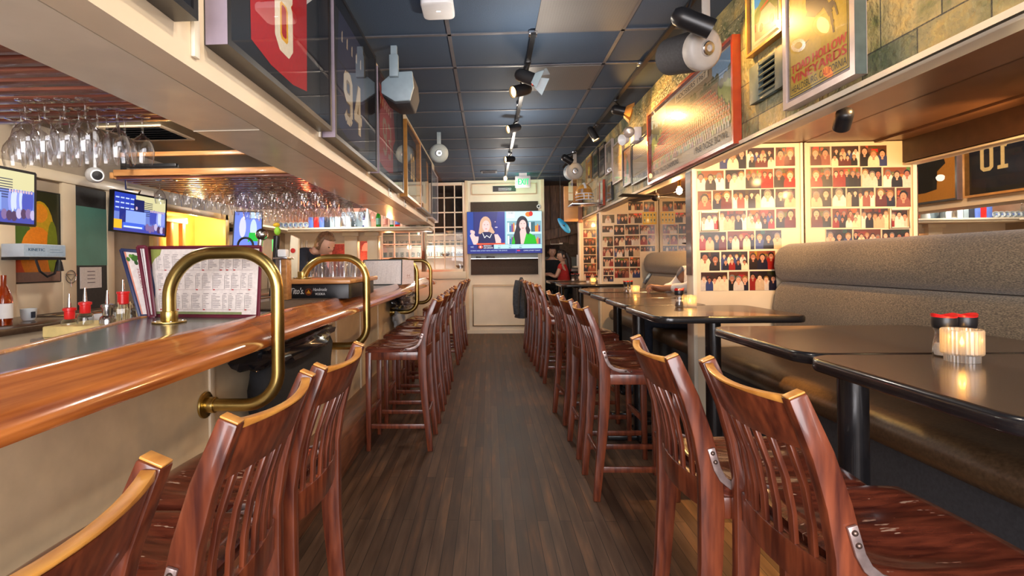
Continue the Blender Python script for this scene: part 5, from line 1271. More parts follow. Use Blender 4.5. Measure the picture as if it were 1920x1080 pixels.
# ---------------------------------------------------------------- tracks and spotlights
def track(label, x, y0, y1, z=2.965, stems=()):
    t = thing('light_track', label, 'light track', (x, (y0 + y1) / 2, z)); MB().box(x - .018, y0, z - .016, x + .018, y1, z + .002).build('rail', M['black_metal'], t)
    g = MB()
    for y in stems: g.box(x - .03, y - .03, z, x + .03, y + .03, 2.993)
    g.build('mount', M['steel'], t, bevel=.003)
track('black track rail running along the middle of the dark ceiling', .325, 3.55, 9.4, stems=(3.6, 5.2, 7.5))
track('black track rail along the ceiling edge above the slate wall', 1.252, .6, 8.6, stems=(1.0, 4.2, 7.5))
def spotlight(label, top, c, d, L=.12, r=.042, face='lamp_face', barn=None, xt=None):
    t = thing('spotlight', label, 'spotlight', top, 'track spotlights'); c = Vector(c); d = Vector(d).normalized(); top = Vector(top)
    MB().box(top.x - .02, top.y - .035, top.z - .03, top.x + .02, top.y + .035, top.z).build('adapter', M['black_metal'], t, bevel=.003)
    MB().tube([top + Vector((0, 0, -.03)), Vector((c.x, c.y, (c.z + top.z) / 2)), c - d * L * .2 + Vector((0, 0, r * .6))], .008, 8).build('arm', M['black_metal'], t)
    MB().lathe([(.002, -L * .62), (r * .55, -L * .60), (r * .9, -L * .48), (r, -L * .3), (r, L * .5), (r * .93, L * .5), (r * .88, L * .38)], c, n=28, d=d).build('can', M['black_plastic'], t, smooth=40); can = [o for o in t.children if o.name.startswith('can')][0]
    MB().lathe([(r * .90, L * .40), (.002, L * .42)], c, n=24, d=d).build('bulb_face', M[face], can)
    if barn:
        a_ = d.cross(Vector((0, 0, 1))).normalized(); u = a_.cross(d); g = MB()
        for s, v in ((1, a_), (-1, a_), (1, u), (-1, u)):
            w = u if v == a_ else a_; p = c + d * L * .5 + v * s * r; q = p + (d * .8 + v * s * .5).normalized() * r * 1.7
            g.add([p - w * r * .8, p + w * r * .8, q + w * r * 1.4, q - w * r * 1.4], [(0, 1, 2, 3)]).add([p - w * r * .8 + v * s * .003, p + w * r * .8 + v * s * .003, q + w * r * 1.4 + v * s * .003, q - w * r * 1.4 + v * s * .003], [(3, 2, 1, 0)])
        g.build('barn_doors', M[barn], can)
    return t
spotlight('black spotlight with pale barn doors, upper one of the pair on the middle track', (.325, 4.03, 2.965), (.31, 4.05, 2.84), (.62, -.2, -.32), .15, .05, 'red_lamp', 'speaker_grey')
spotlight('black spotlight with glowing face turned to the jerseys, lower one of the pair', (.325, 4.35, 2.965), (.285, 4.36, 2.84), (-.8, -.45, -.30), .17, .05)
spotlight('small black spotlight halfway along the middle track', (.325, 5.66, 2.965), (.285, 5.66, 2.86), (-.8, -.4, -.25), .15, .045)
spotlight('small black spotlight near the end of the middle track', (.325, 7.35, 2.965), (.31, 7.35, 2.86), (-.8, -.35, -.1), .14, .045)
spotlight('black spotlight with lit barn doors over the edge of the red-framed picture', (1.252, 5.05, 2.965), (1.29, 5.08, 2.86), (.75, -.2, -.25), .12, .045, 'lamp_face', 'gold_frame')
spotlight('plain black spotlight pointing down on the wall track', (1.252, 5.95, 2.965), (1.22, 5.97, 2.85), (.45, -.2, -.9), .16, .042)
spotlight('black spotlight by the golden picture on the wall track', (1.252, 7.35, 2.965), (1.13, 7.35, 2.84), (.7, .2, -.4), .15, .05)
spotlight('big black cylinder spotlight in front of the large pod speaker', (1.252, 3.0, 2.965), (1.115, 2.80, 2.66), (.80, -.1, -.42), .20, .052)
spotlight('spotlight with red glowing face at the picture top', (1.252, 2.45, 2.965), (1.22, 2.50, 2.90), (.1, -.8, -.5), .1, .045, 'red_lamp')
t = thing('brass_pendant', 'tiny brass bulb pendant hanging at the end of the middle track', 'pendant lamp', (.29, 8.6, 2.7))
MB().tube([(.29, 8.6, 2.999), (.285, 8.6, 2.90), (.29, 8.6, 2.82)], .005, 8).build('stem', M['brass'], t); MB().ell((.29, 8.6, 2.79), .03, .03, .04).build('bulb', M['lamp_face'], t)
# booth spotlight, bulbs and fan
t = spotlight('black spotlight under the booth ceiling shining on the snapshots', (1.70, 2.52, 2.249), (1.70, 2.52, 2.045), (.35, .8, -.55), .10, .038)
t = thing('ceiling_fan', 'dark ceiling fan with thin blades in the middle booth', 'ceiling fan', (1.72, 5.35, 2.0))
MB().cyl((1.72, 5.35, 2.249), (1.72, 5.35, 2.08), .012, n=12).build('down_rod', M['black_metal'], t); MB().ell((1.72, 5.35, 2.04), .045, .045, .045).build('motor', M['black_metal'], t)
for k in range(4):
    a_ = math.radians(20 + 90 * k); p = Vector((1.72, 5.35, 2.045)); v = Vector((math.cos(a_), math.sin(a_), 0)); MB().bar(p + v * .03, p + v * .42, .075, .006, up=(.25 * math.sin(a_), -.25 * math.cos(a_), 1)).build('blade', M['black_metal'], t)
for x, y, lab in ((1.90, 1.83, 'bare glowing bulb under the booth ceiling at the picture edge'), (1.90, 5.18, 'bare glowing bulb in the middle booth beside the fan'), (1.95, 7.95, 'bare glowing bulb in the last booth')):
    t = thing('light_bulb', lab, 'light bulb', (x, y, 2.05)); MB().cyl((x, y, 2.249), (x, y, 2.12), .016, n=14).build('socket', M['brass'], t); MB().ell((x, y, 2.075), .03, .03, .038).build('bulb', M['bulb'], t)
# ---------------------------------------------------------------- back wall television and its surroundings
tag(MB().box(-.35, 10.03, 2.32, .966, 10.069, 2.575).build('acoustic_panel', M['acoustic_panel'], bevel=.004), 'dark speckled panel above the big television', 'wall panel')
tag(MB().box(-.355, 10.03, 1.15, .955, 10.069, 1.455).build('acoustic_panel', M['acoustic_panel'], bevel=.004), 'dark speckled panel below the big television', 'wall panel')
t = thing('glass_shelf', 'narrow metal and glass shelf right under the big television', 'shelf', (.3, 10.0, 1.46)); MB().box(-.35, 9.93, 1.458, .95, 10.069, 1.47).build('shelf_board', M['steel'], t); MB().box(-.35, 10.03, 1.47, .95, 10.069, 1.56).build('back_strip', M['speaker_grey'], t)
for x, w_, lab in ((-.25, .09, 'small black box on the shelf under the big television, first of two'), (-.05, .16, 'wider black box on the shelf under the big television')): tag(MB().box(x, 9.94, 1.471, x + w_, 10.02, 1.51).build('media_box', M['black_plastic'], bevel=.004), lab, 'media box')
t = thing('wall_vent', 'dark slot vent with cream rim in the top panel of the back wall', 'vent', (.31, 10.05, 2.77))
MB().box(.09, 10.05, 2.775, .54, 10.069, 2.885).build('opening', M['black_plastic'], t); g = MB()
for z in (2.80, 2.83): g.box(.20, 10.045, z, .45, 10.05, z + .012)
g.build('slats', M['steel'], t)
t = thing('security_camera', 'small round white camera at the corner of the big television', 'security camera', (.97, 10.0, 2.44)); MB().lathe([(.002, 0), (.045, 0), (.045, .03), (.03, .045), (.002, .045)], (.975, 10.069, 2.47), n=24, d=(0, -1, 0)).build('body', M['white_plastic'], t); MB().ell((.975, 10.02, 2.47), .02, .012, .02).build('lens', M['black_plastic'], t)
def tv(name, label, quad, art, bez=.015, th=.04, loc=None, mount=None):
    BL, BR, TR, TL = map(Vector, quad); n = (BR - BL).cross(TL - BL).normalized(); u = (BR - BL).normalized(); v = (TL - BL).normalized()
    t = thing(name, label, 'television', tuple((BL + BR) / 2), 'televisions')
    g = MB(); o = [BL - u * bez - v * bez, BR + u * bez - v * bez, TR + u * bez + v * bez, TL - u * bez + v * bez]
    g.add([p - n * th for p in o] + [p - n * .001 for p in o], [(3, 2, 1, 0), (4, 5, 6, 7), (0, 1, 5, 4), (1, 2, 6, 5), (2, 3, 7, 6), (3, 0, 4, 7)]); g.build('housing', M['black_plastic'], t)
    g = MB()
    for p, q in ((o[0], o[1]), (o[1], o[2]), (o[2], o[3]), (o[3], o[0])):
        c_ = (BL + TR) / 2; p2, q2 = p + (c_ - p).normalized() * bez * .6, q + (c_ - q).normalized() * bez * .6; g.bar(p2, q2, bez, .008, up=n)
    g.build('bezel', M['black_plastic'], t)
    art.build('screen', M['screen'], quad, t, off=.0006, lay=.0001)
    if mount:
        g = MB(); g.bar((BL + TR) / 2 - n * th, mount, .05, .05); g.build('wall_arm', M['black_metal'], t)
    return t
# big TV picture
W_, H_ = 1.46, .83; a = Art(W_, H_); a.rect(0, 0, W_, H_, (0.13, 0.18, 0.55), 0)
a.rect(0, 0, .12, H_, (0.05, 0.25, 0.62), 1); a.rect(.12, 0, .14, H_, (0.03, 0.12, 0.40), 1); a.poly([(.14, 0), (.5, 0), (.6, H_), (.14, H_)], (0.10, 0.14, 0.45), 1); a.ell(.55, .63, .01, .01, (1, .8, .8), 2, 8); a.ell(.57, .52, .03, .012, (0.8, 0.75, 0.85), 2, 8)
hl = (0.86, 0.68, 0.56); sk = (1.0, 0.80, 0.78)
a.ell(.36, .56, .115, .18, hl, 3, 20); a.poly([(.245, .55), (.22, .40), (.28, .38), (.30, .5)], hl, 3.1); a.poly([(.47, .55), (.54, .42), (.50, .38), (.44, .42)], hl, 3.1)
a.ell(.37, .55, .075, .11, sk, 4, 18); a.rect(.33, .38, .41, .48, sk, 3.9); a.ell(.37, .49, .022, .008, (0.85, 0.4, 0.45), 5, 8); a.ell(.34, .575, .012, .006, (0.3, 0.2, 0.25), 5, 8); a.ell(.40, .575, .012, .006, (0.3, 0.2, 0.25), 5, 8)
a.poly([(.20, .20), (.24, .38), (.32, .43), (.43, .43), (.53, .38), (.56, .20)], (0.05, 0.10, 0.32), 4.2); a.poly([(.56, .18), (.53, .38), (.60, .38), (.66, .28), (.66, .18)], sk, 4.1); a.poly([(.12, .18), (.05, .36), (.10, .44), (.16, .34), (.22, .34), (.22, .18)], sk, 4.1)
for k in range(4): a.ell(.07 + .022 * k, .43 + .012 * math.sin(k + 1), .012, .035, sk, 4.4, 8)
a.line(.30, .41, .34, .31, .012, (0.95, 0.95, 0.95), 5); a.line(.34, .31, .38, .36, .012, (0.95, 0.95, 0.95), 5.1); a.line(.38, .36, .44, .31, .012, (0.95, 0.95, 0.95), 5.2); a.line(.44, .31, .48, .39, .012, (0.95, 0.95, 0.95), 5.3)
a.rect(.74, .15, W_, H_, (0.80, 0.95, 0.98), 1.5); a.rect(.74, .15, .765, H_, (0.55, 0.78, 0.85), 2)
for y0_ in (.42, .16):
    a.rect(.78, y0_, W_ - .01, y0_ + .22, (0.50, 0.68, 0.72), 2); x = .79; rng = random.Random(6)
    while x < W_ - .05:
        wv = rng.uniform(.015, .04); a.rect(x, y0_, x + wv, y0_ + rng.uniform(.12, .20), rng.choice([(0.85, 0.15, 0.15), (0.1, 0.45, 0.65), (0.9, 0.55, 0.1), (0.9, 0.9, 0.9), (0.15, 0.35, 0.4), (0.5, 0.2, 0.5)]), 2.5); x += wv + .004
a.rect(.77, .70, .93, H_, (0.90, 0.95, 0.96), 3); a.text('110', .82, .78, .04, (0.15, 0.35, 0.4), 4, width=.08); a.ell(1.20, .77, .06, .05, (0.95, 0.50, 0.15), 3, 14); a.ell(1.25, .78, .04, .05, (0.85, 0.15, 0.12), 3.2, 12)
dh = (0.08, 0.09, 0.18); a.ell(1.08, .57, .115, .17, dh, 4, 20); a.poly([(.97, .55), (.91, .35), (.95, .16), (1.05, .16), (1.06, .5)], dh, 4.1); a.poly([(1.17, .6), (1.24, .45), (1.20, .36), (1.14, .42)], dh, 4.1)
a.poly([(.86, .15), (.90, .33), (1.02, .40), (1.2, .41), (1.33, .33), (1.37, .15)], (0.02, 0.72, 0.12), 4.05); a.poly([(.93, .16), (.95, .40), (1.02, .44), (1.05, .16)], dh, 4.5)
a.ell(1.09, .56, .070, .10, sk, 5, 18); a.poly([(1.05, .17), (1.03, .42), (1.06, .50), (1.14, .50), (1.16, .40), (1.10, .17)], sk, 4.7); a.ell(1.09, .495, .022, .008, (0.80, 0.35, 0.35), 6, 8); a.ell(1.06, .585, .010, .006, (0.2, 0.15, 0.15), 6, 8); a.ell(1.12, .585, .010, .006, (0.2, 0.15, 0.15), 6, 8)
a.rect(0, 0, W_, .18, (0.10, 0.16, 0.50), 7); a.rect(.18, .175, .74, .205, (0.95, 0.35, 0.20), 8); a.rect(.52, .09, W_, .175, (0.72, 0.90, 0.95), 8); a.rect(.19, .09, .52, .175, (0.12, 0.08, 0.30), 8); a.ell(.26, .132, .045, .035, (0.90, 0.35, 0.25), 9, 14); a.text('B', .245, .115, .035, (1, 1, 1), 10, bold=.002)
a.text('NIC', .065, .12, .026, (0.85, 0.9, 1), 9); a.text('BENGALS', .32, .14, .022, (1, 1, 1), 9, width=.15, bold=.001); a.text('LIVE UPDATE', .32, .10, .022, (1, 1, 1), 9, width=.18, bold=.001)
for x, s_ in ((.60, '6th'), (.81, '4th'), (1.02, '8th')): a.text(s_, x, .10, .026, (0.25, 0.30, 0.35), 9, bold=.001); a.rect(x, .145, x + .06, .155, (0.5, 0.6, 0.65), 9)
a.text('BREAKING NEWS', .44, .18, .018, (0.5, 0.05, 0.05), 9, width=.26); a.text('SCORES AND LATEST NEWS AROUND THE LEAGUE', .06, .045, .022, (0.8, 0.88, 1), 9, width=.72); a.rect(.95, 0, .96, .09, (0.3, 0.4, 0.8), 9); a.rect(.97, .04, 1.03, .065, (0.85, 0.2, 0.4), 9); a.text('COMING UP NEXT TONIGHT', 1.10, .04, .022, (0.9, 0.95, 1), 9, width=.33)
tv('television', 'large wall television showing two news presenters above a blue ticker', quadB(9.95, -.415, 1.025, 1.565, 2.372), a, .006, .05, mount=(.3, 10.02, 1.95))
def sports_art(seed, shift=0):
    a = Art(.6, .34); a.rect(0, 0, .6, .34, (0.42, 0.50, 0.80), 0); a.rect(0, .17, .24, .34, (0.16, 0.25, 0.70), 1)
    for i in range(4):
        for j in range(3): a.rect(.015 + .055 * i, .20 + .045 * j, .055 + .055 * i, .212 + .045 * j, (0.75, 0.82, 1), 2)
    a.rect(.24, .22, .6, .34, (0.85, 0.82, 0.62), 1); a.rect(.22, .16, .34, .30, (0.10, 0.13, 0.35), 2)
    for i in range(8): a.rect(.34, .16 + i * .017, .44, .166 + i * .017, (0.10, 0.12, 0.28), 2)
    rng = random.Random(seed)
    for i in range(9): x = .42 + i * .02; a.ell(x, .14 + rng.uniform(-.01, .02), .014, .07, rng.choice([(0.80, 0.84, 1), (0.55, 0.60, 0.9), (0.25, 0.3, 0.7)]), 3 + i * .1, 10); a.ell(x, .21, .007, .010, (0.85, 0.7, 0.75), 4, 8)
    a.rect(.06, .06, .17, .20, (0.10, 0.16, 0.50), 3.5); a.rect(.13, .08, .36, .19, (0.55, 0.66, 0.98), 4); a.rect(0, 0, .6, .07, (0.25, 0.28, 0.65), 4.2); a.rect(0, .02, .09, .10, (0.95, 0.72, 0.15), 5); a.rect(.10, .03, .34, .08, (0.25, 0.40, 0.88), 5); a.rect(.11, .035, .32, .05, (0.85, 0.9, 1), 5.5)
    a.ell(.25, .22, .012, .016, (0.85, 0.7, 0.75), 5, 8)
    for i in range(7): a.ell(.38 + .035 * i, .05 + rng.uniform(-.01, .02), .022, .035, rng.choice([(0.30, 0.20, 0.35), (0.5, 0.4, 0.6), (0.2, 0.2, 0.5), (0.75, 0.7, 0.85)]), 5.6 + i * .1, 10)
    return a
tv('television', 'small wall television showing a sports press conference, whole screen in view', [(-3.165, 4.20, 1.700), (-3.025, 4.67, 1.672), (-3.012, 4.67, 2.000), (-3.150, 4.20, 2.024)], sports_art(5), .014, .04, mount=(-3.34, 4.5, 1.9))
tv('television', 'small wall television cut by the picture edge, showing a crowd', [(-3.02, 2.72, 1.672), (-2.975, 3.24, 1.668), (-2.970, 3.24, 1.992), (-3.015, 2.72, 2.002)], sports_art(9), .014, .04, mount=(-3.34, 3.0, 1.85))
a = Art(.4, .4); a.rect(0, 0, .4, .4, (0.45, 0.55, 0.92), 0); a.ell(.12, .22, .05, .12, (0.85, 0.85, 0.95), 1, 16); a.ell(.28, .20, .05, .12, (0.80, 0.88, 0.90), 1, 16); a.poly([(.2, .05), (.22, .16), (.36, .16), (.39, .05)], (0.10, 0.75, 0.25), 2); a.rect(.22, 0, .4, .06, (0.35, 0.55, 0.95), 3); a.rect(.22, .33, .40, .40, (0.75, 0.85, 0.95), 1)
tv('television', 'small bright television behind the hanging glasses at the bar end', [(-3.20, 6.30, 1.635), (-2.91, 6.45, 1.625), (-2.90, 6.45, 2.06), (-3.17, 6.30, 2.06)], a, .012, .04, mount=(-3.34, 6.5, 1.85))
NUM2 = NUMN + ['ninth', 'tenth', 'eleventh', 'twelfth', 'thirteenth', 'fourteenth']
# ---------------------------------------------------------------- glass racks and glasses
t = thing('glass_rack', 'wooden slatted glass rack over the bar nearest the picture corner', 'glass rack', (-2.2, 1.5, 2.0))
for k in range(16):
    y = .86 + k * .0934; MB().prism([(-3.3, 2.078), (-1.41, 2.078), (-1.405, 2.070), (-1.42, 2.056), (-1.45, 2.048), (-3.3, 2.048)], 'y', y - .032, y + .032).build('slat', M['rack_wood'], t, bevel=.003)
g = MB()
for x in (-1.5, -2.3, -3.2): g.box(x - .02, .8, 2.078, x + .02, 2.32, 2.11)
for x in (-1.6, -3.0):
    for y in (1.0, 2.0): g.cyl((x, y, 2.08), (x, y, 2.45), .012, n=10)
g.build('hanger_frame', M['black_metal'], t)
def make_glass(lab, h=.20, r=.041, stem=.075, grp='x'):
    b = h - stem
    pr = [(.033, 0), (.034, -.002), (.012, -.004), (.0045, -.010), (.004, -stem + .012), (.008, -stem), (r * .55, -stem - .014), (r * .88, -stem - b * .30), (r, -stem - b * .52), (r * .93, -stem - b * .78), (r * .80, -h)]
    o = MB().lathe(pr, n=20).build('wine_glass', M['wine_glass'], smooth=80, loc=(0, 0, 0)); return tag(o, lab, 'wine glass', grp)
g0 = make_glass('stemmed wine glass hanging upside down from the slatted rack in the picture corner', .213, .047, .085, 'glasses in the corner rack')
P1 = [(x, 2.20) for x in (-1.52, -1.60, -1.68, -1.765, -1.85, -1.935, -2.02, -2.105)] + [(x, 2.08) for x in (-1.545, -1.63, -1.71, -1.79, -1.88, -1.96)] + [(x, 1.96) for x in (-1.585, -1.67, -1.75, -1.83)]
for i, (x, y) in enumerate(P1):
    o = g0 if i == 0 else dup(g0); o.location = (x, y, 2.046); r_ = 0 if i < 8 else 1 if i < 14 else 2; o['label'] = 'upside-down wine glass, corner rack, %s row, %s from the cream ledge' % (['back', 'middle', 'front'][r_], NUMN[i - (0, 8, 14)[r_]])
t = thing('glass_rack', 'wooden slatted glass rack farther along the bar behind the first', 'glass rack', (-2.0, 5.0, 2.1))
for k in range(24):
    y = 3.98 + k * .098; MB().box(-2.95, y - .026, 2.08, -1.32, y + .026, 2.10).build('slat', M['rack_wood'], t, bevel=.002)
g = MB(); g.box(-2.95, 3.92, 2.10, -1.32, 3.96, 2.15).box(-2.95, 3.92, 2.25, -1.32, 3.96, 2.285).box(-2.98, 3.92, 2.08, -2.95, 6.3, 2.13).box(-2.95, 6.28, 2.08, -1.32, 6.31, 2.14); g.build('frame_rail', M['oak_trim'], t, bevel=.004)
g = MB()
for x in (-2.9, -1.4):
    for y in (3.97, 6.25): g.box(x - .015, y - .015, 2.12, x + .015, y + .015, 2.45)
g.build('hanger', M['black_metal'], t)
g1 = make_glass('wine glass hanging upside down in the rack farther along the bar', .19, .040, .075, 'glasses in the farther rack'); first = True
rr = random.Random(3)
for j in range(9):
    for i in range(12):
        x = -2.64 + i * .115 + (.05 if j % 2 else 0); y = 4.03 + j * .25
        if x > -1.36: continue
        if j in (3, 5) and i < 2: continue
        o = g1 if first else dup(g1); first = False; o.location = (x + rr.uniform(-.008, .008), y, 2.079); o['label'] = 'upside-down wine glass, farther rack, %s row, %s from the wall' % (NUM2[j], NUM2[i]); o.rotation_euler = (0, 0, 0)
# outlet strip, cables and bits by the second rack
tag(MB().box(-2.85, 3.93, 2.165, -2.45, 3.97, 2.195).build('power_strip', M['black_plastic'], bevel=.004), 'black power strip lying on the front rail of the farther rack', 'power strip')
tag(MB().tube([(-1.75, 2.35, 2.43), (-2.1, 2.8, 2.33), (-2.5, 3.4, 2.22), (-2.75, 3.85, 2.17), (-2.85, 3.97, 2.19)], .009, 8).build('cable', M['black_plastic']), 'thick black cable sagging along the bar ceiling to the rack', 'cable')
tag(MB().tube([(-2.9, 3.99, 2.10), (-3.05, 4.2, 2.04), (-3.10, 4.45, 2.06), (-3.2, 4.55, 2.02)], .007, 8).build('cable', M['black_plastic']), 'thin black cable dropping behind the press conference television', 'cable')
# security dome
t = thing('security_camera', 'white bullet security camera under the corner glasses', 'security camera', (-3.1, 3.89, 2.1))
MB().lathe([(.002, -.09), (.05, -.085), (.062, -.05), (.06, .0), (.045, .05), (.002, .05)], (-3.05, 3.87, 2.10), n=24, d=(.7, -.6, -.15)).build('body', M['white_plastic'], t, smooth=50); MB().lathe([(.036, .046), (.034, .056), (.002, .058)], (-3.05, 3.87, 2.10), n=20, d=(.7, -.6, -.15)).build('lens', M['black_plastic'], t)
MB().cyl((-3.08, 3.9, 2.14), (-3.08, 3.9, 2.449), .012, n=10).build('stem', M['white_plastic'], t)
tag(MB().lathe([(.002, -.09), (.06, -.07), (.08, -.02), (.08, 0), (.002, 0)], (-2.9, 3.4, 2.449), n=20).build('ceiling_dome', M['maroon_binding']), 'dark maroon dome on the bar ceiling behind the corner glasses', 'ceiling dome')
# ---------------------------------------------------------------- left wall pictures and panels
a = Art(.4, .66); a.rect(0, 0, .4, .66, (0.14, 0.16, 0.06), 0); a.rect(0, 0, .4, .16, (0.85, 0.32, 0.15), 1)
a.ell(.22, .35, .13, .24, (0.78, 0.62, 0.05), 1, 20); a.ell(.20, .20, .15, .20, (0.92, 0.52, 0.06), 2, 20); a.ell(.22, .50, .07, .07, (0.93, 0.58, 0.10), 3, 16); a.ell(.33, .25, .05, .2, (0.45, 0.50, 0.08), 2.5, 14); a.ell(.06, .35, .08, .1, (0.25, 0.40, 0.10), 1.5, 12); a.rect(0, 0, .4, .07, (0.55, 0.42, 0.36), 4)
framed('wall_picture', 'orange and yellow painted picture of pears in the wall opening behind the bar', 'picture', 'L', -3.35, 3.47, 3.87, 1.275, 1.96, .012, .006, M['black_frame'], a, glass=False, hint=.008)
tag(MB().box(-3.34, 4.005, 1.40, -3.325, 4.335, 1.885).build('green_board', M['green_panel']), 'plain green board between the cream posts on the bar wall', 'board')
tag(MB().box(-3.34, 4.005, 1.885, -3.328, 4.335, 2.04).build('dark_board', M['dark_panel']), 'dark strip board directly above the green board', 'board')
tag(MB().box(-3.34, 4.005, 1.03, -3.328, 4.335, 1.40).build('dark_board', M['dark_panel']), 'dark board below the green one with a white notice', 'board')
a = Art(.22, .2); a.rect(0, 0, .22, .2, (0.88, 0.84, 0.82), 0)
for k in range(4): a.rect(.07, .05 + .035 * k, .15, .058 + .035 * k, (0.45, 0.4, 0.42), 1)
o = MB().box(-3.328, 4.04, 1.21, -3.325, 4.27, 1.385).build('notice', M['white_paper']); tag(o, 'white paper notice pinned on the dark board', 'notice'); a.build('print', M['print'], quadL(-3.325, 4.04, 4.27, 1.21, 1.385), o, lay=.0002, off=.0008)
t = thing('wire_emblem', 'small silver wire glass emblem on the cream post behind the bar', 'ornament', (-3.3, 3.93, 1.25))
g = MB().tube([(-3.31, 3.93 + .05 * math.cos(a_), 1.31 + .05 * math.sin(a_)) for a_ in [2 * PI * k / 20 for k in range(20)]], .004, 6, closed=True); g.tube([(-3.31, 3.88, 1.33), (-3.31, 3.98, 1.33), (-3.31, 3.93, 1.28), (-3.31, 3.88, 1.33)], .004, 6); g.tube([(-3.31, 3.93, 1.28), (-3.31, 3.93, 1.23)], .004, 6); g.build('wire', M['steel'], t)
# shelf with box and lamp cord
t = thing('wall_shelf', 'black bracket shelf with a curled cord and plug before the pear picture', 'shelf', (-3.25, 3.45, 1.44))
MB().box(-3.33, 3.36, 1.44, -3.12, 3.66, 1.458).build('board', M['black_plastic'], t)
MB().tube([(-3.13, 3.42, 1.44), (-3.12, 3.44, 1.36), (-3.12, 3.50, 1.32), (-3.12, 3.56, 1.34), (-3.12, 3.59, 1.42)], .008, 8).build('cord', M['black_plastic'], t)
MB().lathe([(.012, 0), (.02, -.02), (.03, -.08), (.002, -.085)], (-3.12, 3.60, 1.44), n=14).build('plug', M['black_plastic'], t)
a = Art(.3, .09); a.rect(0, 0, .3, .09, (0.68, 0.76, 0.84), 0); a.text('KINETIC', .03, .04, .022, (0.12, 0.35, 0.5), 1, bold=.001); a.rect(.18, .03, .28, .035, (0.5, 0.6, 0.7), 1); a.rect(.18, .05, .26, .055, (0.5, 0.6, 0.7), 1)
o = MB().box(-3.30, 3.34, 1.46, -3.14, 3.68, 1.55).build('white_box', M['cardboard_white'], bevel=.003); tag(o, 'pale blue and white carton on the black bracket shelf', 'box'); a.build('print', M['print'], quadL(-3.139, 3.34, 3.68, 1.465, 1.545), o, lay=.0002)
# ---------------------------------------------------------------- back counters
t = thing('back_counter', 'black-topped service counter along the wall behind the bar', 'counter', (-3.0, 4.4, 0))
MB().box(-3.33, 1.5, 1.00, -2.72, 7.6, 1.04).build('counter_top', M['black_laminate'], t, bevel=.004)
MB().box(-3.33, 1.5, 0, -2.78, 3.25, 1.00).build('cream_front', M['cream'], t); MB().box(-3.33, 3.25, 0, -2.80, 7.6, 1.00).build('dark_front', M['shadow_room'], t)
t = thing('mug', 'white cup with a dark square on the black wall counter', 'cup', (-3.0, 3.2, 1.04)); 
MB().lathe([(.002, .002), (.030, .002), (.040, .02), (.044, .078), (.041, .078), (.037, .02), (.002, .01)], (-3.0, 3.22, 1.041), n=24).build('cup_body', M['cup_white'], t, smooth=50); MB().box(-2.957, 3.19, 1.06, -2.953, 3.22, 1.10).build('square_mark', M['navy_cloth'], t)
a = Art(.9, .3); rng = random.Random(4)
for k in range(26): x, y = rng.uniform(0, .85), rng.uniform(0, .25); a.rect(x, y, x + rng.uniform(.03, .1), y + rng.uniform(.01, .04), rng.choice([(0.9, 0.75, 0.35), (0.9, 0.85, 0.7), (0.75, 0.4, 0.12), (0.2, 0.16, 0.12)]), 1 + k * .05)
o = MB().box(-3.25, 3.45, 1.041, -2.76, 4.3, 1.046).build('bar_mat', M['rubber_mat']); tag(o, 'patterned yellow and black cloth strip on the wall counter', 'mat'); a.build('print', M['cloth_print'], [(-2.77, 3.46, 1.046), (-2.77, 4.29, 1.046), (-3.24, 4.29, 1.046), (-3.24, 3.46, 1.046)], o, lay=.0002)
a = Art(.1, .2)
t = thing('liquor_bottle', 'amber bottle with a white label cut by the picture edge', 'bottle', (-2.95, 2.95, 1.04))
MB().lathe([(.002, 0), (.04, 0), (.042, .16), (.03, .20), (.014, .24), (.014, .30), (.002, .30)], (-2.93, 2.98, 1.041), n=20).build('glass', M['bottle_amber'], t, smooth=50); MB().lathe([(.0425, .04), (.0427, .13)], (-2.93, 2.98, 1.041), n=20).build('label', M['white_paper'], t)
# ---------------------------------------------------------------- service well behind the bar edge
tag(MB().box(-2.28, 2.45, .0, -1.78, 2.95, 1.03).build('ice_well', M['steel'], bevel=.006), 'steel service cabinet behind the bar edge under the mixers', 'cabinet')
tag(MB().box(-2.26, 2.50, 1.03, -1.97, 2.80, 1.085).build('caddy_tray', plain('butter_tray', (0.80, 0.62, 0.25), 0.5), bevel=.006), 'yellow tray holding red-capped pour bottles', 'tray')
def pourer(x, y, z, s, label, red=True, body='bottle_clear', neck='red_plastic'):
    t = thing('pour_bottle', label, 'bottle', (x, y, z))
    MB().lathe([(.002, 0), (.036, 0), (.038, .06), (.034, .075), (.022, .085)], (x, y, z), n=18).build('body', M[body], t, smooth=50)
    MB().lathe([(.022, .082), (.024, .086), (.024, .125), (.030, .128), (.030, .140), (.018, .144), (.002, .144)], (x, y, z), n=20).build('collar', M[neck], t, smooth=40)
    MB().lathe([(.010, .142), (.009, .165), (.006, .20), (.005, .215)], (x, y, z), n=12).build('spout', M['steel'], t)
pourer(-2.20, 2.60, 1.03, 1, 'small red-capped pour bottle, lowest at the edge of the yellow tray')
pourer(-2.115, 2.60, 1.06, 1, 'tall red-capped pour bottle in the middle of the yellow tray')
pourer(-2.01, 2.62, 1.045, 1, 'steel grey pour bottle beside the yellow tray', body='steel', neck='steel')
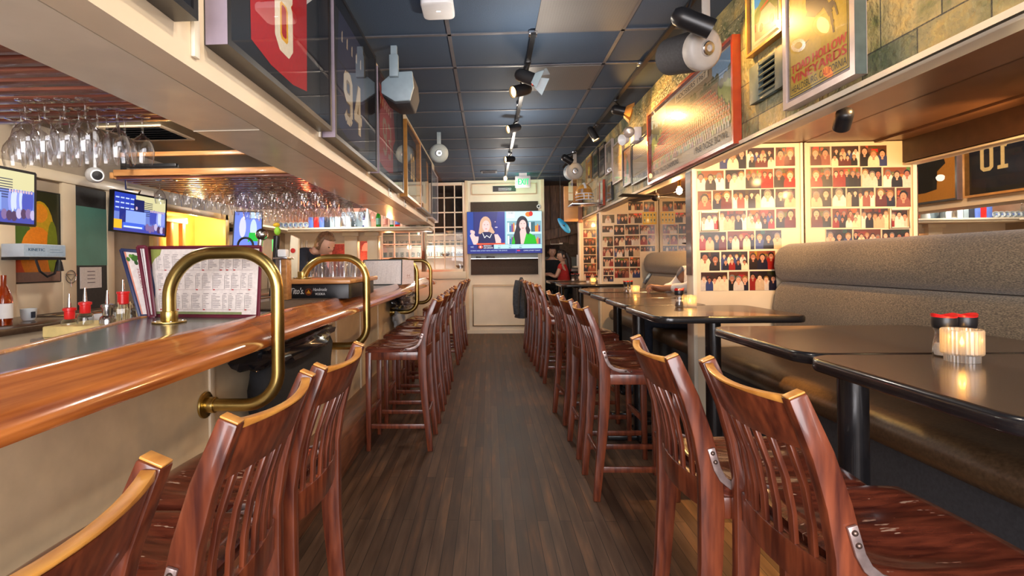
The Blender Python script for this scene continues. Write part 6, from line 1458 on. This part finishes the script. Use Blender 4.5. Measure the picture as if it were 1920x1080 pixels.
def strawcup(x, y, z, label, red):
    t = thing('straw_jar', label, 'jar', (x, y, z)); MB().lathe([(.002, .002), (.040, .002), (.046, .11), (.040, .135)], (x, y, z), n=8).build('jar', M['bottle_clear'], t, smooth=10)
    rng = random.Random(int(x * -1000)); g = MB()
    for k in range(22): a_ = rng.uniform(0, 6.28); r = rng.uniform(0, .028); g.tube([(x + r * math.cos(a_), y + r * math.sin(a_), z + .006), (x + r * 1.2 * math.cos(a_ + .4), y + r * 1.2 * math.sin(a_ + .4), z + rng.uniform(.10, .15))], .0028, 5)
    g.build('stirrers', M['straw'], t)
    MB().lathe([(.020, .13), (.026, .136), (.026, .185), (.030, .188), (.030, .198), (.002, .20)], (x, y, z), n=20).build('red_cap', M['red_plastic'], t, smooth=40); MB().lathe([(.009, .20), (.005, .26)], (x, y, z), n=10).build('spout', M['steel'], t)
strawcup(-1.925, 2.62, 1.055, 'wide glass jar of straw stirrers with red cap and long spout', True)
strawcup(-1.835, 2.64, 1.045, 'narrow glass jar of straw stirrers with red cap next to the menus', True)
tag(lump('n', '', (-2.16, 2.86, 1.06), .10, .06, .06, M['white_cloth'], 'cloth', .35, 3).build('bar_towel', M['white_cloth'], smooth=60), 'crumpled white bar towel behind the pour bottles', 'towel')
tag(lump('n', '', (-2.27, 2.72, 1.01), .06, .06, .05, M['white_cloth'], 'cloth', .35, 6).build('bar_towel', M['white_cloth'], smooth=60), 'crumpled white towel at the end of the yellow tray', 'towel')
# tap station: faucet, taps, tall bottles
tag(MB().box(-2.25, 3.9, 0, -1.62, 4.6, 1.10).build('tap_station', M['shadow_room'], bevel=.01), 'dark tap station cabinet behind the open menus', 'cabinet')
t = thing('faucet', 'black arched bar faucet with steel spout', 'faucet', (-2.03, 4.2, 1.1))
MB().tube([(-2.095, 4.2, 1.10), (-2.095, 4.2, 1.52)] + [(-2.03 - .065 * math.cos(a_), 4.2, 1.55 + .065 * math.sin(a_)) for a_ in [PI * k / 10 for k in range(11)]] + [(-1.965, 4.2, 1.45)], .009, 10).build('hose', M['black_plastic'], t); MB().cyl((-2.06, 4.2, 1.40), (-2.06, 4.2, 1.55), .016, .020).build('spout', M['steel'], t)
t = thing('beer_tap', 'steel tap handle with a large round head', 'beer tap', (-1.93, 4.2, 1.1))
MB().cyl((-1.94, 4.2, 1.11), (-1.90, 4.2, 1.60), .018, .022).build('handle', M['steel'], t); MB().ell((-1.89, 4.2, 1.64), .05, .045, .05).build('head', M['steel'], t)
t = thing('beer_tap', 'bright green and dark tap handle beside the round-headed one', 'beer tap', (-1.80, 4.2, 1.1)); MB().cyl((-1.815, 4.25, 1.11), (-1.80, 4.25, 1.50), .018, .022).build('handle', M['pine'], t); MB().cyl((-1.80, 4.25, 1.50), (-1.80, 4.25, 1.60), .024).build('head', emis('green_glow', (0.1, 0.8, 0.2), .8), t)
t = thing('beer_tap', 'figured tap handle topped with a yellow and lime flower shape', 'beer tap', (-1.74, 4.1, 1.1)); MB().cyl((-1.76, 4.1, 1.11), (-1.72, 4.1, 1.62), .020, .026).build('handle', M['black_metal'], t); MB().ell((-1.715, 4.1, 1.66), .026, .024, .035).build('lime_head', plain('lime', (0.35, 0.75, 0.05), .5), t); MB().ell((-1.722, 4.1, 1.71), .028, .022, .018).build('yellow_top', plain('sunny', (0.9, 0.55, 0.03), .5), t)
t = thing('beer_tap', 'cream tapered tap handle beside the steel tower', 'beer tap', (-1.60, 4.15, 1.1)); MB().prism([(-1.66, 1.12), (-1.57, 1.12), (-1.555, 1.60), (-1.62, 1.63)], 'y', 4.13, 4.17).build('handle', M['wax'], t, bevel=.006); MB().cyl((-1.60, 4.128, 1.50), (-1.60, 4.124, 1.50), .02).build('emblem', M['red_cloth'], t)
t = thing('beer_tap', 'slim dark tap handle with lime tip beneath the flower handle', 'beer tap', (-1.74, 4.05, 1.1)); MB().cyl((-1.76, 4.05, 1.11), (-1.70, 4.05, 1.52), .014, .017).build('handle', M['black_plastic'], t); MB().ell((-1.755, 4.04, 1.38), .018, .015, .018).build('tip', M['lime'], t)
# white tubes and jars against the cream end wall
for k, x in enumerate((-3.20, -3.12, -3.03, -2.95)):
    t = thing('glass_tube', ['tall white tube against the cream end wall, first from the wall corner', 'tall white tube against the cream end wall, second from the wall corner', 'tall white tube against the cream end wall, third from the wall corner', 'tall white tube against the cream end wall, closest to the bartender'][k], 'tube', (x, 8.2, 1.3), 'white tubes by the bartender')
    MB().cyl((x, 8.2, 1.30), (x, 8.2, 1.78), .022, n=14).build('tube', M['candle_glass'], t); MB().cyl((x, 8.2, 1.301), (x, 8.2, 1.5), .018, n=12).build('filling', M['white_paper'], t)
tag(MB().box(-3.34, 7.62, 0, -2.75, 8.28, 1.29).build('end_cabinet', M['cream'], bevel=.006), 'cream cabinet in the corner behind the bartender', 'cabinet')
tag(MB().lathe([(.002, 0), (.05, 0), (.055, .06), (.03, .10), (.002, .11)], (-3.0, 8.05, 1.291), n=18).build('ceramic_jar', M['white_plastic']), 'small white ceramic jar with orange beside the tubes', 'jar')
# ---------------------------------------------------------------- shelf over the bar end with bottles
t = thing('bottle_shelf', 'long cream display shelf with moulded edge over the end of the bar', 'shelf', (-2.1, 8.1, 1.9))
MB().box(-3.34, 7.86, 1.932, -.90, 8.42, 1.962).build('shelf_board', M['cream_pale'], t, bevel=.005); MB().box(-3.34, 7.89, 1.90, -.92, 8.42, 1.932).build('moulding', M['cream'], t, bevel=.006)
MB().box(-3.33, 6.5, 1.92, -3.12, 7.86, 1.95).build('side_board', M['cream_pale'], t, bevel=.005)
def bottle(kind, x, y, z, label, mat_, h=.28, r=.036, lab=None, capm='black_plastic'):
    t = thing('bottle', label, 'bottle', (x, y, z), 'bottles on the display shelf')
    if kind == 'flask': pr = [(.002, .001), (r * 1.25, .001), (r * 1.3, h * .1), (r * .9, h * .5), (r * .38, h * .8), (r * .35, h * .97)]
    else: pr = [(.002, .001), (r, .001), (r, h * .55), (r * .8, h * .66), (r * .38, h * .76), (r * .36, h * .97)]
    MB().lathe(pr, (x, y, z), n=18).build('glass', M[mat_], t, smooth=50); MB().cyl((x, y, z + h * .965), (x, y, z + h * 1.04), r * .42, n=14).build('cap', M[capm], t)
    if lab: MB().lathe([(r * 1.01, h * .14), (r * 1.01, h * .46)], (x, y, z), n=18).build('label', M[lab], t)
plain('label_blue', (0.10, 0.18, 0.60), .5); plain('label_pink', (0.70, 0.28, 0.22), .5)
z = 1.963
bottle('flask', -1.90, 8.0, z, 'pale frosted flask-shaped bottle on the display shelf', 'cup_white', .33, .045)
bottle('b', -1.97, 8.1, z, 'blue and white labelled bottle beside the frosted flask', 'bottle_blue', .27, .04, 'cup_white')
bottle('b', -1.73, 8.0, z, 'bright green bottle on the display shelf', 'bottle_green', .30, .04, 'green_panel')
bottle('b', -1.62, 8.0, z, 'bottle with a round salmon label after the green one', 'bottle_clear', .28, .04, 'label_pink')
bottle('b', -1.53, 8.05, z, 'dark green bottle with a pale label, third after the flask', 'bottle_green', .28, .034, 'white_paper')
bottle('b', -1.43, 8.0, z, 'red bottle with a blue label on the display shelf', 'bottle_red', .27, .04, 'label_blue', 'red_plastic')
bottle('b', -1.34, 8.1, z, 'slim clear bottle with red cap behind the blue label', 'bottle_clear', .28, .032, 'white_paper', 'red_plastic')
bottle('b', -1.27, 8.0, z, 'amber bottle beside the dark pair on the display shelf', 'bottle_amber', .27, .034, 'black_frame')
bottle('b', -1.19, 8.05, z, 'black bottle next to the cream carton', 'black_plastic', .26, .034, 'wax')
tag(MB().box(-1.13, 7.97, z, -1.06, 8.05, z + .16).build('carton', M['wax'], bevel=.003), 'cream carton between the black and olive bottles', 'carton')
bottle('b', -1.00, 8.0, z, 'olive green bottle last on the display shelf', 'bottle_green', .15, .034, 'label_blue')
# row of packs and cups
cols = [('label_blue', 'navy'), ('red_plastic', 'red'), ('label_blue', 'dark blue'), ('navy_cloth', 'black'), ('speaker_grey', 'grey'), ('cup_white', 'pale blue'), ('steel', 'silver'), ('cup_white', 'white'), ('bottle_clear', 'clear')]
x = -2.83
for k, (m_, c_) in enumerate(cols):
    tag(MB().box(x, 7.95, z, x + .075, 8.05, z + .17).build('pack', M[m_], bevel=.004), c_ + ' upright pack, ' + NUM2[k] + ' after the white cups', 'pack', 'packs on the display shelf'); x += .085
for k in range(6):
    t = thing('cup', 'white cup on the display shelf corner, ' + NUMN[k] + ' from the wall', 'cup', (-3.28 + .08 * k, 7.95, z), 'white cups on the display shelf')
    MB().lathe([(.002, -.05), (.035, -.05), (.045, .045), (.042, .045), (.034, -.04)], (-3.28 + .08 * k, 7.98, z + .047), n=18, d=(.3, -1, .1)).build('cup_body', M['cup_white'], t); MB().ell((-3.275 + .08 * k, 7.935, z + .05), .014, .004, .012).build('mark', M['label_blue'], t)
tag(MB().box(-2.34, 8.08, 1.963, -1.95, 8.10, 2.22).build('blue_card', M['speaker_grey']), 'pale blue card leaning above the packs', 'card')
# ---------------------------------------------------------------- beyond the columns and the glazed partition
t = thing('side_bar_table', 'red-lit counter in the side room beyond the cream columns', 'counter', (-2.4, 9.5, 0)); MB().box(-2.9, 9.2, .0, -1.6, 9.8, 1.0).build('case', M['base_wood'], t); MB().box(-2.95, 9.15, 1.0, -1.55, 9.85, 1.04).build('counter_top', M['oak_trim'], t)
t = thing('pendant_lamp', 'small glowing red pendant lamp in the side room', 'lamp', (-2.25, 9.4, 1.6)); MB().lathe([(.10, -.15), (.09, -.08), (.05, -.01), (.01, 0)], (-2.25, 9.4, 1.78), n=20).build('lamp_shade', M['red_lamp'], t); MB().cyl((-2.25, 9.4, 1.77), (-2.25, 9.4, 2.999), .006, n=8).build('cord', M['black_plastic'], t)
tag(MB().box(-3.1, 10.02, .95, -2.22, 10.059, 2.0).build('red_shade_sheet', M['stone_photo']), 'added dark patterned sheet painting red-lit shade beyond the columns', 'panel')  # added sheet; dimness and red light of the wall put into its colour
t = thing('glass_cabinet', 'shelving with stacked glassware behind the glazed partition', 'shelf unit', (-1.3, 10.8, 0))
for z_ in (1.25, 1.50, 1.74, 1.98): MB().box(-2.3, 10.7, z_, -.45, 11.05, z_ + .018).build('shelf', M['cream_pale'], t)
MB().box(-2.3, 11.06, 0, -.45, 11.09, 2.05).build('back_panel', M['white_paper'], t)
MB().box(-2.3, 10.7, 0, -.45, 11.05, 1.1).build('cabinet_base', M['barn_wood'], t)
ci = MB().lathe([(.002, .001), (.030, .001), (.036, .11), (.034, .11), (.026, .01)], n=14).build('tumbler', M['bottle_clear'], loc=(0, 0, 0)); tag(ci, 'clear tumbler on the shelving behind the glazed partition', 'glass', 'tumblers behind the glazed partition')
k = 0
for z_ in (1.518, 1.758):
    for i in range(14):
        o = ci if k == 0 else dup(ci); k += 1; o['label'] = 'clear tumbler behind the glazed partition, %s shelf, %s from the columns' % ('lower' if z_ < 1.6 else 'upper', NUM2[i]); o.location = (-2.2 + i * .12, 10.80, z_)
for k, (x, z_, m_) in enumerate(((-.62, 1.268, 'barn_wood'), (-.64, 1.518, 'slate_shutter'), (-.92, 1.518, 'barn_wood'), (-.82, 1.998, 'wax'))):
    tag(MB().lathe([(.002, .004), (.04, .004), (.10, .07), (.096, .07), (.036, .012)], (x, 10.85, z_), n=24).build('bowl', M[m_]), ['brown wooden bowl on the lowest shelf behind the glazed partition', 'grey bowl above the brown wooden bowl', 'brown bowl beside the grey bowl behind the panes', 'cream bowl on the top shelf behind the panes'][k], 'bowl')
# card reader on the bar
t = thing('card_terminal', 'small black card terminal on the bar end by the thin rails', 'card terminal', (-1.1, 6.9, 1.145)); MB().prism([(6.85, 1.148), (7.05, 1.148), (7.05, 1.29), (6.97, 1.30)], 'x', -1.22, -1.02).build('body', M['black_plastic'], t, bevel=.006); MB().ell((-1.12, 7.1, 1.36), .06, .05, .05).build('dark_top', M['black_metal'], t); MB().box(-1.14, 7.06, 1.148, -1.10, 7.12, 1.32).build('neck', M['black_plastic'], t)
candle(-1.42, 4.75, 'small candle glass on the bar beyond the vodka service box')
# lift that candle to the bar top
o = bpy.data.objects[[x for x in bpy.data.objects.keys() if x.startswith('candle_holder')][-1]]; o.location.z = 1.146
# ---------------------------------------------------------------- people
def skin(name, chains, m, parent, sub=2, fac=1.0, push=0.0):
    vs = []; es = []; rs = []; idx = {}
    def vid(p, r):
        k = tuple(round(c, 4) for c in p)
        if k not in idx: idx[k] = len(vs); vs.append(p); rs.append(r)
        return idx[k]
    for ch in chains:
        prev = None
        for p, r in ch:
            i = vid(p, r)
            if prev is not None and prev != i: es.append((prev, i))
            prev = i
    org = ORG[parent.name]; me = bpy.data.meshes.new(name); me.from_pydata([Vector(p) - org for p in vs], es, [])
    o = bpy.data.objects.new(name, me); COL.objects.link(o); o.parent = parent; ORG[o.name] = org
    md = o.modifiers.new('skin', 'SKIN'); md.use_smooth_shade = True
    for i, r in enumerate(rs): me.skin_vertices[0].data[i].radius = ((r[0] + push), (r[1] + push)) if isinstance(r, tuple) else (r * fac + push, r * fac + push)
    me.skin_vertices[0].data[0].use_root = True
    if sub: s = o.modifiers.new('sub', 'SUBSURF'); s.levels = sub; s.render_levels = sub
    me.materials.append(m); return o
def hand(w, d, up, s=1.0, curl=.5):
    # chains for palm and five fingers; w wrist, d direction, up back-of-hand normal
    w, d, up = Vector(w), Vector(d).normalized(), Vector(up).normalized(); side = d.cross(up).normalized(); ch = []
    palm = w + d * .045 * s; ch.append([(tuple(w), .024 * s), (tuple(palm), (.034 * s, .017 * s)), (tuple(w + d * .085 * s), (.034 * s, .014 * s))])
    k0 = tuple(w + d * .085 * s)
    for i, L in enumerate((.062, .074, .070, .054)):
        b = w + d * .088 * s + side * (.027 - .018 * i) * s
        p1 = b + (d * math.cos(curl) - up * math.sin(curl)) * L * .5 * s; p2 = p1 + (d * math.cos(curl * 2.2) - up * math.sin(curl * 2.2)) * L * .5 * s
        ch.append([(k0, (.034 * s, .014 * s)), (tuple(b), .0095 * s), (tuple(p1), .0085 * s), (tuple(p2), .007 * s)])
    tb = w + d * .03 * s + side * .03 * s
    ch.append([(tuple(palm), (.034 * s, .017 * s)), (tuple(tb), .012 * s), (tuple(tb + (d * .6 + side * .6 - up * .4).normalized() * .035 * s), .0105 * s), (tuple(tb + (d * .9 + side * .2 - up * .6).normalized() * .06 * s), .0085 * s)])
    return ch
def head(parent, c, yaw_, pitch, skinm, hairm, r=.108, hair='short'):
    c = Vector(c); R_ = Matrix.Rotation(yaw_, 3, 'Z') @ Matrix.Rotation(pitch, 3, 'X')   # face looks along -Y before rotation
    g = MB(); n, m = 32, 24; vs = []; fs = []
    for i in range(m + 1):
        th = PI * i / m
        for k in range(n):
            ph = 2 * PI * k / n; x, y, z = math.sin(th) * math.cos(ph), math.sin(th) * math.sin(ph), math.cos(th)
            sx, sy, sz = .72, .88, 1.08
            if z < 0: t_ = -z; sx *= 1 - .28 * t_; sy *= 1 - .10 * t_
            fr = max(0, -y); px_, py_, pz_ = x * sx, y * sy, z * sz
            py_ -= .16 * math.exp(-((x / .13) ** 2 + ((z + .12) / .16) ** 2)) * (fr > .3)      # nose
            py_ += .06 * math.exp(-(((abs(x) - .28) / .12) ** 2 + ((z - .05) / .09) ** 2)) * (fr > .3)  # eye sockets
            py_ -= .05 * math.exp(-((x / .2) ** 2 + ((z + .80) / .18) ** 2)) * (fr > .1)
            vs.append(c + R_ @ (Vector((px_, py_, pz_)) * r))
    for i in range(m):
        for k in range(n): fs.append((i * n + k, (i + 1) * n + k, (i + 1) * n + (k + 1) % n, i * n + (k + 1) % n))
    g.add(vs, fs)
    for s in (-1, 1): g.ell(c + R_ @ (Vector((s * .74, .08, -.05)) * r), .014, .022, .032, 12, 8, R_)
    g.build('head', skinm, parent, smooth=70)
    e = MB()
    for s in (-1, 1): e.ell(c + R_ @ (Vector((s * .27, -.76, .04)) * r), .012, .008, .006, 10, 6, R_)
    e.build('eyes', M['black_plastic'], parent)
    MB().ell(c + R_ @ (Vector((0, -.80, -.50)) * r), .020, .008, .005, 10, 6, R_).build('mouth', M['label_pink'], parent)
    h = MB(); vs = []; fs = []; rng = random.Random(int(abs(c.x) * 99))
    for i in range(15):
        th = .02 + (1.95 if hair == 'short' else 2.2) * i / 14
        for k in range(n):
            ph = 2 * PI * k / n; x, y, z = math.sin(th) * math.cos(ph), math.sin(th) * math.sin(ph), math.cos(th)
            lim = 1.0
            if y < -.25 and th > 1.0: # fringe line: keep hair above the forehead
                q = 1.0; x, y, z = math.sin(q) * math.cos(ph), math.sin(q) * math.sin(ph), math.cos(q)
            b_ = 1 + .04 * math.sin(9 * ph + 3 * th) + .03 * math.sin(17 * ph)
            vs.append(c + R_ @ (Vector((x * .83 * b_, y * .98 * b_ + .03, z * 1.20 * b_)) * r))
    for i in range(14):
        for k in range(n): fs.append((i * n + k, (i + 1) * n + k, (i + 1) * n + (k + 1) % n, i * n + (k + 1) % n))
    h.add(vs, fs).build('hair', hairm, parent, smooth=70)
def person(label, base, chains_body, cloth_top, top_m, chains_leg, leg_m, headc, yaw_, pitch, skm, hrm, hairkind='short', hands=()):
    t = thing('person', label, 'person', base)
    ch = list(chains_body)
    for h in hands: ch += h
    skin('body', ch, skm, t); skin('shirt', cloth_top, top_m, t, push=.012); skin('trousers', chains_leg, leg_m, t)
    head(t, headc, yaw_, pitch, skm, hrm, hair=hairkind); return t
# bartender: leaning forward toward the wells, facing +X-ish
pel = (-1.98, 5.0, .98); ch_ = (-1.81, 4.98, 1.42); nk = (-1.705, 4.96, 1.515); nk2 = (-1.645, 4.95, 1.545)
shL = (-1.77, 5.14, 1.47); shR = (-1.80, 4.80, 1.475); elL = (-1.62, 5.22, 1.14); elR = (-1.70, 4.70, 1.13); wrL = (-1.46, 5.10, 1.01); wrR = (-1.48, 4.74, 1.0)
kL, kR, aL, aR = (-1.95, 5.10, .50), (-2.0, 4.88, .50), (-2.0, 5.10, .08), (-2.05, 4.88, .08)
tors = [(pel, (.15, .11)), ((-1.92, 5.0, 1.20), (.14, .11)), (ch_, (.17, .12)), (nk, .06), (nk2, .055)]
body = [tors, [(ch_, (.17, .12)), (shL, .06), (elL, .043), (wrL, .028)], [(ch_, (.17, .12)), (shR, .06), (elR, .043), (wrR, .028)]]
clo = [tors[:3] + [((-1.715, 4.962, 1.508), .064)], [(ch_, (.17, .12)), (shL, .062), (elL, .046)], [(ch_, (.17, .12)), (shR, .062), (elR, .046)]]
legs = [[(pel, (.15, .12)), ((-1.97, 5.10, .88), .10), (kL, .07), (aL, .05), ((-1.88, 5.10, .04), .045)], [(pel, (.15, .12)), ((-1.99, 4.90, .88), .10), (kR, .07), (aR, .05), ((-1.93, 4.88, .04), .045)]]
person('bartender in a dark shirt with light brown hair leaning over the bar well', (-1.95, 5.0, 0), body, clo, M['navy_cloth'], legs, M['black_cloth'], (-1.59, 4.93, 1.575), math.radians(62), math.radians(22), M['skin'], M['hair_blond'], hands=(hand(wrL, (.8, -.1, -.35), (0, 0, 1)), hand(wrR, (.8, .1, -.35), (0, 0, 1))))
# seated guest with phone
pel = (1.93, 4.88, .86); ch_ = (1.96, 4.84, 1.18); nk = (1.96, 4.80, 1.33); nk2 = (1.95, 4.78, 1.38)
shL = (1.90, 4.66, 1.27); shR = (1.92, 5.02, 1.27); elL = (1.80, 4.70, 1.13); wrL = (1.61, 4.90, 1.125); elR = (1.80, 5.10, 1.12); wrR = (1.64, 5.04, 1.105)
tors = [(pel, (.14, .12)), ((1.95, 4.86, 1.0), (.13, .11)), (ch_, (.15, .11)), (nk, .058), (nk2, .052)]
body = [tors, [(ch_, (.15, .11)), (shL, .055), (elL, .040), (wrL, .026)], [(ch_, (.15, .11)), (shR, .055), (elR, .040), (wrR, .026)]]
clo = [tors[:3] + [((1.96, 4.81, 1.30), .07)], [(ch_, (.15, .11)), (shL, .058), (elL, .044), ((1.68, 4.83, 1.125), .034)], [(ch_, (.15, .11)), (shR, .058), (elR, .044), ((1.70, 5.07, 1.108), .034)]]
legs = [[(pel, (.16, .12)), ((1.80, 4.78, .84), .09), ((1.50, 4.98, .80), .07), ((1.50, 4.98, .36), .055), ((1.47, 4.98, .10), .045), ((1.36, 4.98, .06), .04)], [(pel, (.16, .12)), ((1.80, 4.98, .84), .09), ((1.50, 5.22, .80), .07), ((1.50, 5.22, .36), .055), ((1.47, 5.22, .10), .045), ((1.36, 5.22, .06), .04)]]
t = person('person in pale shirt and dark cap holding a phone, half hidden by the post', (1.93, 4.9, 0), body, clo, M['white_cloth'], legs, M['navy_cloth'], (1.955, 4.76, 1.475), math.radians(-80), math.radians(15), M['skin_dark'], M['hair_dark'], hands=(hand(wrL, (-.85, .15, .25), (.2, -.2, 1), 1, .7), hand(wrR, (-.8, -.25, .2), (.1, .2, 1), 1, .8)))
g = MB().lathe([(.112, -.01), (.105, .04), (.07, .085), (.002, .10)], (1.955, 4.76, 1.525), n=24); g.build('cap', M['black_cloth'], t, smooth=60); MB().obox((1.85, 4.77, 1.53), (.06, .01, -.012), (0, .075, 0), (0, 0, .004)).build('cap_brim', M['black_cloth'], t, bevel=.003)
tag(MB().obox((1.50, 4.93, 1.215), (.028, -.01, .05), (.0, .036, .006), (-.004, 0, .003)).build('phone', M['black_metal'], bevel=.002), 'phone held over the booth table by the person in the cap', 'phone')
# two staff at the far kitchen opening
pel = (1.33, 10.9, .95); ch_ = (1.33, 10.9, 1.30)
tors = [(pel, (.15, .11)), ((1.33, 10.9, 1.12), (.14, .11)), (ch_, (.17, .11)), ((1.33, 10.89, 1.46), .055), ((1.33, 10.88, 1.52), .052)]
body = [tors, [(ch_, (.17, .11)), ((1.16, 10.9, 1.38), .055), ((1.13, 10.82, 1.12), .04), ((1.24, 10.70, 1.12), .028)], [(ch_, (.17, .11)), ((1.50, 10.9, 1.38), .055), ((1.53, 10.82, 1.12), .04), ((1.42, 10.70, 1.12), .028)]]
clo = [tors[:3] + [((1.33, 10.9, 1.42), .07)], [(ch_, (.17, .11)), ((1.16, 10.9, 1.38), .058), ((1.14, 10.85, 1.22), .048)], [(ch_, (.17, .11)), ((1.50, 10.9, 1.38), .058), ((1.52, 10.85, 1.22), .048)]]
legs = [[(pel, (.15, .11)), ((1.24, 10.9, .86), .09), ((1.24, 10.9, .5), .065), ((1.24, 10.9, .08), .05), ((1.24, 10.8, .04), .04)], [(pel, (.15, .11)), ((1.42, 10.9, .86), .09), ((1.42, 10.9, .5), .065), ((1.42, 10.9, .08), .05), ((1.42, 10.8, .04), .04)]]
person('dark-haired person in a black shirt facing the aisle', (1.33, 10.9, 0), body, clo, M['black_cloth'], legs, M['black_cloth'], (1.33, 10.86, 1.60), math.radians(10), math.radians(8), M['skin'], M['hair_dark'], hands=(hand((1.24, 10.70, 1.12), (.6, -.5, 0), (0, 0, 1)), hand((1.42, 10.70, 1.12), (-.6, -.5, 0), (0, 0, 1))))
pel = (1.50, 10.35, .92); ch_ = (1.49, 10.35, 1.22)
tors = [(pel, (.15, .11)), ((1.50, 10.35, 1.07), (.12, .10)), (ch_, (.15, .10)), ((1.48, 10.35, 1.37), .048), ((1.475, 10.35, 1.42), .046)]
body = [tors, [(ch_, (.15, .10)), ((1.42, 10.22, 1.30), .048), ((1.32, 10.16, 1.08), .036), ((1.20, 10.28, 1.13), .025)], [(ch_, (.15, .10)), ((1.46, 10.50, 1.30), .048), ((1.36, 10.56, 1.08), .036), ((1.24, 10.44, 1.15), .025)]]
clo = [tors[:3] + [((1.485, 10.35, 1.33), .06)], [(ch_, (.15, .10)), ((1.42, 10.22, 1.30), .052), ((1.38, 10.19, 1.20), .044)], [(ch_, (.15, .10)), ((1.46, 10.50, 1.30), .052), ((1.42, 10.53, 1.20), .044)]]
legs = [[(pel, (.15, .11)), ((1.50, 10.26, .84), .085), ((1.50, 10.26, .48), .06), ((1.50, 10.26, .08), .045), ((1.41, 10.26, .04), .04)], [(pel, (.15, .11)), ((1.50, 10.44, .84), .085), ((1.50, 10.44, .48), .06), ((1.50, 10.44, .08), .045), ((1.41, 10.44, .04), .04)]]
t = person('person in a red shirt with long dark hair tied back', (1.5, 10.35, 0), body, clo, M['red_cloth'], legs, M['black_cloth'], (1.455, 10.33, 1.50), math.radians(-75), math.radians(10), M['skin'], M['hair_dark'], hands=(hand((1.20, 10.28, 1.13), (-.8, .3, .1), (0, 0, 1)), hand((1.24, 10.44, 1.15), (-.8, -.3, .1), (0, 0, 1))))
MB().tube([(1.54, 10.33, 1.56), (1.60, 10.33, 1.44), (1.61, 10.33, 1.28), (1.60, 10.33, 1.14)], [.045, .05, .045, .015], 12).build('ponytail', M['hair_dark'], t, smooth=60)
# kitchen side furniture
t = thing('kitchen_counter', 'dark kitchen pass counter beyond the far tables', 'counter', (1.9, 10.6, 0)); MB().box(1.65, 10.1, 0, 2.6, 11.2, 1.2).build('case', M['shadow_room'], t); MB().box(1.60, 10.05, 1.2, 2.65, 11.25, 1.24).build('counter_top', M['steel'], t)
tag(MB().box(1.25, 12.2, 1.80, 1.75, 12.4, 1.90).build('wall_unit', M['white_plastic'], bevel=.01), 'pale wall unit in the kitchen above the staff', 'wall unit')
tag(MB().box(1.12, 12.2, .0, 2.4, 12.5, 1.5).build('fridge', plain('slate_paint', (.07, .09, .11), .5), bevel=.01), 'dark slate kitchen cabinet behind the staff', 'cabinet')
